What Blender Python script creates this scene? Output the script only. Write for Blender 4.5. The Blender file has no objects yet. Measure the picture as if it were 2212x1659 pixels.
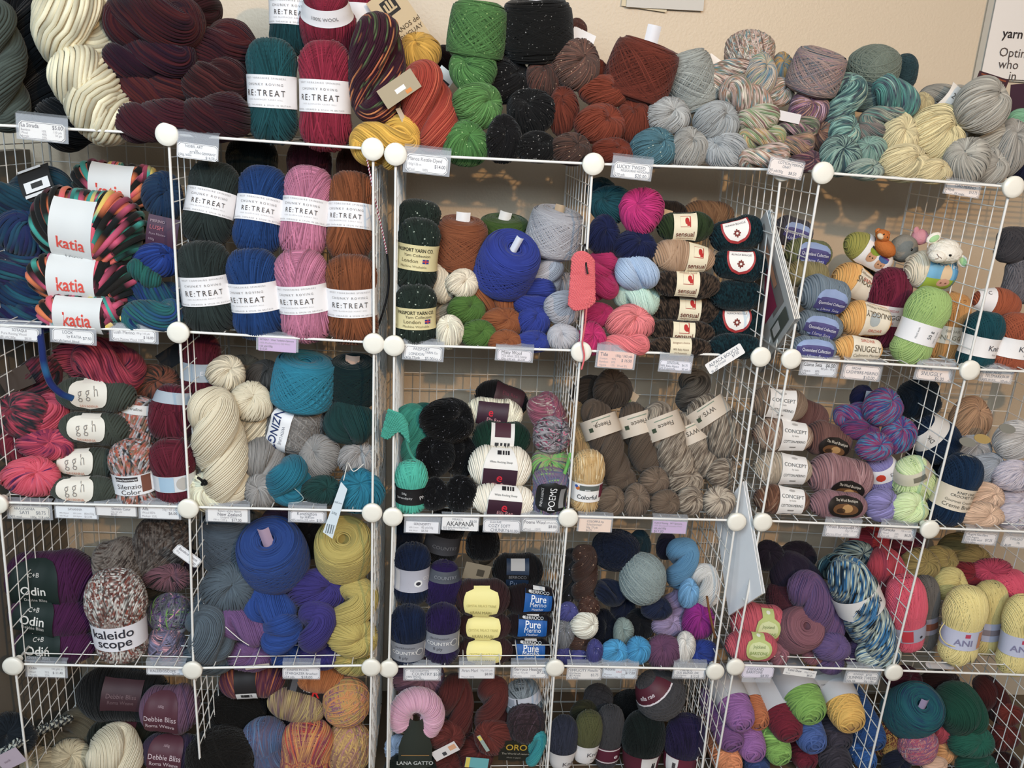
import bpy, math, random
import numpy as np
from mathutils import Matrix, Vector

C = bpy.context.scene.collection
SC = bpy.context.scene
# ------------------------------------------------------------------ camera
Z0 = 1.46                                   # height of the top shelf above the floor
CAM = np.array([0.8664, -1.6453, 0.0518 + Z0]); YAW, PITCH, ROLL, FPX = 0.0859, -0.2910, 0.0601, 1859.2
def cam_axes():
    cy, sy, cp, sp, cr, sr = math.cos(YAW), math.sin(YAW), math.cos(PITCH), math.sin(PITCH), math.cos(ROLL), math.sin(ROLL)
    f = np.array([sy*cp, cy*cp, sp]); r = np.array([cy, -sy, 0.0]); u = np.cross(r, f)
    return cr*r + sr*u, -sr*r + cr*u, f
CR, CU, CF = cam_axes()
cd = bpy.data.cameras.new('camera'); cam = bpy.data.objects.new('camera', cd); C.objects.link(cam)
cd.sensor_fit = 'HORIZONTAL'; cd.sensor_width = 36.0; cd.lens = 36.0*FPX/2212.0; cd.clip_start = 0.02
cam.matrix_world = Matrix(((CR[0], CU[0], -CF[0], CAM[0]), (CR[1], CU[1], -CF[1], CAM[1]), (CR[2], CU[2], -CF[2], CAM[2]), (0, 0, 0, 1)))
SC.camera = cam
# ------------------------------------------------------------------ light and exposure
SC.view_settings.view_transform = 'Standard'; SC.view_settings.look = 'None'
SC.view_settings.exposure = -0.12; SC.view_settings.gamma = 1.0; SC.view_settings.use_curve_mapping = False
wd = bpy.data.worlds.new('shop_ambient'); SC.world = wd; wd.use_nodes = True
wd.node_tree.nodes['Background'].inputs[0].default_value = (0.50, 0.74, 1.0, 1); wd.node_tree.nodes['Background'].inputs[1].default_value = 0.14
def lamp(name, kind, loc, energy, color, aim=None, **kw):
    l = bpy.data.lights.new(name, kind); l.energy = energy; l.color = color
    for k, v in kw.items(): setattr(l, k, v)
    o = bpy.data.objects.new(name, l); C.objects.link(o); o.location = loc
    if aim is not None: o.rotation_euler = (Vector(aim) - Vector(loc)).to_track_quat('-Z', 'Y').to_euler()
    return o
lamp('ceiling_spot', 'SPOT', (2.13, -3.2, 2.45), 195, (1.0, 0.60, 0.27), (1.1, 0.2, 1.35), spot_size=math.radians(75), spot_blend=0.9, shadow_soft_size=0.035)
lamp('shop_window', 'AREA', (0.45, -2.4, 2.40), 122, (0.74, 0.88, 1.0), (0.95, 0.0, 0.45), shape='RECTANGLE', size=2.8, size_y=1.2)
def ray(x, y):
    d = CF + CR*(x - 1106)/FPX - CU*(y - 829.5)/FPX
    return d/d[1]
def at(x, y, Y=0.0):                        # the point seen at pixel (x, y), Y metres behind the shelf front
    return CAM + ray(x, y)*(Y - CAM[1])
def mpp(P): return float((np.asarray(P) - CAM) @ CF)/FPX     # metres per pixel there
# ------------------------------------------------------------------ materials
MATS = {}
def lin(h):
    h = h.lstrip('#'); v = [int(h[i:i+2], 16)/255 for i in (0, 2, 4)]
    return [c/12.92 if c <= .04045 else ((c + .055)/1.055)**2.4 for c in v]
def wool(h):                                # dyed wool reflects a little less, and less purely, than its brightest strand
    c = lin(h); g = .3*c[0] + .55*c[1] + .15*c[2]
    k = min(1.06, .70 + .46*math.sqrt(g))
    return [k*(x*.84 + g*.16) for x in c]
def N(nt, t, **kw):
    n = nt.nodes.new(t)
    for k, v in kw.items(): setattr(n, k, v)
    return n
def base_mat(name):
    m = bpy.data.materials.new(name); m.use_nodes = True; nt = m.node_tree
    return m, nt, nt.nodes['Principled BSDF'], nt.links.new
def plain(name, col, rough=0.6, spec=0.3, metal=0.0, bump=0.0, bscale=200, var=0.0):
    key = (name, col, rough)
    if key in MATS: return MATS[key]
    m, nt, b, L = base_mat(name)
    b.inputs['Base Color'].default_value = (*lin(col), 1); b.inputs['Roughness'].default_value = rough
    b.inputs['Specular IOR Level'].default_value = spec; b.inputs['Metallic'].default_value = metal
    if bump or var:
        tc = N(nt, 'ShaderNodeTexCoord'); nz = N(nt, 'ShaderNodeTexNoise'); nz.inputs['Scale'].default_value = bscale; nz.inputs['Detail'].default_value = 3
        L(tc.outputs['Object'], nz.inputs['Vector'])
        if bump:
            bp = N(nt, 'ShaderNodeBump'); bp.inputs['Strength'].default_value = bump; bp.inputs['Distance'].default_value = 0.002
            L(nz.outputs['Fac'], bp.inputs['Height']); L(bp.outputs['Normal'], b.inputs['Normal'])
        if var:
            mx = N(nt, 'ShaderNodeMix', data_type='RGBA', blend_type='MULTIPLY'); mx.inputs[0].default_value = var
            mx.inputs[6].default_value = (*lin(col), 1); L(nz.outputs['Fac'], mx.inputs[7]); L(mx.outputs[2], b.inputs['Base Color'])
    MATS[key] = m; return m
def paper(col='#f1eeee', rough=0.55): return plain('paper', col, rough, 0.35)
def ink(col='#3a3838'): return plain('ink', col, 0.7, 0.1)
def clear_plastic():
    if 'clear' in MATS: return MATS['clear']
    m, nt, b, L = base_mat('clear_plastic')
    b.inputs['Base Color'].default_value = (.62, .66, .72, 1); b.inputs['Roughness'].default_value = 0.12; b.inputs['Alpha'].default_value = 0.30
    MATS['clear'] = m; return m
def clear_front():
    if 'clear2' in MATS: return MATS['clear2']
    m, nt, b, L = base_mat('clear_film')
    b.inputs['Base Color'].default_value = (.9, .9, .92, 1); b.inputs['Roughness'].default_value = 0.08; b.inputs['Alpha'].default_value = 0.06
    MATS['clear2'] = m; return m
def yarn(pal, freq=9.0, fleck=None, glint=False, var=0.45, sheen=0.15):
    """dyed wool: colours change along each strand (attribute u, metres along the strand)"""
    pal = pal.split() if isinstance(pal, str) else list(pal)
    key = ('yarn', tuple(pal), freq, fleck, glint, var)
    if key in MATS: return MATS[key]
    m, nt, b, L = base_mat('wool_' + pal[0].lstrip('#'))
    at_ = N(nt, 'ShaderNodeAttribute', attribute_name='u')
    nz = N(nt, 'ShaderNodeTexNoise', noise_dimensions='1D'); nz.inputs['Scale'].default_value = freq; nz.inputs['Detail'].default_value = 1.0
    L(at_.outputs['Fac'], nz.inputs['W'])
    rp = N(nt, 'ShaderNodeValToRGB'); L(nz.outputs['Fac'], rp.inputs['Fac'])
    e = rp.color_ramp.elements
    if len(pal) == 1:
        c = wool(pal[0]); e[0].color = (*[x*(1 - var) for x in c], 1); e[0].position = 0.25; e[1].color = (*[min(1, x*(1 + var*.7)) for x in c], 1); e[1].position = 0.75
    else:
        while len(e) < len(pal): e.new(0.5)
        for i, h in enumerate(pal): e[i].position = 0.26 + 0.48*i/(len(pal) - 1); e[i].color = (*wool(h), 1)
    out = rp.outputs['Color']
    if fleck:
        n2 = N(nt, 'ShaderNodeTexNoise', noise_dimensions='1D'); n2.inputs['Scale'].default_value = 150; n2.inputs['Detail'].default_value = 0
        L(at_.outputs['Fac'], n2.inputs['W'])
        r2 = N(nt, 'ShaderNodeMapRange'); r2.inputs[1].default_value = 0.86; r2.inputs[2].default_value = 0.93; L(n2.outputs['Fac'], r2.inputs[0])
        mx = N(nt, 'ShaderNodeMix', data_type='RGBA'); mx.inputs[7].default_value = (*lin(fleck), 1)
        L(r2.outputs[0], mx.inputs[0]); L(out, mx.inputs[6]); out = mx.outputs[2]
    L(out, b.inputs['Base Color'])
    b.inputs['Roughness'].default_value = 0.6 if glint else 0.9; b.inputs['Specular IOR Level'].default_value = 0.35 if glint else 0.12
    b.inputs['Sheen Weight'].default_value = sheen; b.inputs['Sheen Roughness'].default_value = 0.45
    tc = N(nt, 'ShaderNodeTexCoord'); n3 = N(nt, 'ShaderNodeTexNoise'); n3.inputs['Scale'].default_value = 700; n3.inputs['Detail'].default_value = 1
    bp = N(nt, 'ShaderNodeBump'); bp.inputs['Strength'].default_value = 0.35; bp.inputs['Distance'].default_value = 0.0015
    L(tc.outputs['Object'], n3.inputs['Vector']); L(n3.outputs['Fac'], bp.inputs['Height']); L(bp.outputs['Normal'], b.inputs['Normal'])
    MATS[key] = m; return m
# ------------------------------------------------------------------ mesh building
class MB:
    def __init__(s): s.v, s.q, s.t, s.u, s.n, s.mats = [], [], [], [], 0, []
    def mat(s, m):
        if m not in s.mats: s.mats.append(m)
        return s.mats.index(m)
    def add(s, V, Q=None, T=None, u=None, m=None, smooth=True):
        V = np.asarray(V, float).reshape(-1, 3); k = s.mat(m)
        if Q is not None and len(Q): s.q.append((np.asarray(Q, int) + s.n, k, smooth))
        if T is not None and len(T): s.t.append((np.asarray(T, int) + s.n, k, smooth))
        s.u.append(np.zeros(len(V)) if u is None else np.asarray(u, float).ravel()); s.v.append(V); s.n += len(V)
    def build(s, name, parent=None, xf=None):
        me = bpy.data.meshes.new(name); V = np.concatenate(s.v); nq = sum(len(a) for a, _, _ in s.q); ntr = sum(len(a) for a, _, _ in s.t)
        loops = np.concatenate([a.ravel() for a, _, _ in s.q] + [a.ravel() for a, _, _ in s.t]).astype(np.int32)
        st = np.concatenate([np.arange(nq)*4, nq*4 + np.arange(ntr)*3]).astype(np.int32)
        mi = np.concatenate([np.full(len(a), k) for a, k, _ in s.q + s.t]).astype(np.int32)
        sm = np.concatenate([np.full(len(a), f) for a, _, f in s.q + s.t])
        me.vertices.add(len(V)); me.vertices.foreach_set('co', V.astype(np.float32).ravel())
        me.loops.add(len(loops)); me.loops.foreach_set('vertex_index', loops)
        me.polygons.add(nq + ntr); me.polygons.foreach_set('loop_start', st); me.polygons.foreach_set('material_index', mi)
        me.polygons.foreach_set('use_smooth', sm)
        a = me.attributes.new('u', 'FLOAT', 'POINT'); a.data.foreach_set('value', np.concatenate(s.u).astype(np.float32))
        for m in s.mats: me.materials.append(m)
        me.update(calc_edges=True)
        o = bpy.data.objects.new(name, me); C.objects.link(o)
        if parent is not None: o.parent = parent
        elif xf is not None: o.matrix_world = xf
        return o
def unit(a): return a/np.maximum(np.linalg.norm(a, axis=-1, keepdims=True), 1e-9)
ARC = np.radians([-88, -32, 32, 88])
def fuzz(mb, P, Nr, mat, rng, k=170, ln=.0055):
    """stray fibres standing off the strands"""
    S, n, _ = P.shape; i, j = rng.integers(0, S, k), rng.integers(0, n, k); q = P[i, j]; d = unit(Nr[i, j] + rng.normal(0, .8, (k, 3)))
    t = np.linspace(0, 1, 4)[None, :, None]; L = (ln*rng.uniform(.5, 1.3, k))[:, None, None]; c = unit(np.cross(d, rng.normal(size=(k, 3))))
    H = q[:, None] + d[:, None]*t*L + c[:, None]*t**2*L*.5; w = .00011*c[:, None]*(1.1 - t)
    V = np.stack([H - w, H + w], 2); a = (np.arange(k)*8)[:, None] + np.arange(3)[None]*2
    mb.add(V, np.stack([a, a + 1, a + 3, a + 2], -1).reshape(-1, 4), u=np.repeat(rng.random(k)*40, 8), m=mat)
def strands(mb, P, Nr, rad, mat, closed=True, rng=None, uo=None):
    """yarn strands lying on a surface: P, Nr (S, n, 3)"""
    S, n, _ = P.shape
    T = unit(np.roll(P, -1, 1) - np.roll(P, 1, 1)) if closed else unit(np.gradient(P, axis=1))
    B = unit(np.cross(T, Nr)); M = np.cross(B, T)
    rad = np.broadcast_to(np.asarray(rad, float), (S,))[:, None, None, None]
    R = P[:, :, None] + rad*(np.cos(ARC)[:, None]*M[:, :, None] + np.sin(ARC)[:, None]*B[:, :, None])
    seg = np.linalg.norm(np.diff(P, axis=1), axis=2); L = np.concatenate([np.zeros((S, 1)), np.cumsum(seg, 1)], 1)
    off = (rng.random(S)*60 if uo is None else uo)
    u = np.repeat((L + off[:, None])[:, :, None], 4, 2)
    i = np.arange(n if closed else n - 1); j = (i + 1) % n
    s0 = (np.arange(S)*n*4)[:, None, None]; k = np.arange(3)[None, None, :]
    a = s0 + i[None, :, None]*4 + k; b = s0 + j[None, :, None]*4 + k
    mb.add(R, np.stack([a, a + 1, b + 1, b], -1).reshape(-1, 4), u=u, m=mat)
def grid_quads(a, b, wrap_b=False):
    i = np.arange(a - 1)[:, None]; j = np.arange(b if wrap_b else b - 1)[None, :]; j2 = (j + 1) % b
    return np.stack(np.broadcast_arrays(i*b + j, i*b + j2, (i + 1)*b + j2, (i + 1)*b + j), -1).reshape(-1, 4)
def tube(mb, P, r, mat, sides=6, u0=0, caps=False):
    P = np.asarray(P, float); n = len(P); T = unit(np.gradient(P, axis=0)); ref = np.array([0.13, 0.21, 0.97]) if abs(T[0][2]) < .9 else np.array([0.97, 0.2, .1])
    A = unit(np.cross(T, ref)); B = np.cross(T, A); th = np.arange(sides)*2*np.pi/sides
    r = np.broadcast_to(np.asarray(r, float), (n,))[:, None, None]
    V = P[:, None] + r*(np.cos(th)[:, None]*A[:, None] + np.sin(th)[:, None]*B[:, None])
    L = np.concatenate([[0], np.cumsum(np.linalg.norm(np.diff(P, axis=0), axis=1))]) + u0
    Q = list(grid_quads(n, sides, True)); T3 = []
    if caps:
        for e, o in ((0, 0), (n - 1, (n - 1)*sides)):
            for k in range(1, sides - 1): T3.append((o, o + k, o + k + 1))
    mb.add(V, Q, T3, u=np.repeat(L, sides), m=mat)
def box(mb, c, s, mat, R=None):
    v = np.array([[x, y, z] for x in (-.5, .5) for y in (-.5, .5) for z in (-.5, .5)])*s
    if R is not None: v = v @ R.T
    mb.add(v + np.asarray(c), [(0, 1, 3, 2), (4, 6, 7, 5), (0, 4, 5, 1), (2, 3, 7, 6), (0, 2, 6, 4), (1, 5, 7, 3)], m=mat, smooth=False)
def ellipsoid(mb, c, r, mat, n=20, m=14, R=None, fn=None, u0=0):
    th = np.linspace(0, np.pi, m); ph = np.arange(n)*2*np.pi/n
    D = np.stack([np.sin(th)[:, None]*np.cos(ph), np.sin(th)[:, None]*np.sin(ph), np.cos(th)[:, None]*np.ones(n)], -1)
    V = D*np.asarray(r)
    if fn is not None: V = V*(1 + fn(D))[..., None]
    if R is not None: V = V @ np.asarray(R).T
    mb.add(V + np.asarray(c), grid_quads(m, n, True), u=u0 + V[..., 2], m=mat)
TXT = {}
def text2d(s, bold=0.0):
    """outline text as triangles: (verts 2D with cap height about 0.7, centred in x), tris"""
    if (s, bold) in TXT: return TXT[(s, bold)]
    cu = bpy.data.curves.new('letters', 'FONT'); cu.body = s.lstrip('~'); cu.space_character = 1.42 if s[0] == '~' else 1.0; cu.size = 1.0; cu.resolution_u = 2 if bold < .008 else 4; bold = 0.0 if 'M' in s else min(bold, .013); cu.align_x = 'CENTER'; cu.offset = bold
    ob = bpy.data.objects.new('letters', cu); C.objects.link(ob); dg = bpy.context.evaluated_depsgraph_get(); oe = ob.evaluated_get(dg)
    me = oe.to_mesh(); me.calc_loop_triangles()
    V = np.array([v.co[:2] for v in me.vertices]).reshape(-1, 2); T = np.array([t.vertices[:] for t in me.loop_triangles], int).reshape(-1, 3)
    oe.to_mesh_clear(); bpy.data.objects.remove(ob); bpy.data.curves.remove(cu)
    TXT[(s, bold)] = (V, T); return V, T
# ------------------------------------------------------------------ things
USED = {}
def tag(o, label, cat, group=None):
    assert label not in USED, label
    n = len(label.split()); assert 4 <= n <= 16, label
    USED[label] = 1; o['label'] = label; o['category'] = cat
    if group: o['group'] = group
    return o
def Rx(a): a = math.radians(a); return np.array([[1, 0, 0], [0, math.cos(a), -math.sin(a)], [0, math.sin(a), math.cos(a)]])
def Ry(a): a = math.radians(a); return np.array([[math.cos(a), 0, math.sin(a)], [0, 1, 0], [-math.sin(a), 0, math.cos(a)]])
def Rz(a): a = math.radians(a); return np.array([[math.cos(a), -math.sin(a), 0], [math.sin(a), math.cos(a), 0], [0, 0, 1]])
def xform(P, R):
    return Matrix(((*R[0], P[0]), (*R[1], P[1]), (*R[2], P[2]), (0, 0, 0, 1)))
def thing(name, label, cat, P, R, group=None):
    o = bpy.data.objects.new(name, None); C.objects.link(o); o.matrix_world = xform(P, R); o.empty_display_size = 0.02
    return tag(o, label, cat, group)
class Body:
    """solid of revolution round local z, squashed in depth; theta 0 faces the front (-y)"""
    def __init__(s, r, h, sy=0.85, p=2.5, pinch=0.0, pz=0.0, pw=0.3, hole=0.0):
        s.r, s.h, s.sy, s.p, s.pinch, s.pz, s.pw = r, h, sy, p, pinch, pz, pw
    def R(s, z):
        z = np.clip(z, -1, 1)
        return s.r*(1 - np.abs(z)**s.p)**(1/s.p)*(1 - s.pinch*np.exp(-((z - s.pz)/s.pw)**4))
    def ball(s, D, k=1.0):
        rho = np.maximum(np.hypot(D[..., 0], D[..., 1]), 1e-6); f = s.R(D[..., 2])/rho
        # near the poles keep the section round
        return np.stack([D[..., 0]*f*k, D[..., 1]*f*s.sy*k, s.h*D[..., 2]*k], -1)
    def nrm(s, P): return unit(P/np.array([s.r**2, (s.r*s.sy)**2, s.h**2]))
    def pt(s, th, z, off):
        R = s.R(z/s.h) + off
        return np.stack([R*np.sin(th), -R*s.sy*np.cos(th) - off*(1 - s.sy), z + 0*R], -1)
def loops(body, n, c, rng, N=44, wob=0.012, k=1.0):
    n = unit(np.asarray(n, float)); c = np.clip(np.asarray(c, float), -.985, .985)
    ref = np.where(np.abs(n[:, 2:3]) > .8, np.array([[1.0, 0, 0]]), np.array([[0, 0, 1.0]]))
    e1 = unit(np.cross(n, ref)); e2 = np.cross(n, e1); t = np.arange(N)*2*np.pi/N
    cc = c[:, None] + wob*np.sin(t[None]*rng.integers(1, 4, len(c))[:, None] + rng.random(len(c))[:, None]*6.3)
    cc = np.clip(cc, -.99, .99); rr = np.sqrt(1 - cc**2)
    D = cc[..., None]*n[:, None] + rr[..., None]*(np.cos(t)[None, :, None]*e1[:, None] + np.sin(t)[None, :, None]*e2[:, None])
    P = body.ball(D, k); return P, body.nrm(P)
def core(mb, body, mat, k=0.972, n=28, m=18):
    zz = -np.cos(np.linspace(0, np.pi, m)); ph = np.arange(n)*2*np.pi/n
    V = np.stack([body.R(zz)[:, None]*np.sin(ph)*k, -body.R(zz)[:, None]*np.cos(ph)*body.sy*k, body.h*zz[:, None]*np.ones(n)*k], -1)
    mb.add(V, grid_quads(m, n, True), u=V[..., 0]*3 + V[..., 2], m=mat)
def wind(mb, body, mat, rng, style, w, fan=.38):
    """lay strands of width w (m) on body"""
    K = max(8, int(2*body.r/w)); H = max(8, int(2*body.h/w)); core(mb, body, mat)
    def put(n, c, k=1.0, N=44, wob=0.012):
        P, M = loops(body, n, c, rng, N, wob, k); strands(mb, P, M, w*0.58, mat, True, rng); fuzz(mb, P, M, mat, rng, 40)
    if style == 'skein':              # long loops round the ends, two slanting families making a V, a few crossing strands
        a = rng.uniform(8, 24); s = rng.choice([-1, 1]); sp = rng.uniform(-.15, .15)
        c = np.linspace(-.97, sp + .25, int(K*.62)); A = np.radians(s*a) + 0*c
        put(np.stack([np.cos(A), 0*c, np.sin(A)], -1), c)
        c = np.linspace(sp - .1, .97, int(K*.62)); A = np.radians(-s*a*rng.uniform(.6, 1.2)) + 0*c
        put(np.stack([np.cos(A), 0*c, np.sin(A)], -1), c, 1.012)
        c = np.linspace(-.5, .5, int(K*.5)) + rng.normal(0, .01, int(K*.5))
        put(np.stack([0.25*np.sin(c*3), 1 + 0*c, .3 + 0*c], -1), c, .995)
        for q in range(int(rng.integers(2, 4))):
            c = np.linspace(0, .06*rng.integers(1, 4), 2) + rng.uniform(-.55, .5); A = np.radians(rng.uniform(-38, 38)) + 0*c
            put(np.stack([np.cos(A), 0*c, np.sin(A)], -1), c, 1.022)
    elif style == 'ball':             # strands pass round the long axis, fanned from the middle
        c = np.linspace(-.97, .97, H); A = fan*c
        put(np.stack([np.sin(A)*0.9, 0*c - .05*c, np.cos(A)], -1), c, 1.0, 52)
        for q in range(3):
            c = np.linspace(0, .12, 3) + rng.uniform(-.7, .6); A = rng.uniform(-.3, .3) + 0*c
            put(np.stack([np.sin(A), 0.1 + 0*c, np.cos(A)], -1), c, 1.012, 52)
    elif style == 'wound':            # great circles in bundles, all directions
        for q in range(14):
            kk = int(K*(.5 if q < 8 else .17)); d = unit(rng.normal(size=3)); c = np.linspace(-.55, .55, kk) + rng.normal(0, .012, kk)
            put(np.repeat(d[None], kk, 0) + rng.normal(0, .03, (kk, 3)), c, .955 + .005*q)
    elif style == 'roll':             # shallow rings turning into a spiral on the nose
        c = np.linspace(-.97, .995, int(H*1.15)); ph = c*9
        put(np.stack([.16*np.cos(ph), .16*np.sin(ph), 1 + 0*c], -1), c, 1.0, 40, .006)
        c = np.linspace(.2, .96, int(H*.22)); ph = rng.random(len(c))*6.3
        put(np.stack([.34*np.cos(ph), .34*np.sin(ph), 1 + 0*c], -1), c, 1.012, 40)
def cake_mesh(mb, r, h, mat, rng, w, p=3.2, taper=0.0, tilt=19, dens=1.0, bulge=0.0):
    """centre-pull cake: crossing helices round a barrel, coiled top with a hole"""
    n = 36; z = np.linspace(-h, h, 12); prof = lambda zz: r*(1 - 0.10*np.abs(zz/h)**p)*(1 + taper*zz/h) + bulge*r*(1 - (zz/h)**2)
    ph = np.arange(n)*2*np.pi/n
    ringz = [-h, -h] + list(z[1:-1]) + [h*.96, h, h*.97, h*.5, h*.3]; ringr = [0.001, prof(-h)*.86] + [prof(a) for a in z[1:-1]] + [prof(h)*.93, prof(h)*.80, r*.30, r*.22, .001]
    V = np.stack([np.stack([q*.975*np.sin(ph), -q*.975*np.cos(ph), 0*ph + zz], -1) for q, zz in zip(ringr, ringz)])
    mb.add(V, grid_quads(len(V), n, True), u=V[..., 0]*2 + V[..., 2]*2, m=mat)
    t = np.arange(56)*2*np.pi/56; tl = math.tan(math.radians(tilt))*r/h
    def net(az, a, c, k, ww):
        zz = c[:, None] + a[:, None]*np.cos(t[None] - az[:, None]); zz = np.clip(.97*np.tanh(zz*1.35)/np.tanh(1.35*1.25), -.97, .97)
        R = prof(zz*h)*k[:, None]; R = R*np.where(np.abs(zz) > .82, 1 - 1.7*(np.maximum(np.abs(zz), .82) - .82)**1.6, 1)
        P = np.stack([R*np.sin(t), -R*np.cos(t), zz*h], -1); M = unit(np.stack([np.sin(t) + 0*zz, -np.cos(t) + 0*zz, 2.1*np.sign(zz)*np.maximum(0, np.abs(zz) - .7)], -1))
        strands(mb, P, M, ww*.5, mat, True, rng)
    S = int(2*h/w*1.3*dens); a = rng.uniform(.6, 1.0, S)*tl; net(rng.random(S)*6.2832, a, rng.uniform(-1, 1, S)*np.maximum(.15, 1 - a), rng.uniform(.975, .995, S), w)
    for lay in range(2):                                   # open net of paired strands on top
        S = int(np.pi*r/(w*2.6)*dens); az = (np.arange(S)*2*np.pi/S)[:, None] + np.array([[0, w*1.1/r]]) + rng.normal(0, .02, (S, 1)); az = az.ravel()
        a = np.minimum(1.15, tl*2.0)*rng.uniform(.75, 1.05) + rng.normal(0, .03, 2*S); net(az, a, rng.normal(0, .05, 2*S) + rng.uniform(-.1, .1), np.full(2*S, 1.014 + .02*lay), w*1.05)
    q = np.linspace(.24, .93, max(6, int(r*.72/w))); e = rng.uniform(-.05, .05, (len(q), 2))
    zt = h*(1.0 - .07*np.abs((q - .62)/.32)**2.2) + 0.0
    P = np.stack([prof(h)*(q[:, None]*np.sin(t) + e[:, :1]), -prof(h)*(q[:, None]*np.cos(t) + e[:, 1:]), zt[:, None] + .02*h*np.sin(t[None]*2 + q[:, None]*9)], -1)
    M = np.zeros_like(P); M[..., 2] = 1; strands(mb, P, M, w*.56, mat, True, rng); fuzz(mb, P, M, mat, rng, 60)
def hank_mesh(mb, a, b, L, turns, mat, rng, w, bend=0.0, lay=1.2, fat=0.0, N=84, phase=0.0, knot=False):
    """twisted hank: one closed loop of many strands, twisted on itself; a,b lobe half-width / half-thickness, L length"""
    t = np.arange(N)*2*np.pi/N; z = (L/2 - a)*np.sign(np.cos(t))*np.abs(np.cos(t))**.75; x = a*np.sign(np.sin(t))*np.abs(np.sin(t))**.55
    lobe = 1 + fat*np.cos(np.pi*z/L)
    ph = 2*np.pi*turns*z/L + phase
    cx, cy = x*np.cos(ph), x*np.sin(ph)*b/a
    Cc = np.stack([cx + bend*(2*z/L)**2*L, cy, z], -1)
    k = np.array([.25, .5, .25])
    for q in range(2): Cc = sum(k[i]*np.roll(Cc, i - 1, 0) for i in range(3))
    T = unit(np.roll(Cc, -1, 0) - np.roll(Cc, 1, 0)); Y = np.stack([-np.sin(ph), np.cos(ph), 0*ph], -1)
    Nn = unit(Y - (Y*T).sum(-1, keepdims=True)*T); Bn = np.cross(T, Nn)
    def surf(th, k):
        ca, cb = np.cos(th)[..., None], np.sin(th)[..., None]
        A = (a*1.02*lobe)[None, :, None]*k; Bq = (b*lobe)[None, :, None]*k
        return Cc[None] + A*ca*Bn[None] + Bq*cb*Nn[None], unit(ca*Bn[None]/a + cb*Nn[None]/b)
    th0 = np.arange(14)*2*np.pi/14
    V, _ = surf(th0[:, None] + 0*t[None], .92); V = np.swapaxes(V, 0, 1)
    Q = grid_quads(N, 14, True); i = np.arange(14); Q = np.concatenate([Q, np.stack([(N - 1)*14 + i, (N - 1)*14 + (i + 1) % 14, (i + 1) % 14, i], -1)])
    mb.add(V, Q, u=np.repeat(t[:, None]*.05, 14, 1) + .02*th0[None], m=mat)
    M = max(12, int(np.pi*(a + b)/w*.95)); th = np.arange(M)*2*np.pi/M
    th = th[:, None] + lay*np.round(1)*t[None] + rng.normal(0, .25/M, (M, 1)) + .10*np.sin(t[None]*3 + rng.random((M, 1))*6.3)*8/M
    th = th - lay*t[None] + lay*np.sin(t)[None]*.9          # slant the strands across each bulge, closing on themselves
    P, Nm = surf(th, (1 + rng.normal(0, .016, (M, 1)))[..., None]); strands(mb, P, Nm, w*.52, mat, True, rng); fuzz(mb, P, Nm, mat, rng, 220)
    if knot:
        tz = L/2*.86
        Pk = np.stack([np.array([(a*1.9 + .002)*np.cos(s)*.8, (b*1.2)*np.sin(s) - 0, tz*0 + .004*np.sin(3*s)]) for s in np.linspace(0, 6.3, 24)]); tube(mb, Pk, w*.45, mat)
# ------------------------------------------------------------------ paper on yarn
OUT = {'rect': lambda t: 1.0 + 0*t, 'oval': lambda t: np.sqrt(np.maximum(0, 1 - t*t)), 'dome': lambda t: np.where(t > 0, np.sqrt(np.maximum(0, 1 - t**2*.92)), 1.0),
       'waist': lambda t: 1 - .45*np.maximum(0, t)**1.5, 'egg': lambda t: np.where(t > .55, .42, np.sqrt(np.maximum(.03, 1 - ((t - .0)/1.02)**2)) ), 'tab': lambda t: np.where(np.abs(t) > .72, .45, np.sqrt(np.maximum(.0, 1 - (t/1.25)**2)))}
def wrap_pt(body, mode, zc, qc, p, q, off):
    """p, q: metres across / up the label -> point on the body"""
    if mode == 'around':
        Rm = float(body.R(zc/body.h)); return body.pt((p + qc)/Rm, zc + q, off)
    Rm = float(body.R(zc/body.h)); return body.pt(-(q + qc)/Rm, zc + p, off)
def label_mesh(mb, body, mode, zc, qc, W, H, mat, off=.0035, outline='rect', texts=(), n=13, m=11, ring=False, blocks=()):
    """a sheet W x H laid round the body; texts: (string, p, q, capheight, colour, bold, squeeze); blocks: (p, q, w, h, colour[, outline])"""
    def sheet(pc, qc2, w, h, mt, off, outl, n, m):
        t = np.linspace(-1, 1, m); s = np.linspace(-1, 1, n); f = OUT[outl](t)
        p = pc + (w/2)*f[:, None]*s[None]; q = qc2 + (h/2)*t[:, None] + 0*s[None]
        V = wrap_pt(body, mode, zc, qc, p, q, off); mb.add(V, grid_quads(m, n), m=mt)
    if ring:
        Rm = float(body.R(zc/body.h)); t = np.linspace(-1, 1, 7); th = np.arange(40)*2*np.pi/40
        V = body.pt(th[None] + 0*t[:, None], zc + (H/2)*t[:, None] + 0*th[None], off); mb.add(V, grid_quads(7, 40, True), m=mat)
    else: sheet(0, 0, W, H, mat, off, outline, n, m)
    for b_ in blocks:
        sheet(b_[0], b_[1], b_[2], b_[3], plain('print', b_[4], .6, .2), off + .0006 + .0002*(b_[6] if len(b_) > 6 else 0), b_[5] if len(b_) > 5 else 'rect', 9, 9)
    for tx in texts:
        s, p, q, h, col = tx[:5]; bold = tx[5] if len(tx) > 5 else 0; sq = tx[6] if len(tx) > 6 else 1.0; rot = tx[7] if len(tx) > 7 else 0
        V, T = text2d(s, bold)
        if not len(V): continue
        k = h/.72; x = V[:, 0]*k*sq; y = (V[:, 1] - .34)*k
        if rot: ca, sa = math.cos(math.radians(rot)), math.sin(math.radians(rot)); x, y = ca*x - sa*y, sa*x + ca*y
        mb.add(wrap_pt(body, mode, zc, qc, p + x, q + y, off + .0014), T=T, m=ink(col), smooth=False)
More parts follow.
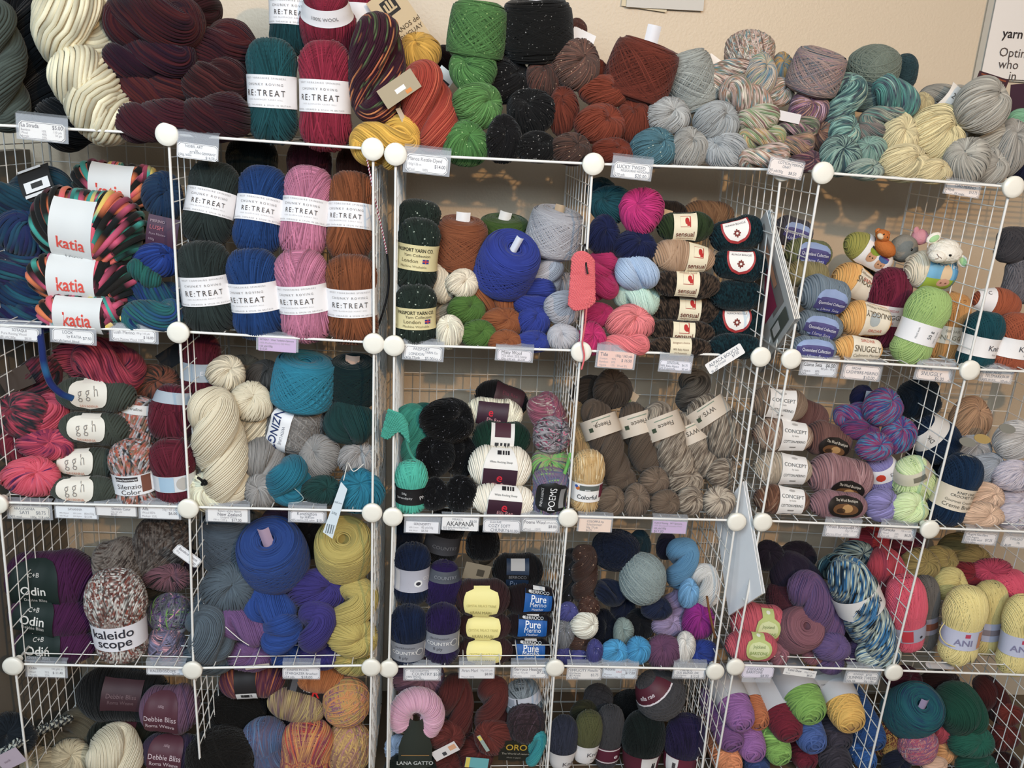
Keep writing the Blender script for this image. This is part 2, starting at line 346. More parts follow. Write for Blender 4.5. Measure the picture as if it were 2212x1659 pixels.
def flat_text(mb, txt, o, ux, uy, h, col, bold=0, sq=1.0, align='l', maxw=None):
    V, T = text2d(txt, bold)
    if not len(V): return
    k = h/.72; x = V[:, 0]*k*sq; y = (V[:, 1] - .34)*k; wd_ = x.max() - x.min()
    if maxw and wd_ > maxw: x = x*maxw/wd_
    x = x - x.min() if align == 'l' else (x - x.max() if align == 'r' else x)
    mb.add(np.asarray(o) + x[:, None]*np.asarray(ux) + y[:, None]*np.asarray(uy), T=T, m=ink(col), smooth=False)
# ------------------------------------------------------------------ yarn, placed by where it stands
SEED = [7]
def rng_(): SEED[0] += 1; return np.random.default_rng(SEED[0])
SHELF_ROWS = []                             # filled by the shelving: per row a list of (x, z)
def shelf_z(x, z):
    best = None
    for row in SHELF_ROWS:
        v = float(np.interp(x, [a for a, _ in row], [b for _, b in row]))
        if v < z + .004 and (best is None or v > best): best = v
    return best
def rest(px, py, Y, half, rad):
    """bring a thing forward until its lowest point clears the wire shelf it stands on"""
    P = at(px, py, Y/100.0); zs = shelf_z(P[0], P[2])
    if zs is None or Y >= 9: return Y
    B_ = at(px, py + half, Y/100.0)
    if B_[2] >= zs: return Y
    d = ray(px, py + half); Ys = CAM[1] + (zs - CAM[2])/d[2]
    return min(Y, max(100*Ys, (.85 if zs > Z0 - .15 else .42)*rad*mpp(P)*100))
def pose(px, py, Y, roll=0, pitch=0, horiz=False, yaw=0, half=None):
    P = at(px, py, Y/100.0); R = Ry(roll) @ Rx(pitch) @ Rz(yaw)
    if horiz: R = R @ Ry(90)
    return P, R, mpp(P)
def mk(name, label, cat, P, R, mb, part, group, lab=None):
    """thing with its winding and, when it has one, its paper"""
    if lab is None and not part:
        o = mb.build(name, None, xform(P, R)); return tag(o, label, cat, group)
    t = thing(name, label, cat, P, R, group); mb.build('winding', t)
    return t
def skein(label, px, py, w, h, Y, pal, band=None, roll=0, pitch=0, st=2.8, p=3.0, pinch=None, group=None, sy=.85, style='skein', horiz=False, name=None, fan=.38, yaw=0, **yk):
    P, R, s = pose(px, py, Y, roll, pitch, horiz, yaw, h*.46); rng = rng_(); mb = MB()
    r, hh = w*s/2, h*s/2
    bz = band.get('z', 0.0) if band else 0
    if horiz: r, hh = h*s/2, w*s/2
    body = Body(r, hh, sy, p, (.155 if band else .06) if pinch is None else pinch, bz, band.get('pw', .42) if band else .35)
    wind(mb, body, yarn(pal, **yk), rng, style, st/1000, fan)
    nm = name or {'skein': 'yarn_skein', 'ball': 'yarn_ball', 'wound': 'yarn_ball', 'roll': 'yarn_roll'}[style]
    t = mk(nm, label, 'yarn', P, R, mb, bool(band), group)
    if band:
        band = dict(band); band['off'] = max(band.get('off', 0), st*.00055 + .0016)
        if horiz and band.get('mode') == 'along':      # labels are turned up towards the shopper
            band['q'] = band.get('q', 0) + .75*math.atan2(CAM[2] - P[2], P[1] - CAM[1])*r/s
        paper_on(t, body, s, band)
    return t
def ball(*a, **k): k.setdefault('style', 'ball'); k.setdefault('horiz', True); k.setdefault('p', 2.2); k.setdefault('sy', .86); return skein(*a, **k)
def paper_on(t, body, s, band):
    mb = MB(); mode = band.get('mode', 'around'); f = lambda v: v*s
    label_mesh(mb, body, mode, band.get('z', 0)*body.h, f(band.get('q', 0)), f(band.get('w', 0)), f(band['h']), paper(band.get('col', '#efecec')), band.get('off', .0042), band.get('out', 'rect'),
               [(x[0], f(x[1]), f(x[2]), f(x[3]), *x[4:]) for x in band.get('texts', ())], ring=band.get('ring', False),
               blocks=[(f(x[0]), f(x[1]), f(x[2]), f(x[3]), *x[4:]) for x in band.get('blocks', ())])
    o = mb.build(band.get('part', 'paper_band'), t)
    if band.get('note'): o['label'] = band['note']
    return o
def cake(label, px, py, w, h, Y, pal, roll=0, pitch=18, st=2.6, slip=None, taper=-.04, dens=1.0, tilt=19, group=None, bulge=0.0, **yk):
    P, R, s = pose(px, py, Y, roll, pitch, False, rng_().uniform(0, 360), h*.46); rng = rng_(); mb = MB()
    cake_mesh(mb, w*s/2/(1 + bulge), h*s/2*.93, yarn(pal, **yk), rng, st/1000, 3.2, taper, tilt, dens, bulge)
    t = mk('yarn_cake', label, 'yarn', P, R, mb, bool(slip), group)
    if slip:                                     # paper slip tucked in the hole: (width px, height px above top, colour, lean)
        ws, hs, col, lean = slip[:4]; m2 = MB(); zt = h*s/2*.93
        Rw = np.array(R).T @ (Ry(roll + lean) @ Rx(pitch*.4))
        g = np.linspace(-1, 1, 5); X = np.stack([np.stack([ws*s/2*g, -.004 + .006*g**2, 0*g + v], -1) for v in np.linspace(-.02, hs*s, 5)])
        X = X @ Rw.T + np.array([0, 0, zt]); m2.add(X, grid_quads(5, 5), m=paper(col)); m2.build('paper_slip', t)
    return t
def hank(label, px, py, w, h, Y, pal, roll=0, pitch=0, turns=1.2, st=2.3, L=None, bend=0.0, fat=0.0, band=None, group=None, lay=1.2, phase=None, yaw=0, slim=.47, **yk):
    """hank seen side-on: w across, h long (pixels)"""
    cr_, sr_ = abs(math.cos(math.radians(roll))), abs(math.sin(math.radians(roll)))
    P, R, s = pose(px, py, Y, roll, pitch, False, yaw, .44*(h*cr_ + w*sr_)); rng = rng_(); mb = MB()
    a = w*s*.27; b = w*s*slim/1.45; L = h*s if L is None else L/100
    hank_mesh(mb, a, b, max(L, 4.1*a), turns, yarn(pal, **yk), rng, st/1000, bend, lay, fat, phase=rng.uniform(0, 6.3) if phase is None else phase)
    t = mk('yarn_hank', label, 'yarn', P, R, mb, bool(band), group)
    if band:
        body = Body(w*s*.55, L/2, 1.0, 8)
        bb = dict(band); bb['ring'] = True; bb.setdefault('off', .001); paper_on(t, body, s, bb)
    return t
def bun_mesh(mb, rx, ry, rz, mat, rng, w, swirl=.5, notch=.30, dimple=.34):
    """knotted hank end: strands fan out of a puckered crease and run round to the back; local z is the pucker"""
    def surf(th, ph, k=1.0):
        dph = np.angle(np.exp(1j*ph)); g = np.exp(-(np.maximum(th - .25, 0)/.95)**2)
        q = k*(1 - dimple*np.exp(-(th/.42)**2) - notch*g*np.exp(-(dph/.42)**2)*np.minimum(1, th/.3) - .05*np.cos(3*ph + 1)*np.sin(th)**2)
        return np.stack([rx*q*np.sin(th)*np.sin(ph), ry*q*np.sin(th)*np.cos(ph), rz*q*np.cos(th)], -1)
    th0 = np.linspace(0.0, np.pi, 20)[:, None]; ph0 = (np.arange(36)*2*np.pi/36)[None]
    V = surf(th0 + 0*ph0, ph0 + 0*th0, .945); mb.add(V, grid_quads(20, 36, True), u=V[..., 0]*2 + V[..., 1]*3, m=mat)
    M = int(np.pi*(rx + ry)/w*.95); ph = np.arange(M)*2*np.pi/M + rng.normal(0, .3/M, M); th = np.linspace(.10, 2.75, 30)
    for half, (t0, t1) in enumerate(((.55, 2.75), (.08, 2.75))):        # every second strand starts outside the pucker
        t = np.linspace(t0, t1, 30)[None]; p = ph[half::2][:, None] + swirl*np.sin(t*.9) + .03*np.sin(t*4 + rng.random((len(ph[half::2]), 1))*6.3)
        t = t + 0*p; P = surf(t, p, (1 + rng.normal(0, .014, (len(p), 1)))); e = 1e-3
        Nn = unit(np.cross(surf(t + e, p) - surf(t, p), surf(t, p + e) - surf(t, p))); Nn = np.where((Nn*P).sum(-1, keepdims=True) < 0, -Nn, Nn)
        strands(mb, P, Nn, w*.54, mat, False, rng)
        if half: fuzz(mb, P, Nn, mat, rng, 200)
def bun(label, px, py, w, h, Y, pal, roll=0, pitch=None, turns=None, st=2.0, L=None, group=None, fat=.0, lay=1.3, phase=None, band=None, yaw=0, tilt=None, **yk):
    """end of a hank that lies pointing out of the shelf: w across, h high (pixels); roll is the way its pucker faces"""
    rng = rng_(); ax = math.radians(roll + rng.uniform(-25, 25)); tl = rng.uniform(32, 60) if tilt is None else tilt
    if abs(roll) > 60: ax *= .55
    P, R, s = pose(px, py, Y, half=h*.46); tl = math.radians(tl)
    z = np.array([math.sin(ax)*math.sin(tl), -math.cos(tl), math.cos(ax)*math.sin(tl)*.9 + .12]); z = z/np.linalg.norm(z)
    x = np.cross([0, -1.0, 0.0], z); x = x/np.linalg.norm(x); y = np.cross(z, x); R = np.stack([x, y, z], 1)
    rx0, rz0, ry0 = w*s/2, h*s/2, .36*(w + h)*s/2                # half extents in the world
    S3 = R.T @ np.diag([rx0, ry0, rz0]) @ R                       # keep the outline while the pucker turns
    mb = MB(); bun_mesh(mb, 1, 1, 1, yarn(pal, **yk), rng, st/1000/(.5*(rx0 + rz0)), rng.choice([-1, 1])*rng.uniform(.3, .8), rng.uniform(.2, .36), rng.uniform(.25, .40)); k = S3*1.04
    mb.v = [v @ k.T for v in mb.v]; mb.u = [u*.5*(rx0 + rz0) for u in mb.u]
    return mk('yarn_hank', label, 'yarn', P, R, mb, False, group)

# ------------------------------------------------------------------ piling up: front things first, the ones behind move back until they only touch
DEFER = []
def later(fn, shape):
    def f(label, px, py, w, h, Y, *a, **k): DEFER.append([fn, shape, label, px, py, w, h, Y, a, k])
    return f
def chain(shape, px, py, w, h, k):
    """the thing as a row of balls (px): centres and radius"""
    a = math.radians(k.get('roll', 0)) if shape != 'round' else 0.0; ux, uy = math.sin(a), -math.cos(a)      # along its height
    if h >= w: L, r = h, w/2
    else: L, r = w, h/2; ux, uy = (math.cos(a), math.sin(a))
    n = max(1, int(math.ceil((L/(2*r) - 1)*2)) + 1); t = np.linspace(-1, 1, n)*(L/2 - r) if n > 1 else np.zeros(1)
    return [(px + ux*q, py + uy*q, r) for q in t]
def settle():
    for d in DEFER:
        fn, shape, label, px, py, w, h, Y, a, k = d[:10]; ro = math.radians(k.get('roll', 0)); c, s = abs(math.cos(ro)), abs(math.sin(ro))
        d.append(0); d[7] = rest(px, py, Y, .45*(h if shape != 'long' else h*c + w*s), .5*min(w, h)); d[10] = d[7] < Y
    done = []
    for d in sorted(DEFER, key=lambda q: q[7]):
        fn, shape, label, px, py, w, h, Y, a, k, grounded = d; mine = chain(shape, px, py, w, h, k); need = Y; sc = mpp(at(px, py, Y/100))*100
        for other, Yo, sco in done:
            for x1, y1, r1 in mine:
                for x2, y2, r2 in other:
                    R2 = (.80*(r1*sc + r2*sco))**2 - ((x1 - x2)**2 + (y1 - y2)**2)*((sc + sco)/2)**2
                    if R2 > 0: need = max(need, Yo + math.sqrt(R2)*.95)
        d[7] = max(Y, min(need, Y + (.6 if grounded else 3.5), 37.5 - .48*min(w, h)*sc))
        done.append((mine, d[7], mpp(at(px, py, d[7]/100))*100))
    for fn, shape, label, px, py, w, h, Y, a, k, g in DEFER: fn(label, px, py, w, h, Y, *a, **k)
# ------------------------------------------------------------------ paper, cloth, toys and cords
def sheet(name, label, cat, px, py, w, h, Y, roll=0, pitch=0, yaw=0, col='#f1eeee', texts=(), blocks=(), thick=.0008, corners=None, curl=0.0, group=None, mat=None, n=8):
    """flat sheet w x h px facing the front; texts: (string, x, y, cap px, colour, bold, align); blocks: (x, y, w, h, colour) in px from the centre"""
    P, R, s = pose(px, py, Y, roll, pitch, False, yaw); mb = MB(); W, H = w*s, h*s; m = mat or paper(col)
    cs = np.array(corners if corners is not None else [(-.5, -.5), (.5, -.5), (.5, .5), (-.5, .5)])*np.array([W, H])
    g = np.linspace(0, 1, n)
    X = ((1 - g)[:, None, None]*((1 - g)[None, :, None]*cs[0] + g[None, :, None]*cs[1]) + g[:, None, None]*((1 - g)[None, :, None]*cs[3] + g[None, :, None]*cs[2]))
    dep = curl*((X[..., 1]/H)**2) ; F = np.stack([X[..., 0], dep - thick/2, X[..., 1]], -1); Bk = F + np.array([0, thick, 0])
    mb.add(F, grid_quads(n, n), m=m); mb.add(Bk, grid_quads(n, n)[:, ::-1], m=m)
    i = np.concatenate([np.arange(n), np.arange(1, n)*n + n - 1, n*n - 1 - np.arange(1, n), (n - 2 - np.arange(n - 2))*n]); k = len(i)
    V = np.concatenate([F.reshape(-1, 3)[i], Bk.reshape(-1, 3)[i]]); j = np.arange(k); mb.add(V, np.stack([j, (j + 1) % k, (j + 1) % k + k, j + k], -1), m=m, smooth=False)
    for q, b in enumerate(blocks):
        x, z, bw, bh = b[0]*s, b[1]*s, b[2]*s, b[3]*s; e = -thick/2 - .0004 - .0002*q
        if len(b) > 5 and b[5] == 'oval':
            t = np.arange(24)*2*np.pi/24; V = np.stack([x + bw/2*np.cos(t), 0*t + e, z + bh/2*np.sin(t)], -1); mb.add(V, T=[(0, a, a + 1) for a in range(1, 23)], m=plain('print', b[4], .6, .2), smooth=False)
        else: mb.add([(x - bw/2, e, z - bh/2), (x + bw/2, e, z - bh/2), (x + bw/2, e, z + bh/2), (x - bw/2, e, z + bh/2)], [(0, 1, 2, 3)], m=plain('print', b[4], .6, .2), smooth=False)
    for tx in texts:
        flat_text(mb, tx[0], (tx[1]*s, -thick/2 - .0016, tx[2]*s), (1, 0, 0), (0, 0, 1), tx[3]*s, tx[4], tx[5] if len(tx) > 5 else 0, 1.0, tx[6] if len(tx) > 6 else 'l')
    return tag(mb.build(name, None, xform(P, R)), label, cat, group)
def smooth_path(pts, n=60):
    P = np.array(pts, float); t = np.linspace(0, len(P) - 1, n); out = []
    for q in t:
        i = int(min(q, len(P) - 2)); f = q - i; p0 = P[max(i - 1, 0)]; p1 = P[i]; p2 = P[i + 1]; p3 = P[min(i + 2, len(P) - 1)]
        out.append(.5*((2*p1) + (-p0 + p2)*f + (2*p0 - 5*p1 + 4*p2 - p3)*f*f + (-p0 + 3*p1 - 3*p2 + p3)*f**3))
    return np.array(out)
def cord(name, label, cat, pix, r, mat, twist=None, n=60, parent=None):
    P = smooth_path([at(x, y, Y/100) for x, y, Y in pix], n); mb = MB()
    if parent is not None:
        inv = np.array(parent.matrix_world.inverted()); P = P @ inv[:3, :3].T + inv[:3, 3]
    if twist:
        T = unit(np.gradient(P, axis=0)); A = unit(np.cross(T, [0.1, 1, 0.05])); Bv = np.cross(T, A); u = np.arange(n)*2.4
        for k, m in enumerate((mat, twist)):
            a = u + k*np.pi; tube(mb, P + r*.6*(np.cos(a)[:, None]*A + np.sin(a)[:, None]*Bv), r*.75, m, 6)
    else: tube(mb, P, r, mat, 8, caps=True)
    o = mb.build(name, parent)
    return o if parent is not None else tag(o, label, cat)
def swatch(name, label, outline, Y, pal, rows=16, thick=.006, st=4.5, Y2=None):
    """knitted sample: rows of stitches between an upper and a lower pixel polyline (x, y)"""
    up, lo = outline; rng = rng_(); mb = MB(); m = yarn(pal)
    U = smooth_path([at(x, y, Y/100) for x, y in up], 24); D = smooth_path([at(x, y, (Y2 if Y2 is not None else Y)/100) for x, y in lo], 24)
    t = np.linspace(0, 1, 14)[:, None, None]; G = U[None]*(1 - t) + D[None]*t; k = np.linspace(0, 1, 24); G[..., 1] -= .006*np.sin(np.pi*k)[None]
    F = G.copy(); Bk = G + np.array([0, thick, 0]); mb.add(F, grid_quads(14, 24), u=F[..., 0], m=m); mb.add(Bk, grid_quads(14, 24)[:, ::-1], u=F[..., 0], m=m)
    w = np.linspace(0, 1, 90); S = []
    for r in range(rows):
        f = (r + .5)/rows; row = U*(1 - f) + D*f; x = np.stack([np.interp(w, k, row[:, c]) for c in range(3)], -1); h = np.linalg.norm(U[12] - D[12])/rows
        x[:, 1] -= .006*np.sin(np.pi*w) + .0015*np.abs(np.sin(w*70 + r*1.57)); x[:, 2] += h*.42*np.sin(w*70 + r*1.57); S.append(x)
    S = np.array(S); Nn = np.zeros_like(S); Nn[..., 1] = -1; strands(mb, S, Nn, st/2000, m, False, rng); strands(mb, np.stack([U, D]), np.broadcast_to(np.array([0, -1.0, 0]), (2, 24, 3)), .003, m, False, rng)
    return mb
def fluff(mb, c, r, mat, n=26, R=None, amp=.08, f=9):
    """plush: lumpy ellipsoid"""
    g = np.random.default_rng(5); ph = g.random(9)*6.3
    ellipsoid(mb, c, r, mat, n, n*2//3, R, lambda D: amp*.5*(np.sin(f*D[..., 0] + ph[0] + 2*np.sin(f*.6*D[..., 2]))*np.sin(f*D[..., 2] + ph[1]) + .6*np.sin(1.9*f*D[..., 1] + ph[2])*np.sin(1.7*f*D[..., 0] + ph[3])))
# ------------------------------------------------------------------ the room
def structure(o): o['kind'] = 'structure'; return o
def wall_paint():
    m, nt, b, L = base_mat('cream_wall_paint')
    b.inputs['Base Color'].default_value = (*lin('#d6c4ab'), 1); b.inputs['Roughness'].default_value = 0.42; b.inputs['Specular IOR Level'].default_value = 0.35
    tc = N(nt, 'ShaderNodeTexCoord'); nz = N(nt, 'ShaderNodeTexNoise'); nz.inputs['Scale'].default_value = 160; nz.inputs['Detail'].default_value = 2
    n2 = N(nt, 'ShaderNodeTexNoise'); n2.inputs['Scale'].default_value = 3; bp = N(nt, 'ShaderNodeBump'); bp.inputs['Strength'].default_value = 0.28; bp.inputs['Distance'].default_value = 0.003
    L(tc.outputs['Object'], nz.inputs['Vector']); L(nz.outputs['Fac'], bp.inputs['Height']); L(bp.outputs['Normal'], b.inputs['Normal'])
    return m
WALLY = 0.40
mb = MB(); box(mb, (1.1, WALLY + .05, 1.35), (7.0, .10, 2.7), wall_paint()); structure(mb.build('wall_back'))
mb = MB(); box(mb, (1.1, -1.7, -.05), (7.0, 4.3, .1), plain('floor_boards', '#7d6a55', .5, .3, var=.5, bscale=6)); structure(mb.build('floor'))
mb = MB(); box(mb, (1.1, -1.7, 2.75), (7.0, 4.3, .1), plain('ceiling_paint', '#e9e6df', .8, .2)); structure(mb.build('ceiling'))
mb = MB(); box(mb, (-.075, .19, .70), (.03, .42, 1.40), plain('taupe_panel', '#857f75', .8, .2)); structure(mb.build('left_light_block'))  # added panel: blocks light from the left and darkens the end cubes
# ------------------------------------------------------------------ wire cube shelving: three units
PITCHW = 0.365
UN = {'A': dict(ox=0, oy=0, oz=0, yw=0, ln=-.0108, xs=.0019), 'B': dict(ox=.7708, oy=-.0046, oz=-.0063, yw=.0045, ln=-.0058, xs=.0015), 'C': dict(ox=1.5654, oy=-.0257, oz=-.0026, yw=-.0162, ln=.0056, xs=-.0055)}
MEAS = {'A': {(1, 0): (364, 290), (2, 0): (806, 322), (1, 1): (388, 716), (2, 1): (808, 740), (0, 2): (-2, 1085), (1, 2): (409, 1095), (2, 2): (804.5, 1104), (0, 3): (32, 1434), (1, 3): (418, 1443), (2, 3): (802.5, 1437)},
        'B': {(0, 0): (855, 333), (1, 0): (1280, 354), (2, 0): (1688, 367), (0, 1): (851.6, 744.5), (1, 1): (1254, 757.6), (2, 1): (1640, 768.6), (0, 2): (849, 1113), (1, 2): (1226.3, 1115), (2, 2): (1588.5, 1124), (0, 3): (840, 1440), (1, 3): (1198, 1438), (2, 3): (1542.5, 1446)},
        'C': {(0, 0): (1773.5, 373), (1, 0): (2183, 403.5), (0, 1): (1706, 773), (1, 1): (2090, 797.5), (0, 2): (1644.5, 1124.5), (1, 2): (2004, 1140), (0, 3): (1586, 1436), (1, 3): (1927, 1448)}}
def corner(u, c, r):
    k = UN[u]; y = k['oy'] + k['yw']*c + k['ln']*r
    if (c, r) in MEAS[u]: return at(*MEAS[u][(c, r)], y)
    M = np.array([c*PITCHW + k['ox'] + k['xs']*r, y, -r*PITCHW*.9867 + k['oz'] + Z0])
    return M
for r in range(5): SHELF_ROWS.append(sorted([(float(corner(u, c, r)[0]), float(corner(u, c, r)[2])) for u in 'ABC' for c in range(3)]))
WHITE = plain('white_coated_wire', '#eeece6', .32, .5)
IVORY = plain('ivory_plastic', '#f3efe2', .30, .5)
def wire_panel(name, parent, Q, cells=9, org=None):
    """welded wire square between four corners Q (p00, p10, p11, p01)"""
    Q = [np.asarray(q) - org for q in Q]; mb = MB()
    f = lambda s, t: (1 - s)*(1 - t)*Q[0] + s*(1 - t)*Q[1] + s*t*Q[2] + (1 - s)*t*Q[3]
    nrm = unit(np.cross(Q[1] - Q[0], Q[3] - Q[0]))
    for a, b in ((Q[0], Q[1]), (Q[1], Q[2]), (Q[3], Q[2]), (Q[0], Q[3])):
        d = unit(b - a); tube(mb, [a + d*.004, b - d*.004], .0026, WHITE, 8)
    for i in range(1, cells):
        s = i/cells; e = .006
        tube(mb, [f(s, -e) + nrm*.0016, f(s, 1 + e) + nrm*.0016], .00125, WHITE, 5)
        tube(mb, [f(-e, s) - nrm*.0010, f(1 + e, s) - nrm*.0010], .00125, WHITE, 5)
    return mb.build(name, parent)
LAB_U = {'A': 'white wire cube shelving unit carrying the white-banded skeins and the multicoloured roving balls', 'B': 'white wire cube shelving unit in the middle, its cubes holding dark balls and marled hanks',
         'C': 'white wire cube shelving unit beneath the wall poster, its cubes holding toy-topped balls'}
DEP = np.array([0, .362, 0])
for u in 'ABC':
    org = corner(u, 0, 4); org = np.array([org[0], org[1], 0.0])
    root = bpy.data.objects.new('shelving_unit', None); C.objects.link(root); root.location = org; tag(root, LAB_U[u], 'shelving', 'white wire shelving units')
    nc = 2
    for r in range(5):
        for c in range(nc + 1):
            p = corner(u, c, r); mb = MB()
            n = 28; th = np.arange(n)*2*np.pi/n; R_ = .0207
            prof = [(.0, .001), (R_*.93, .001), (R_, -.0012), (R_, -.0062), (R_*.94, -.0082), (R_*.6, -.0094), (0, -.0098)]
            V = np.stack([np.stack([a*np.cos(th), 0*th + b - .004, a*np.sin(th)], -1) for a, b in prof]); mb.add(V + p - org, grid_quads(len(prof), n, True), m=IVORY)
            tube(mb, [p - org + np.array([0, -.005, 0]), p - org + np.array([0, .02, 0])], .008, IVORY, 10)
            mb.build('connector', root)
            if c < nc:
                q = corner(u, c + 1, r); wire_panel('shelf_grid', root, [p, q, q + DEP, p + DEP], 9, org)
                if r < 4 and (r >= 1 or u == 'A'):
                    p2, q2 = corner(u, c, r + 1), corner(u, c + 1, r + 1); wire_panel('back_grid', root, [p2 + DEP, q2 + DEP, q + DEP, p + DEP], 9, org)
            if r < 4:
                p2 = corner(u, c, r + 1); wire_panel('side_grid', root, [p2, p2 + DEP, p + DEP, p], 9, org)
# ------------------------------------------------------------------ price tags hung on the shelf edges
def price_tag(label, px, py, w, h, lines, col='#f3f1ef', roll=0, border=True, holder=(1.12, 1.45, .16), Y=-1.2, notch=.16, pitch=0, yaw=0):
    """card w x h px; lines: (text, x 0..1, y 0..1 from the top, cap height px, colour, bold, align)"""
    P, R, s = pose(px, py, Y, roll, pitch, False, yaw); t = thing('price_tag', label, 'price tag', P, R, 'price tags on the shelf edges')
    W, H = w*s, h*s; c = notch*H
    out = np.array([(-W/2 + c, -H/2), (W/2 - c, -H/2), (W/2, -H/2 + c), (W/2, H/2 - c), (W/2 - c, H/2), (-W/2 + c, H/2), (-W/2, H/2 - c), (-W/2, -H/2 + c)])
    mb = MB(); n = 8; V = np.concatenate([np.stack([out[:, 0], 0*out[:, 0] - .0004, out[:, 1]], -1), np.stack([out[:, 0], 0*out[:, 0] + .0004, out[:, 1]], -1)])
    T = [(0, k, k + 1) for k in range(1, n - 1)] + [(n, n + k + 1, n + k) for k in range(1, n - 1)]; Qd = [(k, k + n, (k + 1) % n + n, (k + 1) % n) for k in range(n)]
    mb.add(V, Qd, T, m=paper(col), smooth=False)
    if border:
        for k, (sc, w2) in enumerate(((.96, .0008),)):
            o1 = out*np.array([1 - .035, 1 - .08]); o2 = out*np.array([1 - .052, 1 - .12])
            V = np.concatenate([np.stack([o1[:, 0], 0*o1[:, 0] - .0007, o1[:, 1]], -1), np.stack([o2[:, 0], 0*o2[:, 0] - .0007, o2[:, 1]], -1)])
            mb.add(V, [(k, (k + 1) % n, (k + 1) % n + n, k + n) for k in range(n)], m=ink('#3a3f4a'), smooth=False)
    for ln in lines:
        s_, x, y, ch, cl = ln[:5]; bold = ln[5] if len(ln) > 5 else 0; al = ln[6] if len(ln) > 6 else 'l'
        flat_text(mb, s_, (-W/2 + x*W, -.0008, H/2 - y*H), (1, 0, 0), (0, 0, 1), ch*s, cl, bold, .84, al, W*.9)
    mb.build('card', t)
    if holder:
        hw, hh, up = holder; m2 = MB(); w2, h2 = W*hw, H*hh; zc = H*up
        g = [(-w2/2, zc - h2/2), (w2/2, zc - h2/2), (w2/2, zc + h2/2), (-w2/2, zc + h2/2)]
        m2.add([(x, -.0018, z) for x, z in g] + [(x, -.0012, z) for x, z in g], [(0, 1, 2, 3), (7, 6, 5, 4), (0, 4, 5, 1), (2, 6, 7, 3), (1, 5, 6, 2), (3, 7, 4, 0)], m=clear_front(), smooth=False)
        m2.add([(x, .0012, z) for x, z in g] + [(x, .0017, z) for x, z in g], [(0, 1, 2, 3), (7, 6, 5, 4), (0, 4, 5, 1), (2, 6, 7, 3), (1, 5, 6, 2), (3, 7, 4, 0)], m=clear_plastic(), smooth=False)
        m2.add([(-w2/2, -.0018, zc + h2/2), (w2/2, -.0018, zc + h2/2), (w2/2, .010, zc + h2/2 + .004), (-w2/2, .010, zc + h2/2 + .004)], [(0, 1, 2, 3)], m=clear_plastic(), smooth=False)
        m2.build('holder', t)
    return t
S, B, K, H, U, G = later(skein, 'long'), later(ball, 'wide'), later(cake, 'long'), later(hank, 'long'), later(bun, 'round'), price_tag
def RT(h=60, dx=-8, part=1): return dict(h=h, ring=True, pw=.5, texts=[('~WEST YORKSHIRE SPINNERS', dx, h*.40, 3.6, '#a5a09f'), ('~CHUNKY ROVING', dx, h*.21, 5, '#8f8a89'), ('~RE:TREAT', dx, -h*.05, h*.19, '#55504f', .004, .82), ('~100% BLUEFACED KERRY HILL', dx, -h*.25, 2.8, '#bab6b5'), ('~REARED, SHEARED & SPUN IN BRITAIN', dx, -h*.42, 3.2, '#a39e9b')])
def wound(*a, **k): k.setdefault('style', 'wound'); k.setdefault('p', 2.0); k.setdefault('sy', .95); k.setdefault('st', 2.2); return skein(*a, **k)
W = later(wound, 'long')
# ================================================================== top of the shelves
H('slate green hank cut by the picture edge on the top shelf beside black wool', 2, 145, 95, 270, 8, '#4c564f', turns=1.2, st=5)
H('black chunky hank between the slate green and the cream hanks on top', 92, 130, 150, 330, 15, '#0e1114', turns=1.1, st=6)
H('black hank sagging over the shelf edge below the cream roving', 150, 262, 110, 110, 13, '#101317', roll=60, turns=1, st=6)
H('upper thick cream roving hank, uncombed strands, above the knotted cream one', 166, 58, 150, 185, 7, '#d9cfac', turns=.55, st=8, roll=-6, phase=1.2, slim=.55)
H('knotted thick cream roving hank drooping over the top shelf edge', 205, 208, 122, 205, 5, '#d9cfac', roll=-28, turns=1.5, st=8, slim=.55)
MAR = '#451a1c #2c1322 #551d1e #3a1420'
H('topmost burgundy boucle hank lying across the burgundy heap', 335, 50, 110, 205, 8, MAR, roll=88, turns=.7, st=4.5, slim=.6, freq=5)
H('burgundy and purple boucle hank second from the top of its heap', 325, 128, 78, 190, 7, '#3a1526 #2b1428 #571c22', roll=84, turns=.9, st=4.5, slim=.6, freq=4)
H('burgundy boucle hank with a rust patch third from the top of its heap', 322, 198, 86, 178, 6, '#2f1420 #5e2422 #33162a', roll=86, turns=.9, st=4.5, slim=.6, freq=4)
H('lowest burgundy boucle hank pressed on the wire beside the cream hank', 338, 262, 80, 165, 5, '#3a1428 #4e1a24 #2a1224', roll=82, turns=.9, st=4.5, slim=.6, freq=4)
H('burgundy boucle hank leaning against the wall at the top of the heap', 420, 40, 80, 130, 20, '#3a1619', roll=40, turns=.8, st=4.5)
H('burgundy hank with a white paper band poking up next to the teal skein', 480, 112, 105, 150, 12, MAR, roll=62, turns=.8, st=4.5, slim=.6, freq=5)
H('middle burgundy hank squeezed beside the teal skein', 468, 185, 98, 140, 9, '#4f1f20 #331419 #5a2422', roll=70, turns=.8, st=4.5, slim=.6, freq=5)
H('burgundy and red hank at the foot of the heap beside the teal skein', 465, 257, 92, 150, 6, '#561c20 #34141f #471a1c', roll=75, turns=.9, st=4.5, slim=.6, freq=5)
S('deep teal skein with white band standing at the shelf front beside burgundy hanks', 588, 199, 116, 216, 6, '#145056', RT(66))
S('crimson skein with white band standing at the shelf front beside the teal one', 703, 209, 122, 226, 6, '#971a38', RT(66))
S('teal skein on the second layer behind the front teal skein', 628, 28, 100, 170, 15, '#0f3f45', RT(52, 4))
S('crimson skein tipped on the second layer, its band showing at the top', 709, 55, 120, 150, 13, '#8a1733', dict(h=34, z=.55, ring=True, pw=.3, texts=[('100% WOOL', 0, 0, 7, '#8a8685')]), pitch=38)
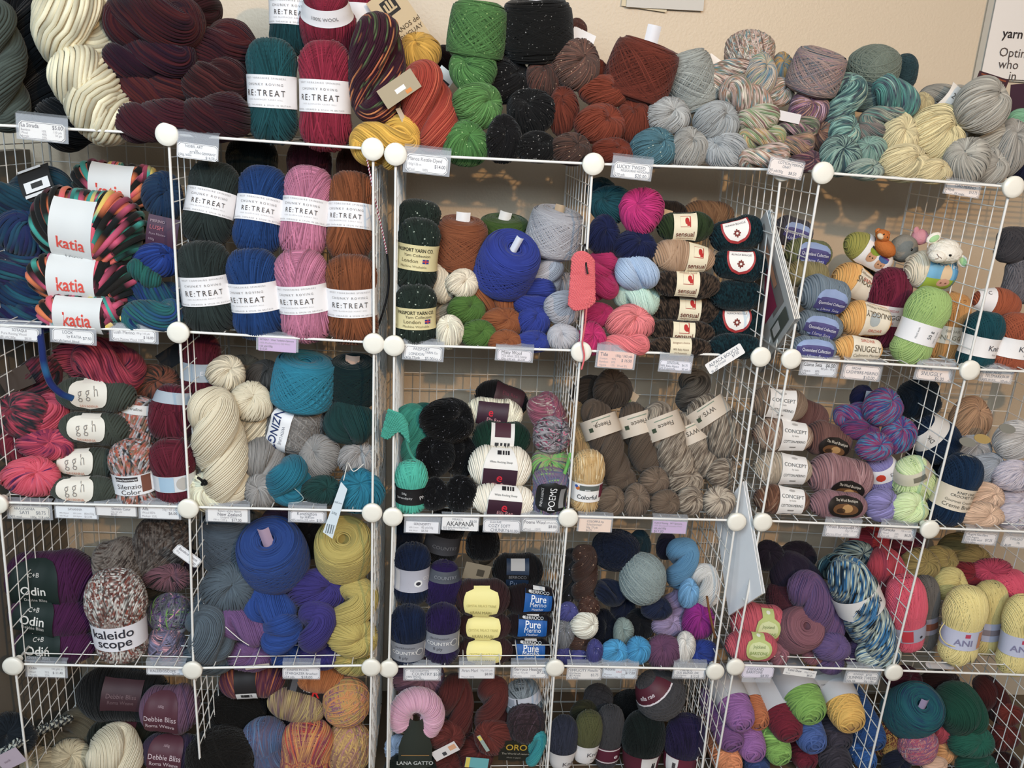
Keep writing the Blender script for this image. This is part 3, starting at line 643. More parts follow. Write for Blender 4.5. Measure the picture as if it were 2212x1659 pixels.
S('crimson skein at the back corner behind the tipped one, plain white band', 778, 30, 72, 190, 22, '#8a1733', dict(h=58, z=-.1, ring=True))
MAN = '#d8823f #3a1428 #481a30 #3a1428 #4a1d2c #40162a #5c7042 #331226 #c9683a'
H('maroon, orange and green kettle-dyed hank standing beside the crimson skein', 815, 150, 112, 226, 6, MAN, turns=.55, st=3.2, freq=6, phase=.5, slim=.55)
U('golden yellow hank above the kraft card next to the maroon hank', 906, 113, 84, 78, 12, '#cf9a22', phase=0, turns=.5, st=3.4)
H('golden yellow hank spilling over the edge beneath the maroon hank', 832, 303, 88, 150, 4, '#d9a51c', roll=72, turns=.8, st=4)
H('golden yellow hank hanging down between the two shelving units', 842, 335, 42, 60, 3, '#d0a020', turns=.5, st=3.6)
H('tomato orange kettle-dyed hank standing between gold and green hanks', 925, 232, 108, 190, 5, '#c4472c #a83622 #cf5836', roll=-12, turns=.75, st=3, freq=5, phase=.4)
H('dark brown hank in shadow behind the tomato orange one', 955, 132, 60, 90, 20, '#2a1614', roll=90, turns=.8, st=3)
sheet('swing_tag', 'kraft paper swing tag with a black hand emblem standing behind the maroon hank', 'tag', 868, 52, 78, 150, 18, -38, col='#c7ad86', texts=[('MANOS del', -28, -8, 10, '#5a4a38'), ('URUGUAY', -28, -24, 10, '#5a4a38')], blocks=[(0, 42, 34, 34, '#2b2622'), (-2, 44, 5, 24, '#c7ad86'), (6, 44, 5, 20, '#c7ad86'), (-10, 42, 5, 18, '#c7ad86'), (2, 34, 22, 4, '#c7ad86')])
sheet('swing_tag', 'small kraft card with a white sticker tied to the maroon hank', 'tag', 862, 192, 88, 44, -.6, -36, col='#a8977a', blocks=[(2, -2, 24, 10, '#ece8e2'), (16, -14, 14, 8, '#d98a4a')])
sheet('swing_tag', 'thin curved kraft card edge-on beside the tomato orange hank', 'tag', 880, 278, 16, 92, 2, -24, yaw=55, col='#d8ccb4', curl=.012)
sheet('swing_tag', 'white card with black print tucked behind the tomato orange hank', 'tag', 957, 172, 40, 44, 12, 35, col='#e8e4da', blocks=[(4, -8, 26, 18, '#2c2a28')])
K('bright green tweed cake high on the top shelf', 1031, 68, 120, 126, 9, '#4d7d3c', roll=5, pitch=5, st=2.8, fleck='#93b070')
TWG = dict(fleck='#a8c48a')
U('upper green tweed hank beneath the green cake', 1021, 152, 98, 92, 7, '#50863f', roll=-35, phase=.5, turns=.55, pitch=40, **TWG)
U('middle green tweed hank curled beside the black hanks', 1032, 227, 104, 92, 5, '#588c42', roll=60, phase=.3, turns=.6, pitch=70, **TWG)
U('lowest green tweed hank resting on the shelf edge', 1006, 312, 96, 92, 4, '#4d843c', roll=20, turns=.9, pitch=60, **TWG)
TWB = dict(fleck='#8f8c88')
K('big black flecked cake on top beside the green cake', 1160, 65, 150, 132, 11, '#1b1a19', roll=-6, pitch=12, slip=(32, 22, '#f2f0ee', 0), tilt=12, **TWB)
U('upper black flecked hank beneath the black cake', 1090, 172, 112, 92, 8, '#1d1b1b', roll=30, **TWB)
U('middle black flecked hank beside the curled green one', 1146, 243, 102, 96, 6, '#1c1b1b', roll=-35, **TWB)
U('black flecked hank on the shelf edge next to the lowest green hank', 1088, 302, 76, 98, 4, '#1b191a', roll=5, pitch=55, **TWB)
U('black flecked hank on the shelf edge next to the brown tweed one', 1158, 318, 86, 64, 4, '#1a1919', roll=80, **TWB)
TWN = dict(fleck='#b89a80')
U('brown tweed hank below the black cake', 1176, 166, 78, 82, 9, '#6a4034 #4a3a34 #7a4638', roll=-20, **TWN)
U('large brown tweed hank with a white band behind it', 1244, 140, 100, 102, 8, '#7d5648 #5c463e #8a5a48', roll=65, phase=.2, turns=.55, pitch=68, **TWN)
U('small brown tweed hank end peeping over the white band', 1246, 64, 40, 44, 17, '#6a4034 #4a2a26', **TWN)
sheet('paper_band', 'loose white paper band between two brown tweed hanks', 'paper band', 1255, 92, 52, 52, 15, 20, col='#f0edec', curl=.03)
U('brown tweed hank on the shelf edge by the connector', 1232, 322, 88, 66, 4, '#5c4238 #43322c #6a4638', roll=85, **TWN)
RUS = '#8a3a20'
U('rust hank squeezed under the brown tweed, seen edge-on', 1216, 240, 62, 98, 7, '#74301c', roll=-10, pitch=55)
U('upper rust hank lying across its pile', 1304, 197, 104, 66, 8, RUS, roll=85, phase=0)
U('rust hank glimpsed behind the upper one', 1285, 155, 55, 50, 13, '#6d2c1a', roll=20)
U('middle rust hank with radiating strands', 1296, 268, 106, 82, 6, RUS, roll=75, phase=.4, turns=.6, pitch=70)
U('rust hank between the middle one and the pale grey hanks', 1366, 262, 72, 96, 6, '#7c331d', roll=15, pitch=60)
U('lowest rust hank touching the teal tweed one', 1322, 326, 88, 54, 4, '#7a3019', roll=88)
K('rust brown cake with a rolled white tag, leaning on the top shelf', 1384, 154, 142, 128, 10, '#75301f', roll=14, pitch=8, slip=(30, 36, '#e4e2e4', -6))
U('teal tweed hank on the shelf edge beside the rust pile', 1412, 319, 98, 80, 4, '#4a7683', roll=35, pitch=60, fleck='#b9c4b4')
K('pale grey cake leaning over beside the rust cake', 1492, 178, 104, 130, 10, '#9c9f98', roll=-22, pitch=4, dens=1.1)
sheet('paper_band', 'folded white paper corner behind the pale grey cake', 'paper band', 1524, 162, 34, 84, 15, 30, col='#efe6dc')
TWY = dict(fleck='#6d6a66')
U('silver grey hank under the pale grey cake', 1443, 250, 94, 74, 7, '#a9a9a6', roll=70, **TWY)
U('silver grey hank with slanting strands against the pastel stack', 1548, 262, 98, 82, 5, '#9fa2a2', roll=50, **TWY)
U('warm grey hank on the edge beside the teal tweed one', 1487, 320, 78, 84, 4, '#a09d96', roll=10, pitch=60, **TWY)
U('silver grey hank on the edge beside the pastel stack', 1564, 326, 98, 76, 4, '#a4a7a8', roll=-60, **TWY)
PAS = '#6e5a50 #cfc0ae #6a949a #a87858 #d2b7ab #7d8468 #8a6a62 #d9cdb8'
PK = dict(freq=11, st=2.6)
W('round pastel multicoloured ball crowning the pastel stack', 1619, 112, 112, 88, 11, PAS, freq=10)
H('pastel hank lying across the top of its stack beside the grey cake', 1580, 162, 62, 125, 9, PAS, roll=70, turns=.7, **PK)
U('pastel hank end facing out below the round pastel ball', 1642, 162, 66, 88, 8, '#7da088 #d2b08a #4f7f96 #cdbfae', roll=10, freq=10)
U('small pastel hank with a mustard patch behind the pastel stack', 1688, 150, 46, 66, 14, '#6e7468 #4f7f96 #c2923a #8a7a6a', freq=9)
U('pastel hank peeping out beside the pink and blue cake', 1682, 198, 66, 58, 10, PAS, roll=60, freq=11)
H('twisted pastel hank in the middle of its stack', 1612, 215, 70, 122, 6, PAS, roll=-62, turns=1.1, **PK)
H('pastel hank third from the shelf in its stack', 1637, 256, 54, 92, 5, '#a87858 #d2c0ae #7d9a68 #8a5a5a', roll=80, turns=.7, **PK)
H('pastel hank second from the shelf in its stack', 1645, 298, 50, 104, 4.5, '#8a7060 #c9a06a #7d9a68 #cdb7a5 #5a5350', roll=84, turns=.8, **PK)
H('pastel hank at the bottom of its stack above the cardboard strip', 1650, 338, 48, 110, 4, PAS, roll=78, turns=.7, **PK)
sheet('cardboard_strip', 'brown cardboard strip lying under the pastel hanks', 'cardboard', 1640, 357, 95, 12, 3, 3, col='#a8875f')
K('dusty pink and blue cake on the top shelf', 1763, 156, 110, 96, 9, '#a2807a #6d6a70 #b08f82 #5a6f7a #a87f88', roll=8, pitch=16, st=2.4, freq=5)
PPL = '#8a4a6e #b98aa0 #5c4a5c #b8866a #caa5b5'
U('pink and purple variegated hank under the dusty pink cake', 1746, 235, 84, 72, 6, PPL, roll=20, freq=10, phase=.3, turns=.6, pitch=70)
sheet('paper_band', 'plain white paper band squeezed between two variegated hanks', 'paper band', 1704, 253, 52, 20, 4, 8, col='#dcd6d4')
H('magenta and green variegated hank second from the top of its pile', 1723, 276, 44, 92, 5, '#8a3a58 #c99aa2 #6a7a5a #5a3a52 #c2a08a', roll=84, turns=.7, **PK)
H('brown and purple variegated hank above the handwritten tag', 1718, 314, 50, 82, 4.5, '#7a4a5a #b98f6a #4f5a58 #a87a82', roll=70, turns=.8, **PK)
U('copper variegated hank behind the brown and purple one', 1778, 296, 60, 62, 8, '#7d5a4a #4a3a3e #a5775a #5e6a66', roll=-40, freq=10)
U('plum variegated hank at the shelf edge behind the handwritten tag', 1742, 348, 66, 46, 4, '#7a3a52 #4a3a48 #a8766a', roll=80, freq=10)
TEA = '#3d6a6a #4a4a58 #8fbfae #35525c #6d8a80 #a9b8a0'
H('teal striped hank standing between the pink pile and its teal neighbours', 1822, 222, 76, 120, 6, TEA, roll=12, turns=.6, **PK)
U('dim teal hank behind the teal striped ones', 1818, 168, 70, 60, 15, '#2f4f52 #4f6f6a', freq=9)
U('teal striped hank beneath the standing one', 1824, 287, 66, 76, 5, TEA, roll=30, freq=10, phase=0)
U('dark teal striped hank on the shelf edge', 1812, 338, 88, 84, 4, '#35525c #2f4048 #8fae9f #4f7f7a', roll=15, freq=10)
U('teal and grey hank lying below the olive grey cake', 1866, 200, 80, 72, 8, '#4f6a68 #3f5058 #88a89a', roll=55, freq=10)
H('teal and aqua hank with strands sweeping towards the pale yellow hanks', 1930, 208, 70, 118, 6, '#3f7a78 #5aa092 #4a4a60 #8fb8a8', roll=-55, turns=.7, **PK)
H('grey green striped hank with a knotted tie', 1906, 255, 52, 96, 5.5, '#4f6a68 #a8a890 #5f5a60 #6f9a8c', roll=70, turns=.7, **PK)
H('small grey green striped hank in the middle of the teal pile', 1877, 287, 44, 68, 5, '#5f7a74 #8a7a72 #4f5a5a', roll=80, turns=.7, **PK)
U('round teal striped hank lower in the teal pile', 1880, 328, 66, 64, 4.5, '#4f7a70 #88a898 #4a5258', roll=-25, freq=10)
U('teal striped hank lowest in its pile, touching the pale yellow hank', 1868, 366, 80, 44, 4, '#3f6a6c #9fb0a0 #4a5058', roll=80, freq=10)
W('olive grey domed cake above the teal striped hanks', 1887, 146, 114, 92, 9, '#7d8778 #6a7466', sy=1)
W('dark petrol cake half hidden behind the olive grey one', 1952, 158, 58, 78, 16, '#2c474d')
YEL = '#d2c290'
U('pale yellow hank standing next to the teal pile', 1940, 298, 80, 98, 5, YEL, roll=20, pitch=50)
U('largest pale yellow hank with a deep central crease', 2020, 290, 122, 122, 5, '#d6c68f', roll=35, phase=.9, turns=.42, pitch=74)
U('pale yellow hank drooping over the edge below the largest one', 1952, 352, 112, 78, 4, YEL, roll=60, phase=.4, turns=.5)
U('small pale yellow hank on the edge beside the grey hanks', 2016, 370, 76, 52, 4, '#cbb987', roll=85)
U('pale yellow hank glimpsed behind the largest one', 1992, 225, 46, 46, 12, '#b9a878')
GRW = '#aba69a'
H('soft grey wool hank lying at the back with a white band', 2040, 212, 58, 110, 13, '#9a9488', roll=82, turns=.5, st=3.4)
sheet('paper_band', 'white paper band round the grey wool hank at the back', 'paper band', 2056, 212, 30, 62, 9, 32, col='#e6e1da', curl=.05, texts=[('2', -4, 6, 12, '#6a6660')])
U('large soft grey wool hank on top of its pile', 2122, 226, 112, 112, 6, GRW, roll=25, phase=.7, turns=.45, st=3.2)
U('soft grey wool hank edge-on beside the largest pale yellow one', 2066, 264, 62, 92, 6, '#a69f92', roll=0, pitch=50, st=3.2)
U('soft grey wool hank in the middle of its pile with a tie', 2150, 300, 84, 68, 6, '#a8a294', roll=75, st=3.2)
U('grey wool hank glimpsed between two others', 2106, 282, 46, 50, 11, '#99937f')
U('soft grey wool hank on the edge beside the small pale yellow one', 2088, 348, 92, 96, 4, GRW, roll=-30, phase=.5, turns=.5, st=3.2)
U('soft grey wool hank on the edge by the price card', 2138, 362, 76, 74, 4, '#aca79c', roll=30, st=3.2)
U('soft grey wool hank drooping beside the end connector', 2182, 320, 70, 116, 5, '#a49e94', roll=-20, pitch=55, st=3.2)
sheet('ball_wrapper', 'dark purple paper wrapper with copper edge behind the large grey hank', 'wrapper', 2142, 178, 72, 30, 14, 12, col='#3c1f2a', blocks=[(0, 10, 60, 3, '#8a4a32')])
sheet('ball_wrapper', 'purple wrapper edge at the picture border behind grey wool', 'wrapper', 2200, 215, 40, 64, 12, -8, col='#3a2030')
U('mint green hank cut by the picture border', 2204, 256, 52, 40, 10, '#7ab48c', roll=80)
U('navy hank cut by the picture border behind the grey wool', 2204, 300, 54, 62, 10, '#23264a')
U('lower navy hank hanging behind the end connector', 2208, 350, 60, 90, 7, '#1b1c38')
# ================================================================== first cubes under the top shelf
ROV = '#1f5a70 #1c3d63 #2a2657 #1a6d78 #16294a'
H('dark teal roving hank with a barcode wrapper at the back beside the multicoloured balls', 62, 425, 105, 190, 14, '#16344a #1a4a5c #1c2440', roll=75, turns=.6, st=7, freq=6)
sheet('ball_wrapper', 'black paper wrapper with a white barcode panel on the dark teal roving hank', 'wrapper', 76, 393, 72, 70, 9.5, -22, -20, col='#1e1d1d', blocks=[(2, -8, 56, 24, '#e6e6e6'), (2, -7, 26, 12, '#3a3a3a'), (2, -27, 64, 7, '#d8d8d8'), (-4, 30, 52, 5, '#b8b8b8')], curl=.03)
U('blue roving hank bulging below the barcode wrapper', 58, 500, 112, 105, 8, '#22506e #1c3c62 #2c2c60 #1f6070', st=7, roll=30, phase=.6, turns=.5, pitch=68, freq=5)
H('teal roving hank with a purple strand across it beside the multicoloured balls', 42, 572, 90, 190, 10, '#1f6673 #1c4467 #342a5c #1a6d78', roll=72, turns=.6, st=7, slim=.6, freq=6)
H('navy and teal roving hank second from the bottom beside the multicoloured balls', 42, 638, 72, 180, 9.5, '#1a4a68 #1a2f58 #1a6678', roll=84, turns=.6, st=7, slim=.6, freq=6)
H('navy and teal roving hank resting on the shelf above the printed roving card', 40, 685, 58, 170, 9, '#1d4a72 #241f50 #1a6070', roll=88, turns=.6, st=7, slim=.6, freq=6)
MUL = '#e8506a #f07a3c #1b1d1e #24282a #e05078 #20201f #2a2724 #2fae9f #1b1b1d #2fae9f #e2c04a'
def KAT(w=88, h=120, z=-.12, q=0, t=1):
    tx = [('katia', 0, -h*.10, 25, '#e0584e', .035, .9)]
    tx += [('LOOK', 4, -h*.33, 9, '#6a6a6a', 0, 1.1)] if t else []
    return dict(mode='along', z=z, q=q, w=w, h=h, col='#dcdddb', off=.006, texts=tx)
mk_ = dict(st=10, freq=2.6, p=2.3, fan=.95)
B('multicoloured roving ball at the back of its cube, topmost of the four', 262, 398, 196, 96, 13, MUL, KAT(88, 90, -.1, -6, 0), roll=6, **mk_)
B('largest multicoloured roving ball, its pale paper band twisted askew', 194, 490, 228, 172, 6, MUL, KAT(88, 150, -.12, -22), roll=8, **mk_)
B('multicoloured roving ball in the middle of the stack, band facing straight out', 180, 602, 222, 112, 5.5, MUL, KAT(98, 108, -.08, -2), roll=2, **mk_)
B('multicoloured roving ball at the bottom of the stack, standing on the shelf', 184, 678, 192, 78, 5, MUL, KAT(98, 76, -.05, -4), roll=2, **mk_)
BLU = '#1d3f80 #1b3668 #1a5a68 #20306a'
U('dark blue roving hank behind the grid wires above the plum wrapper', 352, 425, 78, 100, 10, '#22405f #1c3354', st=6, roll=40, phase=.3)
sheet('ball_wrapper', 'plum printed paper wrapper behind the grid on the blue roving hank', 'wrapper', 350, 502, 66, 66, 6, 10, col='#4a2f42', texts=[('MERINO', -26, 22, 6, '#b8a0a8'), ('LUSH', -26, 8, 9, '#c2707a'), ('Pure Merino', -26, -6, 5, '#a08c98'), ('100g', -26, -18, 5, '#a08c98')], curl=.02)
U('bright blue roving hank below the plum wrapper', 342, 560, 92, 68, 6, '#2148a0 #1d3a86 #1c3070', st=6, roll=78, phase=.2)
H('green twisted roving end beside the bright blue hank', 312, 592, 38, 74, 5, '#1c6a60 #1f5a5a', roll=-50, turns=1.6, st=5)
H('blue and sea green roving hank with loose strands low in its cube', 330, 636, 72, 122, 7, BLU, roll=-70, turns=.5, st=5, slim=.6, freq=7)
H('blue and sea green roving hank lying on the shelf behind its price card', 330, 683, 66, 126, 6, '#21478a #1f6a6a #1a2f66', roll=84, turns=.5, st=5, slim=.6, freq=7)
cord('yarn_tail', 'loose thick blue roving tail dangling in front of the pink and red yarn', 'yarn', [(86, 705, 1), (90, 745, -2), (96, 790, -3), (110, 828, -3), (132, 850, -3), (157, 861, -2)], .0065, yarn('#1c3f86 #1d6a9a #1c2f70 #22306f', freq=12))
# cube of eight white-banded skeins
S('charcoal green skein with white band, upper row, by the wire side', 455, 440, 116, 178, 7, '#2c3735', RT(54, 4), roll=9, pitch=-14)
S('royal blue skein with white band, upper row', 562, 455, 112, 190, 7, '#17407a', RT(54, 2), roll=6, pitch=-14)
S('rose pink skein with white band, upper row', 660, 458, 112, 196, 7, '#c2708e', RT(54, -4), roll=5, pitch=-12)
S('copper brown skein with white band, upper row, by the twisted cord', 757, 468, 108, 190, 7, '#8a4a22', RT(54, -8), roll=2, pitch=-12)
S('charcoal green skein with white band, standing on the shelf in front', 447, 622, 124, 198, 5.5, '#2c3735', RT(62, 4), roll=-6)
S('royal blue skein with white band, standing on the shelf in front', 552, 636, 122, 196, 5.5, '#17407a', RT(62, -12), roll=-6)
S('rose pink skein with white band, standing on the shelf in front', 656, 640, 124, 200, 5.5, '#c2708e', RT(60, -10), roll=-6)
S('copper brown skein with white band, standing on the shelf beside the pink one', 760, 648, 120, 194, 5.5, '#8a4a22', RT(60, 0), roll=-2)
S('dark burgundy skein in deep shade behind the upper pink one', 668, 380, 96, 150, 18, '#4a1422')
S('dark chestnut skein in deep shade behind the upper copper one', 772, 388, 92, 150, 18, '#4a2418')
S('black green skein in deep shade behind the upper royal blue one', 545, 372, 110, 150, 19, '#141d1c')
cord('twisted_cord', 'red and white twisted cord hanging from the corner connector between two units', 'cord', [(790, 330, -1), (800, 380, 0), (812, 440, 1), (826, 500, 2), (836, 550, 3)], .0016, plain('cord_white', '#e8e0e0', .8), plain('cord_red', '#9a3a50', .8), 90)
cord('cable', 'thin black cable drooping in the gap between two shelving units', 'cable', [(836, 548, 3), (840, 590, 3.2), (838, 630, 3.2), (828, 672, 3.2), (817, 705, 3.5)], .0022, plain('cable_black', '#18181a', .4))
# cube of mixed green, brown, blue and grey yarn
PAS_ = lambda h=54, dx=0: dict(h=h, ring=True, col='#dccf9e', pw=.45, texts=[('PASSPORT YARN CO.', dx, h*.30, 7.5, '#2f2a22', .02, .78), ('Yarn Collection', dx + 6, h*.10, 6, '#5a5240'), ('London', dx - 8, -h*.12, 8, '#6a5f44'), ('Machine Washable', dx, -h*.34, 5, '#8a8060')], blocks=[(dx + 24, -h*.12, 13, 9, '#2f3f86'), (dx + 24, -h*.12, 13, 2.4, '#c2484a', 'rect', 1), (dx + 24, -h*.12, 2.6, 9, '#c2484a', 'rect', 1)])
TWK = dict(fleck='#b9c4b4')
S('dark green tweed skein without a visible band on top of the banded one', 905, 476, 92, 86, 10, '#27332b', st=3.2, roll=4, **TWK)
S('dark green tweed skein with cream printed band, upper of the two', 902, 552, 96, 158, 5.5, '#26332b', PAS_(54, -6), st=3.2, roll=4, **TWK)
S('dark green tweed skein with cream printed band, standing on the shelf', 898, 682, 94, 134, 5, '#26332b', PAS_(46, 2), st=3.2, roll=-1, **TWK)
K('rust brown cake with a white tag on top, beside the dark green skeins', 996, 528, 110, 118, 11, '#96522a #844420', roll=2, pitch=10, slip=(30, 16, '#eeebe8', 0), st=2.3)
K('olive green cake behind the bright blue one', 1088, 505, 106, 74, 17, '#4a6526 #3a5420', pitch=10, slip=(26, 14, '#eae6e0', 12), st=2.4)
K('bright blue cake tipped forward with a tag in its hole', 1095, 572, 128, 126, 7, '#3346a8 #2a3a94', roll=16, pitch=38, slip=(16, 24, '#dfe2ea', 8), st=2.6, tilt=16)
K('light grey cake with a kraft slip on top, by the wire side', 1198, 502, 116, 108, 11, '#b3b2b6 #9c9aa0', roll=8, pitch=8, slip=(22, 11, '#b9a184', 2), st=2.3)
CRM = '#e2d0b4'
H('cream hank tucked between the dark green skein and the brown cake', 950, 612, 52, 86, 8, CRM, roll=-25, turns=.6)
U('round cream hank under the rust brown cake', 999, 612, 66, 60, 6, CRM, roll=70, phase=.3)
H('cream hank squeezed edge-on beside the lower dark green skein', 962, 662, 42, 80, 8, '#cbb697', roll=15, turns=.6)
U('cream hank slanting on the shelf next to the lower dark green skein', 971, 717, 58, 72, 4.5, '#e6d6bc', roll=-38, pitch=58)
GRN = '#567d2c #456a24'
U('moss green hank curled below the round cream one', 1008, 668, 78, 66, 6, GRN, roll=65, phase=.4)
U('moss green hank resting on the shelf behind the price card', 1033, 722, 76, 60, 4.5, GRN, roll=55, phase=.5)
BRN = '#a05a2a #8a4820'
H('copper brown hank fanned out beneath the bright blue cake', 1064, 640, 72, 112, 7, BRN, roll=-55, turns=.5, st=3.4, slim=.6)
U('copper brown hank in the middle of its pile', 1083, 696, 90, 60, 5.5, BRN, roll=80, st=3.2, phase=.3)
U('copper brown hank at the bottom of its pile', 1090, 737, 72, 46, 4.5, BRN, roll=70, st=3.2)
BLV = '#3446a4 #2a3a90'
H('violet blue hank under the tipped cake', 1154, 640, 62, 98, 7, BLV, roll=58, turns=.6)
U('violet blue hank in the middle of its pile', 1151, 694, 68, 70, 5.5, BLV, roll=20, pitch=60)
U('violet blue hank at the bottom of its pile', 1151, 738, 72, 46, 4.5, BLV, roll=80, phase=.4)
LGR = '#bdbbc0 #a8a6ac'
H('light grey hank with a gathered collar under the grey cake', 1180, 596, 70, 92, 7, LGR, roll=15, turns=.7)
U('light grey hank behind the coral knitted sample', 1222, 618, 56, 56, 12, '#a3a1a6', roll=10)
U('light grey hank in the middle of its pile', 1215, 664, 76, 72, 5.5, LGR, roll=45, phase=.3)
U('light grey hank at the bottom of its pile', 1216, 728, 68, 56, 4.5, LGR, roll=-30, phase=.6)
# cube with magenta, pale blue and dark boucle
U('dark teal hank at the top of its pile behind the magenta one', 1318, 442, 90, 78, 9, '#15515c', roll=-55, phase=.2)
U('navy teal hank glimpsed at the back above the dark teal one', 1298, 408, 60, 46, 17, '#143a48', roll=20)
U('hot magenta hank high in the pile beside the dark teal one', 1385, 456, 92, 98, 8, '#d01478', roll=-25, phase=.5, turns=.5, pitch=62)
U('navy hank standing beneath the dark teal one by the wire side', 1303, 508, 68, 82, 8, '#1e2650', roll=5, pitch=55)
U('navy hank curled below the hot magenta one', 1371, 532, 92, 68, 7, '#1e2650', roll=82, phase=.5)
MAG = '#c41664 #b01258'
H('magenta hank behind the coral sample, topmost of four', 1300, 575, 62, 72, 7, MAG, roll=70, turns=.6)
H('magenta hank second from the top beside the pale blue one', 1300, 620, 60, 70, 6.5, MAG, roll=80, turns=.6)
U('magenta hank third from the top beside the mint one', 1292, 680, 72, 50, 6, MAG, roll=80)
U('magenta hank at the foot of the pile beside the connector', 1277, 733, 60, 72, 4.5, '#cb1468', roll=15, pitch=55)
H('pale blue hank with loose loops lying above the mint one', 1375, 590, 72, 96, 6, '#b0c6e0 #9db4d2', roll=-72, turns=.6)
H('mint green hank lying between the pale blue and the coral hanks', 1375, 640, 72, 104, 6, '#c6e4d2 #b4d4c2', roll=-68, turns=.55)
U('coral pink hank with radiating strands', 1360, 698, 100, 76, 5, '#ee7a7c', roll=75, phase=.4, turns=.6, pitch=68)
H('coral pink hank at the bottom lying on the wire shelf', 1353, 746, 48, 100, 4.5, '#ea7074', roll=84, turns=.6)
def SEN(w=48, h=58, z=-.05, q=0, full=True):
    tx = [('sensual', 0, -h*.22, 10, '#7a4a3c', .01), ('designers choice', 0, -h*.36, 4, '#a5826c')]
    bl = [(0, h*.18, 22, 22, '#b03a34'), (-1, h*.18, 20, 20, '#ece0c2', 'rect', 1), (3, h*.19, 9, 14, '#b8302e', 'oval', 2), (6, h*.10, 6, 8, '#b8302e', 'rect', 2)]
    if full: tx.append(('elisabeth lavold', 0, h*.42, 4.5, '#a5826c'))
    return dict(mode='along', z=z, q=q, w=w, h=h, col='#ece0c2', texts=tx, blocks=bl)
BOU = dict(st=4.0, fleck=None)
B('forest green boucle ball with cream band, topmost of its stack', 1480, 490, 122, 68, 8, '#2f4020', SEN(50, 60, -.1, 0, False), roll=-3, st=3.4)
B('beige boucle ball with cream band set off-centre', 1475, 555, 138, 72, 7, '#c09a78 #a88260', SEN(44, 66, .38, 0, False), roll=4, st=4.2)
DBR = '#2a211b #1f1814 #5a4636 #241b16'
B('dark brown boucle ball with cream band under the beige one', 1483, 614, 146, 64, 6, DBR, SEN(50, 58, -.05, 0), roll=1, freq=40)
B('dark brown boucle ball with cream band third from the bottom', 1480, 668, 152, 66, 6, DBR, SEN(48, 56, .05, 2), roll=2, freq=40)
B('dark brown boucle ball with cream band second from the bottom', 1472, 716, 144, 54, 5.5, DBR, SEN(48, 40, 0, 0, False), roll=1, freq=40)
B('dark brown boucle ball lowest on the wire shelf beside the coral hank', 1470, 750, 136, 46, 5.5, DBR, dict(mode='along', z=-.06, w=46, h=40, col='#e8dcbe', texts=[('designers choice', 0, 8, 4, '#a5826c'), ('98% Baby Alpaca', 0, -4, 3.6, '#8f7a68'), ('2% Polyamide', 0, -11, 3.6, '#8f7a68')]), freq=40)
B('dark brown boucle ball at the back behind the green one', 1438, 458, 90, 50, 18, '#241b16 #3a2c22', freq=40)
B('tan boucle ball at the back against the wall', 1530, 462, 110, 56, 20, '#8f6640 #7a5232', st=4.5)
sheet('paper_slip', 'small cream paper slip sticking up between the boucle balls', 'paper slip', 1436, 464, 30, 24, 12, 12, col='#cfae86')
BTE = '#0f2a32 #0b1c22 #123a42 #0a161b'
def RND(q=0): return dict(mode='along', z=-.15, q=q, w=62, h=50, out='dome2', col='#a8383a', texts=[('ALPACA BOUCLE', 0, 15, 4, '#6a5a58')], blocks=[(0, 2, 54, 42, '#f0ece6', 'dome2'), (0, -3, 11, 11, '#7a3a34', 'rect', 1), (0, -3, 5, 5, '#e8e0d8', 'oval', 2), (0, -3, 16, 3, '#7a3a34', 'rect', 1), (0, -3, 3, 16, '#7a3a34', 'rect', 1)])
OUT['dome2'] = lambda t: np.where(t < .45, np.sqrt(np.maximum(0, 1 - ((t - .45)/1.45)**2)), 1 - .12*np.maximum(0, t - .45))
B('black teal boucle ball with round white label tilted, topmost of its stack', 1592, 505, 118, 78, 8, BTE, RND(6), roll=-14, freq=60, st=3)
B('black teal boucle ball with round white label, second of its stack', 1598, 572, 116, 76, 7, BTE, RND(4), roll=3, freq=60, st=3)
B('black teal boucle ball without a label in the middle of its stack', 1592, 638, 114, 66, 6.5, BTE, roll=-2, freq=60, st=3)
B('black teal boucle ball with round white label, lowest of the labelled ones', 1590, 698, 120, 76, 6, BTE, RND(4), roll=1, freq=60, st=3)
B('black teal boucle ball lying on the shelf behind the tilted price card', 1588, 748, 112, 56, 6, BTE, freq=60, st=3)
# cube with toy-topped balls
QL = lambda w=78, h=58, z=-.05, q=0: dict(mode='along', z=z, q=q, w=w, h=h, out='oval2', col='#8fa0c4', texts=[('Queensland Collection', 0, -2, 6, '#e6e6ee', 0, .80), ('Llama Seta', 3, -h*.30, 7, '#d8d8e8')], blocks=[(0, -h*.12, w*.985, h*.40, '#4a4674'), (6, -h*.33, w*.70, h*.26, '#4a4a8a'), (0, h*.10, w*.8, h*.16, '#55507f', 'oval')])
OUT['oval2'] = lambda t: np.maximum(.0, 1 - np.abs(t)**2.6)**.5
GBL = '#7d8c98 #6a7986'
B('slate blue ball with landscape label, topmost of the three by the wire side', 1780, 637, 112, 86, 7, GBL, QL(72, 54, .12, -14), roll=10, st=3.6)
B('slate blue ball with landscape label, middle of the three', 1768, 703, 106, 64, 6, GBL, QL(76, 46, -.05, -4), roll=10, st=3.6)
B('slate blue ball with landscape label, standing on the shelf', 1757, 753, 98, 58, 5.5, GBL, QL(82, 44, -.08, -2), roll=4, st=3.6)
B('khaki ball under the olive one behind the slate blue balls', 1742, 592, 96, 58, 12, '#9a8c5c #857848', st=3.4)
B('olive ball with landscape label at the back of its pile', 1745, 546, 104, 66, 12, '#7d8050 #6a6e40', QL(74, 46, .1, 0), roll=6, st=3.4)
B('grey violet ball with landscape label, highest by the wires', 1712, 502, 86, 70, 13, '#5c5860 #4a464e', QL(60, 40, 0, 0), roll=14, st=3.2)
ORG = '#e8ae55 #dc9c42'
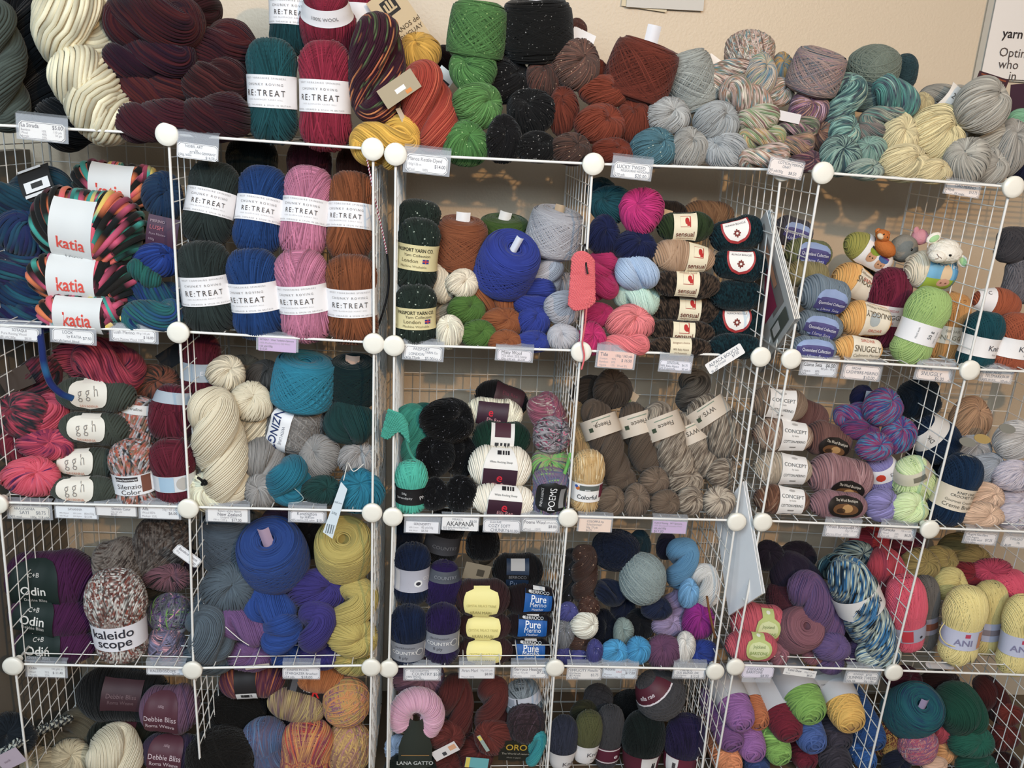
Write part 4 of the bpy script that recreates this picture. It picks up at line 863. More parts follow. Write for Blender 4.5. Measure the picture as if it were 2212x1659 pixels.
SNG = lambda w=58, h=62, z=.25, q=0, k=0: dict(mode='along', z=z, q=q, w=w, h=h, col='#e6dcc8', texts=[('SNUGGLY', 0, -2 if k == 0 else 10, 11, '#6f6250', .008, .9, 180 if k == 1 else 0), ('Cashmere Merino', 0, -14 if k == 0 else 24, 6, '#8a7f6e', 0, 1, 180 if k == 1 else 0), ('SIRDAR', 0, 14 if k != 1 else -22, 7, '#c9705c')], blocks=[(-8, 0, 24, 28, '#a9b0b0', 'oval')] if k == 1 else ())
B('apricot ball with cream label at the back, barcode on its crest', 1845, 610, 100, 78, 11, ORG, SNG(54, 66, .3, -6, 2), roll=24)
B('apricot ball with upside-down cream label in the middle of its stack', 1868, 690, 112, 80, 7, ORG, SNG(62, 70, .25, 0, 1), roll=6)
B('apricot ball with cream label standing on the shelf', 1853, 753, 106, 56, 6, ORG, SNG(66, 50, .2, 2, 0), roll=3)
S('burgundy skein with cream band between apricot and lime skeins', 1913, 665, 92, 172, 8, '#7a1a38', dict(h=42, ring=True, col='#e6d6cc', z=-.14, texts=[('SIRDAR', 0, 12, 5, '#c2686a'), ('SNUGGLY', 0, -2, 10, '#5f5648'), ('DK', 0, -15, 6, '#c2686a')]), roll=4)
S('lime green skein with white printed band leaning on the mustard one', 1988, 705, 96, 170, 6, '#a3c26c #94b45e', dict(h=44, ring=True, col='#eceaea', z=-.14, texts=[('50 g', 6, 2, 8, '#5a5a5a', 0, 1, 90), ('Hand wash', -20, 0, 4, '#8a8a8a', 0, 1, 90), ('100% acrylic', 20, 0, 4, '#8a8a8a', 0, 1, 90)]), roll=13)
S('mustard skein with cream band beside the lime green one', 2046, 708, 80, 152, 9, '#d4984c #c48a42', dict(h=38, ring=True, col='#e6dac6', z=-.14, texts=[('SIRDAR', -4, 9, 6, '#9a8f7c'), ('SNUGGLY', 0, -5, 10, '#8f846f')]), roll=3)
B('pale beige ball with striped strands at the back, its paper sleeve showing a toy', 2010, 585, 112, 84, 9, '#d8c6a4 #e6dcc6', dict(mode='along', z=.30, w=84, h=92, q=0, col='#7ab4d6', part='paper_sleeve', texts=[('TOP THIS!', 4, 16, 12, '#f0ece6', .04)], blocks=[(0, -30, 84, 32, '#a2b84a'), (2, -4, 26, 40, '#e6c9a4', 'oval'), (2, -22, 30, 20, '#d8a48c', 'oval', 1), (-4, -22, 5, 4, '#8a5a4a', 'oval', 2), (8, -22, 5, 4, '#8a5a4a', 'oval', 2)]), roll=8)
B('olive ball with a white picture sleeve at the back below the brown toy', 1875, 545, 118, 66, 14, '#a8a03e #969034', dict(mode='along', z=.25, w=80, h=70, q=0, col='#eae6e2', part='paper_sleeve', texts=[('TOP THIS!', 2, 22, 11, '#4a4446', .03)], blocks=[(-16, -8, 22, 26, '#c99a78', 'oval'), (12, -12, 22, 26, '#c99a78', 'oval', 0), (-16, 2, 26, 14, '#8a9a3a', 'oval', 1), (12, -1, 26, 15, '#4a6a9a', 'oval', 1), (-16, 6, 24, 4, '#3a3a36', 'rect', 2), (12, 3, 24, 4, '#7a4a8a', 'rect', 2), (-20, -10, 3, 3, '#2a2422', 'oval', 2), (-12, -10, 3, 3, '#2a2422', 'oval', 2), (8, -14, 3, 3, '#2a2422', 'oval', 2), (16, -14, 3, 3, '#2a2422', 'oval', 2)]), roll=28)
B('dark striped ball in shade under the olive picture sleeve', 1868, 592, 96, 50, 15, '#3a3836 #4a4844')
# last cube
S('charcoal grey ball high in the end cube by the picture border', 2192, 530, 80, 76, 11, '#4f4b4e #3f3c40', st=3.2)
S('grey marled ball below the charcoal one at the picture border', 2205, 605, 72, 100, 10, '#7d787c #5a565a', st=3.2)
KN = lambda h=42, dx=14, z=-.12: dict(h=h, ring=True, z=z, col='#efecea', texts=[('Knit', dx, 1, 12, '#5a5456', 0, 1), ('Picks', dx + 4, -13, 4, '#8a8486')], blocks=[])
B('burnt orange ball lying on top of the end skeins with a white band', 2152, 655, 108, 66, 7, '#b4582e #a24c26', dict(mode='along', z=-.62, w=32, h=80, col='#ece8e6', texts=[('C', 0, 14, 8, '#6a6466')]), roll=10, st=3)
S('dark teal skein with white band in the end cube', 2117, 737, 86, 128, 6, '#0f525c #0d4650', KN(42, 14), roll=6, st=3)
S('burnt orange skein with white band cut by the picture border', 2188, 740, 86, 128, 6, '#b05630 #9c4826', KN(42, 8), roll=4, st=3)
# ================================================================== second row of cubes
RED = '#c23a56 #8f2038 #2c3138 #d84a62 #5c2050'
U('dim red and charcoal hank high at the back above the olive balls', 200, 775, 150, 90, 14, '#8a2234 #c03a50 #5a1a2c', roll=60, st=4, freq=9, phase=.5)
H('red and plum hank with fanned strands above the topmost olive ball', 235, 790, 90, 150, 11, '#b03048 #6a1a30 #c23a52 #4a1a3c', roll=-62, turns=.5, st=4, slim=.6, freq=8)
H('dark charcoal and red hank in shadow at the back of the red pile', 75, 838, 80, 150, 13, '#2a2e34 #8a2a40 #2a2c32 #23262c', roll=25, turns=.7, st=4.5, freq=9)
sheet('paper_slip', 'dim brown paper label lying on the charcoal and red hank', 'paper slip', 35, 820, 70, 46, 9, -25, col='#4a3f38')
U('charcoal and crimson striped hank by the wire side above the pink one', 50, 895, 104, 96, 7, '#2d3339 #c23a56 #30363c #a83048 #3a4048', roll=-35, st=4.5, freq=11, phase=.4, pitch=68)
H('crimson hank slanting between the striped one and the olive balls', 112, 905, 74, 110, 8, '#b02a42 #d84a62 #7a1a34', roll=10, turns=.7, st=4, freq=8)
U('bright crimson hank with plum strands in the middle of the red pile', 98, 960, 110, 68, 6, '#d8405a #c23a56 #6a2050 #e0506a', roll=78, st=4, freq=8, phase=.4)
U('dark red hank behind the bright crimson one by the wire side', 38, 960, 70, 80, 10, '#6a1a2c #a02a42', roll=20, st=4, freq=8)
U('coral crimson hank with a purple stripe resting on the shelf', 68, 1030, 116, 84, 5, '#e04a64 #d84058 #ea5a70 #5a2060', roll=70, st=4, freq=6, phase=.6, turns=.45, pitch=70)
def GGH(w=78, h=64, z=-.1, q=0): return dict(mode='along', z=z, q=q, w=w, h=h, out='oval2', col='#e9e2d4', off=.005, texts=[('g g h', 0, 4, 22, '#8a8580', -.01, .75, 8), ('SAVANNA', 0, -h*.36, 6, '#d89a84')], blocks=[(6, h*.44, w*.5, h*.22, '#e2dace')])
OLV = '#4b5248 #434a40'
B('olive grey mohair ball with cream oval label, topmost of four', 208, 852, 164, 80, 8, OLV, GGH(80, 66, -.05, 0), roll=0, st=4.5)
B('olive grey mohair ball with cream oval label, second from the top', 206, 925, 146, 76, 7, OLV, GGH(80, 62, -.1, -2), roll=2, st=4.5)
B('olive grey mohair ball with cream oval label, second from the bottom', 188, 1000, 136, 70, 6, OLV, GGH(78, 58, -.2, 0), roll=-1, st=4.5)
B('olive grey mohair ball with cream oval label, resting on the shelf', 186, 1058, 146, 62, 5.5, OLV, GGH(80, 54, -.18, 0), roll=0, st=4.5)
SIL = '#3d434c #8d7058 #c0553a #b4b6b8 #2e3238 #7a6a5c'
SP = dict(st=4.2, freq=20)
S('multicoloured brown, grey and rust skein in the second layer beside the burgundy one', 295, 915, 86, 118, 9, SIL, dict(h=20, z=.62, ring=True, col='#d4d2ce', texts=[('extrafine', 0, 2, 6, '#6a6866')]), roll=8, pitch=-8, **SP)
S('multicoloured brown, grey and rust skein with white band standing on the shelf', 290, 1022, 98, 146, 6, SIL, dict(h=46, z=-.18, ring=True, col='#e9e9ea', texts=[('Schachenmayr', -4, 14, 5.5, '#efefef', .01), ('Silenzio', 0, -2, 11, '#4a4a4e'), ('Color', 2, -15, 11, '#4a4a4e')], blocks=[(-4, 14, 44, 10, '#3a3436'), (34, 2, 20, 38, '#7a4f40')]), roll=-4, **SP)
U('dark brown and rust hank with flecked strands at the back beside the burgundy skein', 330, 828, 116, 78, 14, '#2c2624 #5a4030 #8a4a34 #35302e', st=4, freq=18, roll=70)
S('burgundy skein with a pale blue band high behind the wire side', 432, 790, 88, 140, 12, '#62182c', dict(h=40, ring=True, col='#a9b4bd', z=-.1, texts=[('EU', 16, 0, 9, '#e8e8ec', .01)]), roll=3, st=3.4)
S('burgundy skein in the second layer with its pale band at the top', 372, 892, 94, 120, 8, '#6a1a2e', dict(h=24, z=.62, ring=True, col='#a9b2ba', pw=.3), roll=6, pitch=-10, st=3.2)
S('burgundy skein with pale blue and silver band standing on the shelf', 376, 1018, 98, 146, 6, '#6a1a2e', dict(h=36, ring=True, z=-.22, col='#d8dadc', blocks=[(-6, 0, 30, 34, '#a9c4d8'), (26, 0, 26, 30, '#b8b4ae', 'oval')]), roll=-3, st=3)
sheet('ball_wrapper', 'dim dark wrapper between the red hank and the grid wires at the back', 'wrapper', 372, 770, 60, 40, 20, -35, col='#2a2b2e')
# cream, teal and grey cube
NZ = '#ddd0b2 #d2c4a4'
H('longest cream hank, fat plies twisted down to a tied end over the shelf edge', 476, 965, 100, 262, 5, NZ, roll=-9, turns=1.35, st=3.2, fat=.12, phase=.4, slim=.5)
U('cream hank end tied with black yarn hanging over the connector', 458, 1062, 98, 84, 1.5, '#e8dcbe', roll=-30, st=4, phase=.6, turns=.5, pitch=78)
cord('yarn_tie', 'short black yarn tie knotted round the cream hank end', 'yarn', [(428, 1032, -3), (436, 1038, -4.4), (440, 1046, -4.6), (446, 1044, -4.6), (441, 1038, -4.6), (436, 1048, -4.5)], .0028, yarn('#151412'))
H('second cream hank behind the longest one', 555, 950, 92, 235, 9, '#d6c8a8', roll=-8, turns=1.3, st=3.2, fat=.1, phase=1.4, slim=.5)
U('round cream hank end above the second cream hank', 541, 868, 88, 84, 7, NZ, roll=30, st=3.2, phase=.5)
U('cream hank ball at the top of the cream pile beside the grid', 489, 806, 78, 74, 10, '#d9cbad', roll=75, st=3.2, phase=.3)
U('cream hank glimpsed between two others', 480, 868, 46, 60, 12, '#cdbb98', roll=10)
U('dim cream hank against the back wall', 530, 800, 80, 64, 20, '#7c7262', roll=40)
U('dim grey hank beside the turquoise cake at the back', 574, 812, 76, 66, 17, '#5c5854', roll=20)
K('turquoise blue cake with crossing strands at the top of its pile', 657, 824, 130, 116, 8, '#1288a4 #0f7a94', roll=8, pitch=6, st=3.2, tilt=24)
K('very dark green cake with a paper scrap on top', 762, 824, 104, 108, 10, '#15302f #10262a', roll=0, pitch=12, st=2.6, slip=(30, 12, '#c9a894', 4))
W('grey wound ball with a slanted white printed band under the turquoise cake', 640, 920, 140, 118, 7, '#8a8580 #77726e #9a948e', dict(mode='along', w=108, h=48, q=30, z=0, col='#eeedee', off=.006, texts=[('KENZINGTON', -4, 6, 19, '#33406a', .02, .9, 180), ('WITH LINE', -6, -12, 6, '#7a7c88', 0, 1, 180)]), roll=14, st=2.8)
H('dark green hank under the very dark green cake', 755, 912, 88, 104, 7, '#1c4846 #163a3a', roll=-66, turns=.45, st=2.8, slim=.62)
U('dark green hank between the turquoise and grey hanks at the back', 668, 1008, 80, 60, 13, '#12393f', roll=40)
GRH = '#9c9894 #8a8682'
H('grey hank curling beside the cream pile', 570, 1000, 82, 110, 6, GRH, roll=-12, turns=.55, st=2.6, slim=.56, phase=.3)
U('grey hank drooping over the shelf edge below the curled one', 566, 1062, 72, 76, 4.5, '#97938f', roll=-30, pitch=60)
U('grey hank with radiating strands beneath the wound ball', 690, 985, 84, 96, 6, GRH, roll=-25, phase=.4, turns=.5, pitch=64)
U('grey hank with a string tie by the wire side', 772, 990, 82, 74, 6, '#a39e9b', roll=70, phase=.3)
H('turquoise blue hank looped in the middle of the shelf front', 624, 1038, 90, 108, 4.5, '#0f7f98 #0c6c86', roll=20, turns=.5, st=2.8, phase=.7)
U('turquoise blue hank drooping at the corner connector', 778, 1062, 96, 96, 3.5, '#0f7c98', roll=25, st=2.8, phase=.5, pitch=62)
U('dark green hank resting on the shelf behind the long swing tag', 696, 1060, 84, 64, 5, '#1c4643', roll=75)
lt = sheet('swing_tag', 'long pale swing tag with a barcode dangling over the shelf edge', 'tag', 724, 1102, 30, 136, -2.5, 12, col='#d9e4ea', texts=[('HiKoo', -7, 20, 5, '#8a949a'), ('50g', -6, -6, 6, '#8a949a')], blocks=[(-2, -46, 16, 22, '#7a848a'), (-2, -46, 2, 22, '#d9e4ea'), (3, -46, 2, 22, '#d9e4ea'), (-7, -46, 2, 22, '#d9e4ea')], corners=[(-.5, -.42), (.28, -.5), (.5, .40), (-.05, .5)])
bpy.context.view_layer.update(); cord('string', '', '', [(742, 1038, -2.3), (748, 1012, -1), (752, 1000, 1), (764, 1018, 0), (786, 1002, 1)], .0009, plain('string_white', '#e6e2da', .8), parent=lt)
cord('tag_string', 'thin cord round the looped turquoise hank', 'cord', [(632, 1052, -.6), (648, 1066, -.6), (655, 1078, -.4), (640, 1086, -.4), (612, 1084, -.4)], .0009, plain('string_grey', '#9ab0b0', .8))
# turquoise, black and cream cube
TQ = '#3fc0a4 #35ad96'
S('turquoise skein with a black printed band standing at the connector', 888, 1052, 70, 118, 5, TQ, dict(h=38, z=-.2, ring=True, col='#1c1b1d', texts=[('50g', -12, 8, 5, '#c8c8c8'), ('Serendipity', -12, -2, 5, '#c8c8c8'), ('Phil', 26, -2, 9, '#d8d8d8', 0, 1, 10)]), st=4, roll=0)
H('turquoise fluffy hank in the shade behind the turquoise skein', 896, 945, 70, 150, 11, '#2f9c86 #268674', roll=-12, turns=.8, st=2.6)
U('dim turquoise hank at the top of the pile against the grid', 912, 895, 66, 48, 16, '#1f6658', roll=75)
mb = swatch('knitted_sample', '', ([(838, 885), (850, 890), (868, 898), (880, 918)], [(823, 940), (838, 946), (862, 930), (884, 955)]), -1.5, '#3cae96 #2f9a84', rows=14, st=4)
o = bpy.data.objects.new('knitted_sample', None); C.objects.link(o); P0 = at(850, 915, -1.5); o.location = P0; bpy.context.view_layer.update(); tag(o, 'turquoise knitted sample hooked round the wire upright above the turquoise skein', 'knitted sample')
mb.v = [v - P0 for v in mb.v]; mb.build('knitting', o)
cord('yarn_end', '', '', [(876, 930, -1), (880, 960, 1), (890, 985, 3), (905, 1000, 4)], .003, yarn(TQ), parent=o)
BLK_ = dict(fleck='#77777e')
U('black hank with silver flecks at the top of the black heap', 966, 908, 112, 96, 9, '#0c0c0e', roll=40, **BLK_)
U('black hank with silver flecks in the middle of the heap', 940, 985, 80, 90, 8, '#0d0d10', roll=-20, **BLK_)
U('black hank with silver flecks beside the white balls', 995, 985, 70, 90, 8, '#0b0b0d', roll=25, **BLK_)
U('black hank on the shelf next to the turquoise skein', 940, 1068, 58, 72, 5, '#0e0e11', roll=5, pitch=60, **BLK_)
U('black hank on the shelf next to the lower white ball', 995, 1066, 66, 80, 5, '#0c0c0f', roll=-10, pitch=60, **BLK_)
ELL = lambda w=74, h=66, z=-.05, q=-6, t=1: dict(mode='along', z=z, q=q, w=w, h=h, out='waist', col='#e8e4de', off=.006, texts=[('e', 0, -h*.16, 18, '#c83040', .04, 1.1, -12), ('Ella Rae', 2, -h*.33, 8, '#d8a0a4')] + ([('White Rocking Sheep', 0, h*.15, 4, '#6a6864')] if t else []), blocks=[(0, -h*.24, w*.98, h*.50, '#3b2330'), (4, h*.36, 26, 10, '#2c2a2c'), (1, h*.36, 2, 10, '#e8e4de', 'rect', 1), (7, h*.36, 2, 10, '#e8e4de', 'rect', 1), (12, h*.36, 1.5, 10, '#e8e4de', 'rect', 1)])
B('black ball with a dark plum band at the back against the wall', 1083, 862, 116, 78, 15, '#121113', dict(mode='along', z=.2, w=66, h=44, q=12, col='#3a2229', texts=[('Ella Rae', 0, 0, 8, '#6a3a44')]), roll=14)
B('cream ball with a plum band lying above the bottle green one', 1068, 892, 122, 72, 11, '#e2d8be', dict(mode='along', z=-.1, w=66, h=52, q=-4, col='#3b2330', texts=[('e', -4, 4, 16, '#c83040', .04), ('Ella Rae', 4, -10, 7, '#d8a0a4')]), roll=6, st=3)
B('bottle green ball with plum and barcode label between cream and white balls', 1083, 946, 124, 84, 9, '#12382a', dict(mode='along', z=0, w=50, h=76, q=-4, col='#e4e0da', out='rect', blocks=[(0, 22, 34, 34, '#4a2a34'), (0, -14, 32, 16, '#3a3a3c'), (-6, -14, 3, 16, '#e4e0da', 'rect', 1), (2, -14, 3, 16, '#e4e0da', 'rect', 1), (10, -14, 2, 16, '#e4e0da', 'rect', 1)]), roll=2, st=3)
B('white ball with plum label and red swirl letter, upper of the two', 1080, 1008, 136, 104, 6, '#f2ead8 #e6dcc6', ELL(74, 96, -.03, -6), roll=3, st=3.6)
B('white ball with plum label and red swirl letter, resting on the shelf', 1087, 1080, 140, 76, 6, '#f0e8d6 #e4dac4', ELL(74, 70, .02, -2), roll=4, st=3.6)
POE = '#b04a6a #3a3a40 #a8a0a4 #2e3034 #d07a96'
S('dark striped skein, white and pink strands, at the top beside the wire side', 1182, 895, 96, 72, 11, '#c9bcae #8a4a5c #b05a72', roll=60, st=3.4, freq=12)
W('pink, black and white wound hank above the skein with the oval label', 1192, 940, 84, 82, 8, POE, freq=16, st=3.4)
U('tan, lime and grey striped ball top beneath the pink and black one', 1190, 1005, 88, 74, 7, '#a8916e #7a6a76 #6fb850 #a8916e #5c5468', st=3.4, freq=9, phase=.4)
S('purple striped skein with a black oval label standing on the shelf', 1187, 1062, 84, 104, 5.5, '#6a5c7e #5a6a8a #8a6a84 #7ab060', dict(mode='around', z=0, w=72, h=72, out='oval2', col='#1c1d1e', q=2, texts=[('POEMS', 0, -2, 13, '#ececec', .02, .95, 90), ('INDULGENCE', -20, 0, 5, '#c8c8c8', 0, 1, 90)], blocks=[(20, 0, 12, 44, '#8a8a8a')]), roll=4, st=3.4, freq=9)
cord('yarn_end', 'lime green yarn end hanging through the wires beside the striped ball', 'yarn', [(1232, 980, 3), (1226, 1005, 1), (1216, 1030, 1), (1206, 1045, 2)], .004, yarn('#7ac858 #6ab848'))
# marled brown cube
S('golden tan marled skein with white band standing at the connector', 1268, 1040, 72, 140, 5, '#d6b274 #c09858 #e6d2a4', dict(h=42, z=-.22, ring=True, col='#eeebe8', texts=[('smc', -2, 8, 5, '#e8e8e8', .01), ('Colorful', -2, -9, 10, '#4a4a4c', .01, .85)], blocks=[(2, 11, 40, 12, '#5f6460'), (-22, 10, 9, 9, '#c8703a', 'oval', 1), (-25, 14, 7, 7, '#3a5aa8', 'oval', 2), (30, 3, 14, 30, '#6a2f3f')]), st=3.4)
S('golden tan marled skein leaning behind the banded one', 1262, 965, 74, 110, 11, '#9a7a4c #b8945c', roll=6, st=3.4)
U('golden tan skein end at the back beside the wire side', 1243, 898, 46, 70, 15, '#8a6a40', roll=10)
FB = '#6a5848 #5a4a3c'; FM = '#5f5246 #b5a48e #6a5a4c #8f7f6c'
def FLB(w=60, h=46, z=.22, t='Fleece'): return dict(mode='around', z=z, w=w*1.25, h=h, q=0, col='#cdbfae', off=.004, texts=[(t, 4, 2, 10, '#5f564c', .005, .9, 180)], blocks=[(-22, -2, 9, 9, '#3f4a3a', 'rect'), (4, 15, 40, 2, '#7a8a78')])
U('dark brown hank lying at the top of the brown pile by the wire side', 1322, 842, 80, 84, 12, '#4a3d32', roll=20, st=2.6, phase=.4)
U('dark brown hank at the back corner beside the topmost brown one', 1272, 850, 76, 76, 15, '#3c322a', roll=40, st=2.6)
sheet('paper_band', 'tan paper band showing behind the topmost brown hank', 'paper band', 1352, 860, 46, 40, 17, 32, col='#c9b8a0', blocks=[(10, 0, 8, 8, '#7a8a6a', 'oval')], curl=.02)
H('dark brown twisted hank with tan band, first of the row of banded ones', 1308, 952, 68, 190, 7, FB, roll=-22, turns=1.25, st=2.4, band=FLB(52, 42, .34), pitch=-22, slim=.5)
H('dark brown twisted hank with tan band, second of the row of banded ones', 1382, 945, 68, 156, 7, FB, roll=-20, turns=1.1, st=2.4, band=FLB(52, 46, .38), pitch=-22, slim=.5)
H('marled brown twisted hank with tan band in the middle of the row', 1442, 950, 74, 170, 6.5, FM, roll=-24, turns=1.25, st=3, band=FLB(56, 48, .36), pitch=-22, freq=14, slim=.5)
H('marled brown twisted hank with tan band between two thicker ones', 1500, 962, 66, 150, 7.5, FM, roll=-28, turns=1.2, st=3, band=FLB(50, 40, .34, 'WYS'), pitch=-24, freq=14, slim=.5)
H('thick marled hank with tan band nearest the sloping wire panel', 1545, 920, 84, 150, 8, FM, roll=-38, turns=.9, st=3.2, band=FLB(60, 40, .42, 'WYS'), pitch=-24, freq=14, slim=.54)
H('dark grey brown hank standing at the back against the grid', 1497, 845, 66, 96, 16, '#3f3a34 #6a6258 #332e2a', roll=4, turns=.8, st=3, freq=12)
for k, (x, y, w, h, r, pal, lb) in enumerate([(1342, 1036, 62, 52, 40, FB, 'dark brown hank end between the first banded hank and the shelf'), (1320, 1082, 60, 62, 70, '#75614e', 'dark brown hank end on the shelf beside the golden tan skein'),
        (1412, 1040, 62, 62, 20, '#7a6654', 'brown hank end with a loose strand under the second banded hank'), (1374, 1082, 54, 74, 5, '#7c6856', 'brown hank end standing on the shelf below the first banded hank'), (1436, 1086, 62, 54, 75, '#75614f', 'brown hank end on the shelf below the middle banded hank'),
        (1478, 1038, 74, 62, 80, FM, 'marled hank end under the middle banded hank'), (1490, 1082, 56, 60, 30, FM, 'marled hank end on the shelf between brown and pale ones'), (1560, 1022, 64, 64, 60, FM, 'marled hank end below the thick banded hank'), (1552, 1084, 68, 66, -20, '#6a5c50 #c0b09a #75675a', 'round marled hank end on the shelf by the sloping wire panel')]):
    U(lb, x, y, w, h, 5 + (k % 2), pal, roll=r, st=2.8, freq=14, phase=.5)
# ombre and pink cube
CON = lambda w=56, h=70, z=.1, q=0: dict(mode='along', z=z, q=q, w=w, h=h, col='#ebe8e4', off=.005, texts=[('CONCEPT', 0, h*.12, 7, '#6a6866', 0, 1.15), ('by katia', 0, h*.0, 3.5, '#a09c98'), ('COTTON-MERINO', 0, -h*.16, 5, '#55524f', 0, .86)], blocks=[(0, h*.34, 14, 6, '#b4b0ac', 'oval'), (0, -h*.34, 14, 3, '#8a8682')])
CK = dict(st=3.2, freq=7)
B('taupe ombre ball with white label, topmost of the four by the sloping wires', 1682, 872, 124, 80, 10, '#9a8068 #7f6650', CON(58, 64, -.08, -2), roll=6, **CK)
B('brown to cream ombre ball with white label, second from the top', 1690, 940, 132, 76, 8, '#8f6a50 #b8a08a #7a5440 #c9b49c', CON(58, 68, .22, 0), roll=4, **CK)
B('palest ombre ball with white label, third from the top', 1690, 1013, 128, 76, 7, '#c4b49e #a8967e #d4c6b2', CON(58, 68, .22, 0), roll=4, **CK)
B('darkest brown ombre ball with white label, standing on the shelf', 1688, 1080, 122, 66, 6, '#6e4632 #8f6248 #5a3626 #a88a70', CON(58, 58, .2, 0), roll=4, **CK)
BOUT = lambda w=72, h=44, q=-20: dict(mode='along', z=.05, q=q, w=w, h=h, out='oval', col='#1c1714', off=.006, texts=[('The Wool Boutique', 0, h*.26, 5.5, '#d8cfc0', 0, .80)], blocks=[(0, -h*.1, w*.72, h*.48, '#6a4a30', 'oval'), (4, -h*.06, w*.3, h*.34, '#b08a5c', 'oval', 1), (-10, -h*.16, w*.25, h*.22, '#3a2a1e', 'oval', 1)])
B('rosy brown mohair ball at the back beside the taupe ombre ball', 1745, 898, 90, 66, 15, '#6a4440 #7d5650', roll=20, st=3.6)
B('rosy brown mohair ball with black oval picture label behind the front pink one', 1788, 950, 104, 82, 11, '#80584f #6c4640', BOUT(70, 44, -16), roll=14, st=3.6)
B('dusty pink mohair ball with black oval picture label, largest of its pile', 1814, 1030, 142, 104, 7, '#a87a7c #94686a #b88c8c', BOUT(76, 44, -28), roll=10, st=3.8)
B('dusty pink mohair ball under the largest one, black oval picture label', 1810, 1090, 126, 66, 5.5, '#a0747a #8c6268', BOUT(78, 46, -4), roll=4, st=3.8)
KAR = '#2f62a0 #5a3a86 #9a3c70 #2f8fb4 #4a3a80'
KK = dict(freq=16, st=2.4)
H('blue, purple and pink hank lying at the back of its pile', 1842, 896, 50, 82, 12, KAR, roll=80, turns=.7, **KK)
U('largest blue and magenta ball-shaped hank at the top of its pile', 1906, 880, 82, 80, 9, KAR, roll=20, phase=.3, **KK)
U('teal and magenta hank lying below the back one', 1858, 926, 80, 48, 10, '#2a6a86 #5a2f70 #8a3468 #2a4a7a', roll=82, **KK)
U('blue and purple hank standing by the sloping panel wires', 1940, 940, 72, 82, 7, KAR, roll=-8, pitch=58, phase=.3, **KK)
U('blue and purple hank in front above the lavender skeins', 1888, 966, 76, 62, 6, KAR, roll=70, phase=.4, **KK)
U('small navy hank at the back with a white tag on top', 1862, 858, 50, 50, 16, '#1f2448 #2a2c5a', roll=10)
sheet('paper_slip', 'white paper tag standing behind the blue and magenta hank', 'paper slip', 1874, 862, 14, 36, 13, 4, col='#c9ccd4')
S('lavender skein with white band lying towards the front, upper of the two', 1905, 1028, 84, 108, 7, '#8e86c0 #7f77b2', dict(h=30, z=.60, ring=True, col='#e2dfe2', blocks=[(-14, 0, 18, 18, '#c2402f', 'oval')], texts=[('DK', 12, 0, 8, '#5a585a')]), roll=-30, st=3.2, pitch=22)
U('lavender skein end resting on the shelf', 1903, 1090, 70, 70, 5, '#8a82bc', roll=60, st=3, phase=.4)
S('pale lime skein tipped forward, barcode band on its far side', 1972, 1035, 92, 110, 7, '#bdd58c #d2e2a8 #a8c474', dict(h=26, z=.62, ring=True, col='#cfc8b4', blocks=[(0, 0, 26, 12, '#7a7668')]), roll=-28, st=3.2, pitch=20)
U('pale lime skein end on the shelf by the end connector', 1962, 1098, 80, 66, 4.5, '#c2da94 #d6e6b0', roll=65, st=3, phase=.5)
# navy and peach cube
S('navy skein at the back of its pile behind the wires', 1985, 862, 88, 80, 14, '#10202f', roll=-20, st=3)
S('navy skein lying with its white band towards the wires', 2018, 948, 96, 106, 10, '#112a48', dict(h=34, z=.55, ring=True, col='#d9d6d2', texts=[('DK', -10, 0, 9, '#5a5856', 0, 1, 90)]), roll=-50, st=3)
S('navy skein with a cream printed band leaning on the shelf in front', 2062, 1058, 92, 160, 5.5, '#12304f', dict(h=52, z=-.12, ring=True, col='#ded2be', texts=[('KNIT ONE', 4, 16, 6, '#4a463e'), ('CROCHET TOO', 4, 8, 6, '#4a463e'), ('Gourmet Crochet', -2, -4, 6, '#7a7264'), ('Creme Brulee', 0, -15, 9, '#6a6256')]), roll=10, st=2.8)
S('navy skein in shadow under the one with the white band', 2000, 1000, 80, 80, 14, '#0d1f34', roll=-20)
U('tan mohair hank at the back of the end cube', 2095, 906, 84, 96, 12, '#b58a64', roll=15, st=2.6)
U('grey mohair ball with a silver sticker below the tan hank', 2098, 966, 82, 62, 9, '#a6a6a8', roll=75)
U('blue grey mohair ball in the middle of the end cube', 2128, 1010, 84, 66, 8, '#a3abb6', roll=60)
U('peach ball with a dangling hair tie, upper of the two', 2122, 1072, 92, 58, 6, '#dcb798', roll=85, phase=.2)
U('peach ball resting on the shelf, lower of the two', 2118, 1112, 98, 52, 5, '#d8b292', roll=85, phase=.3)
U('white grey mohair ball at the picture border in the end cube', 2190, 950, 84, 84, 9, '#c2beba', roll=50)
U('lilac flecked ball high at the picture border', 2190, 1028, 92, 66, 7, '#b4aec0 #cfc4cc #9a96a8', roll=80, freq=30)
U('lilac flecked ball second from the shelf at the picture border', 2188, 1078, 88, 52, 6, '#b0aabc #cfc4cc #9a96a8', roll=85, freq=30)
U('lilac flecked ball resting on the shelf at the picture border', 2192, 1116, 90, 56, 5, '#b8b2c2 #d2c8d0 #9a96a8', roll=85, freq=30)
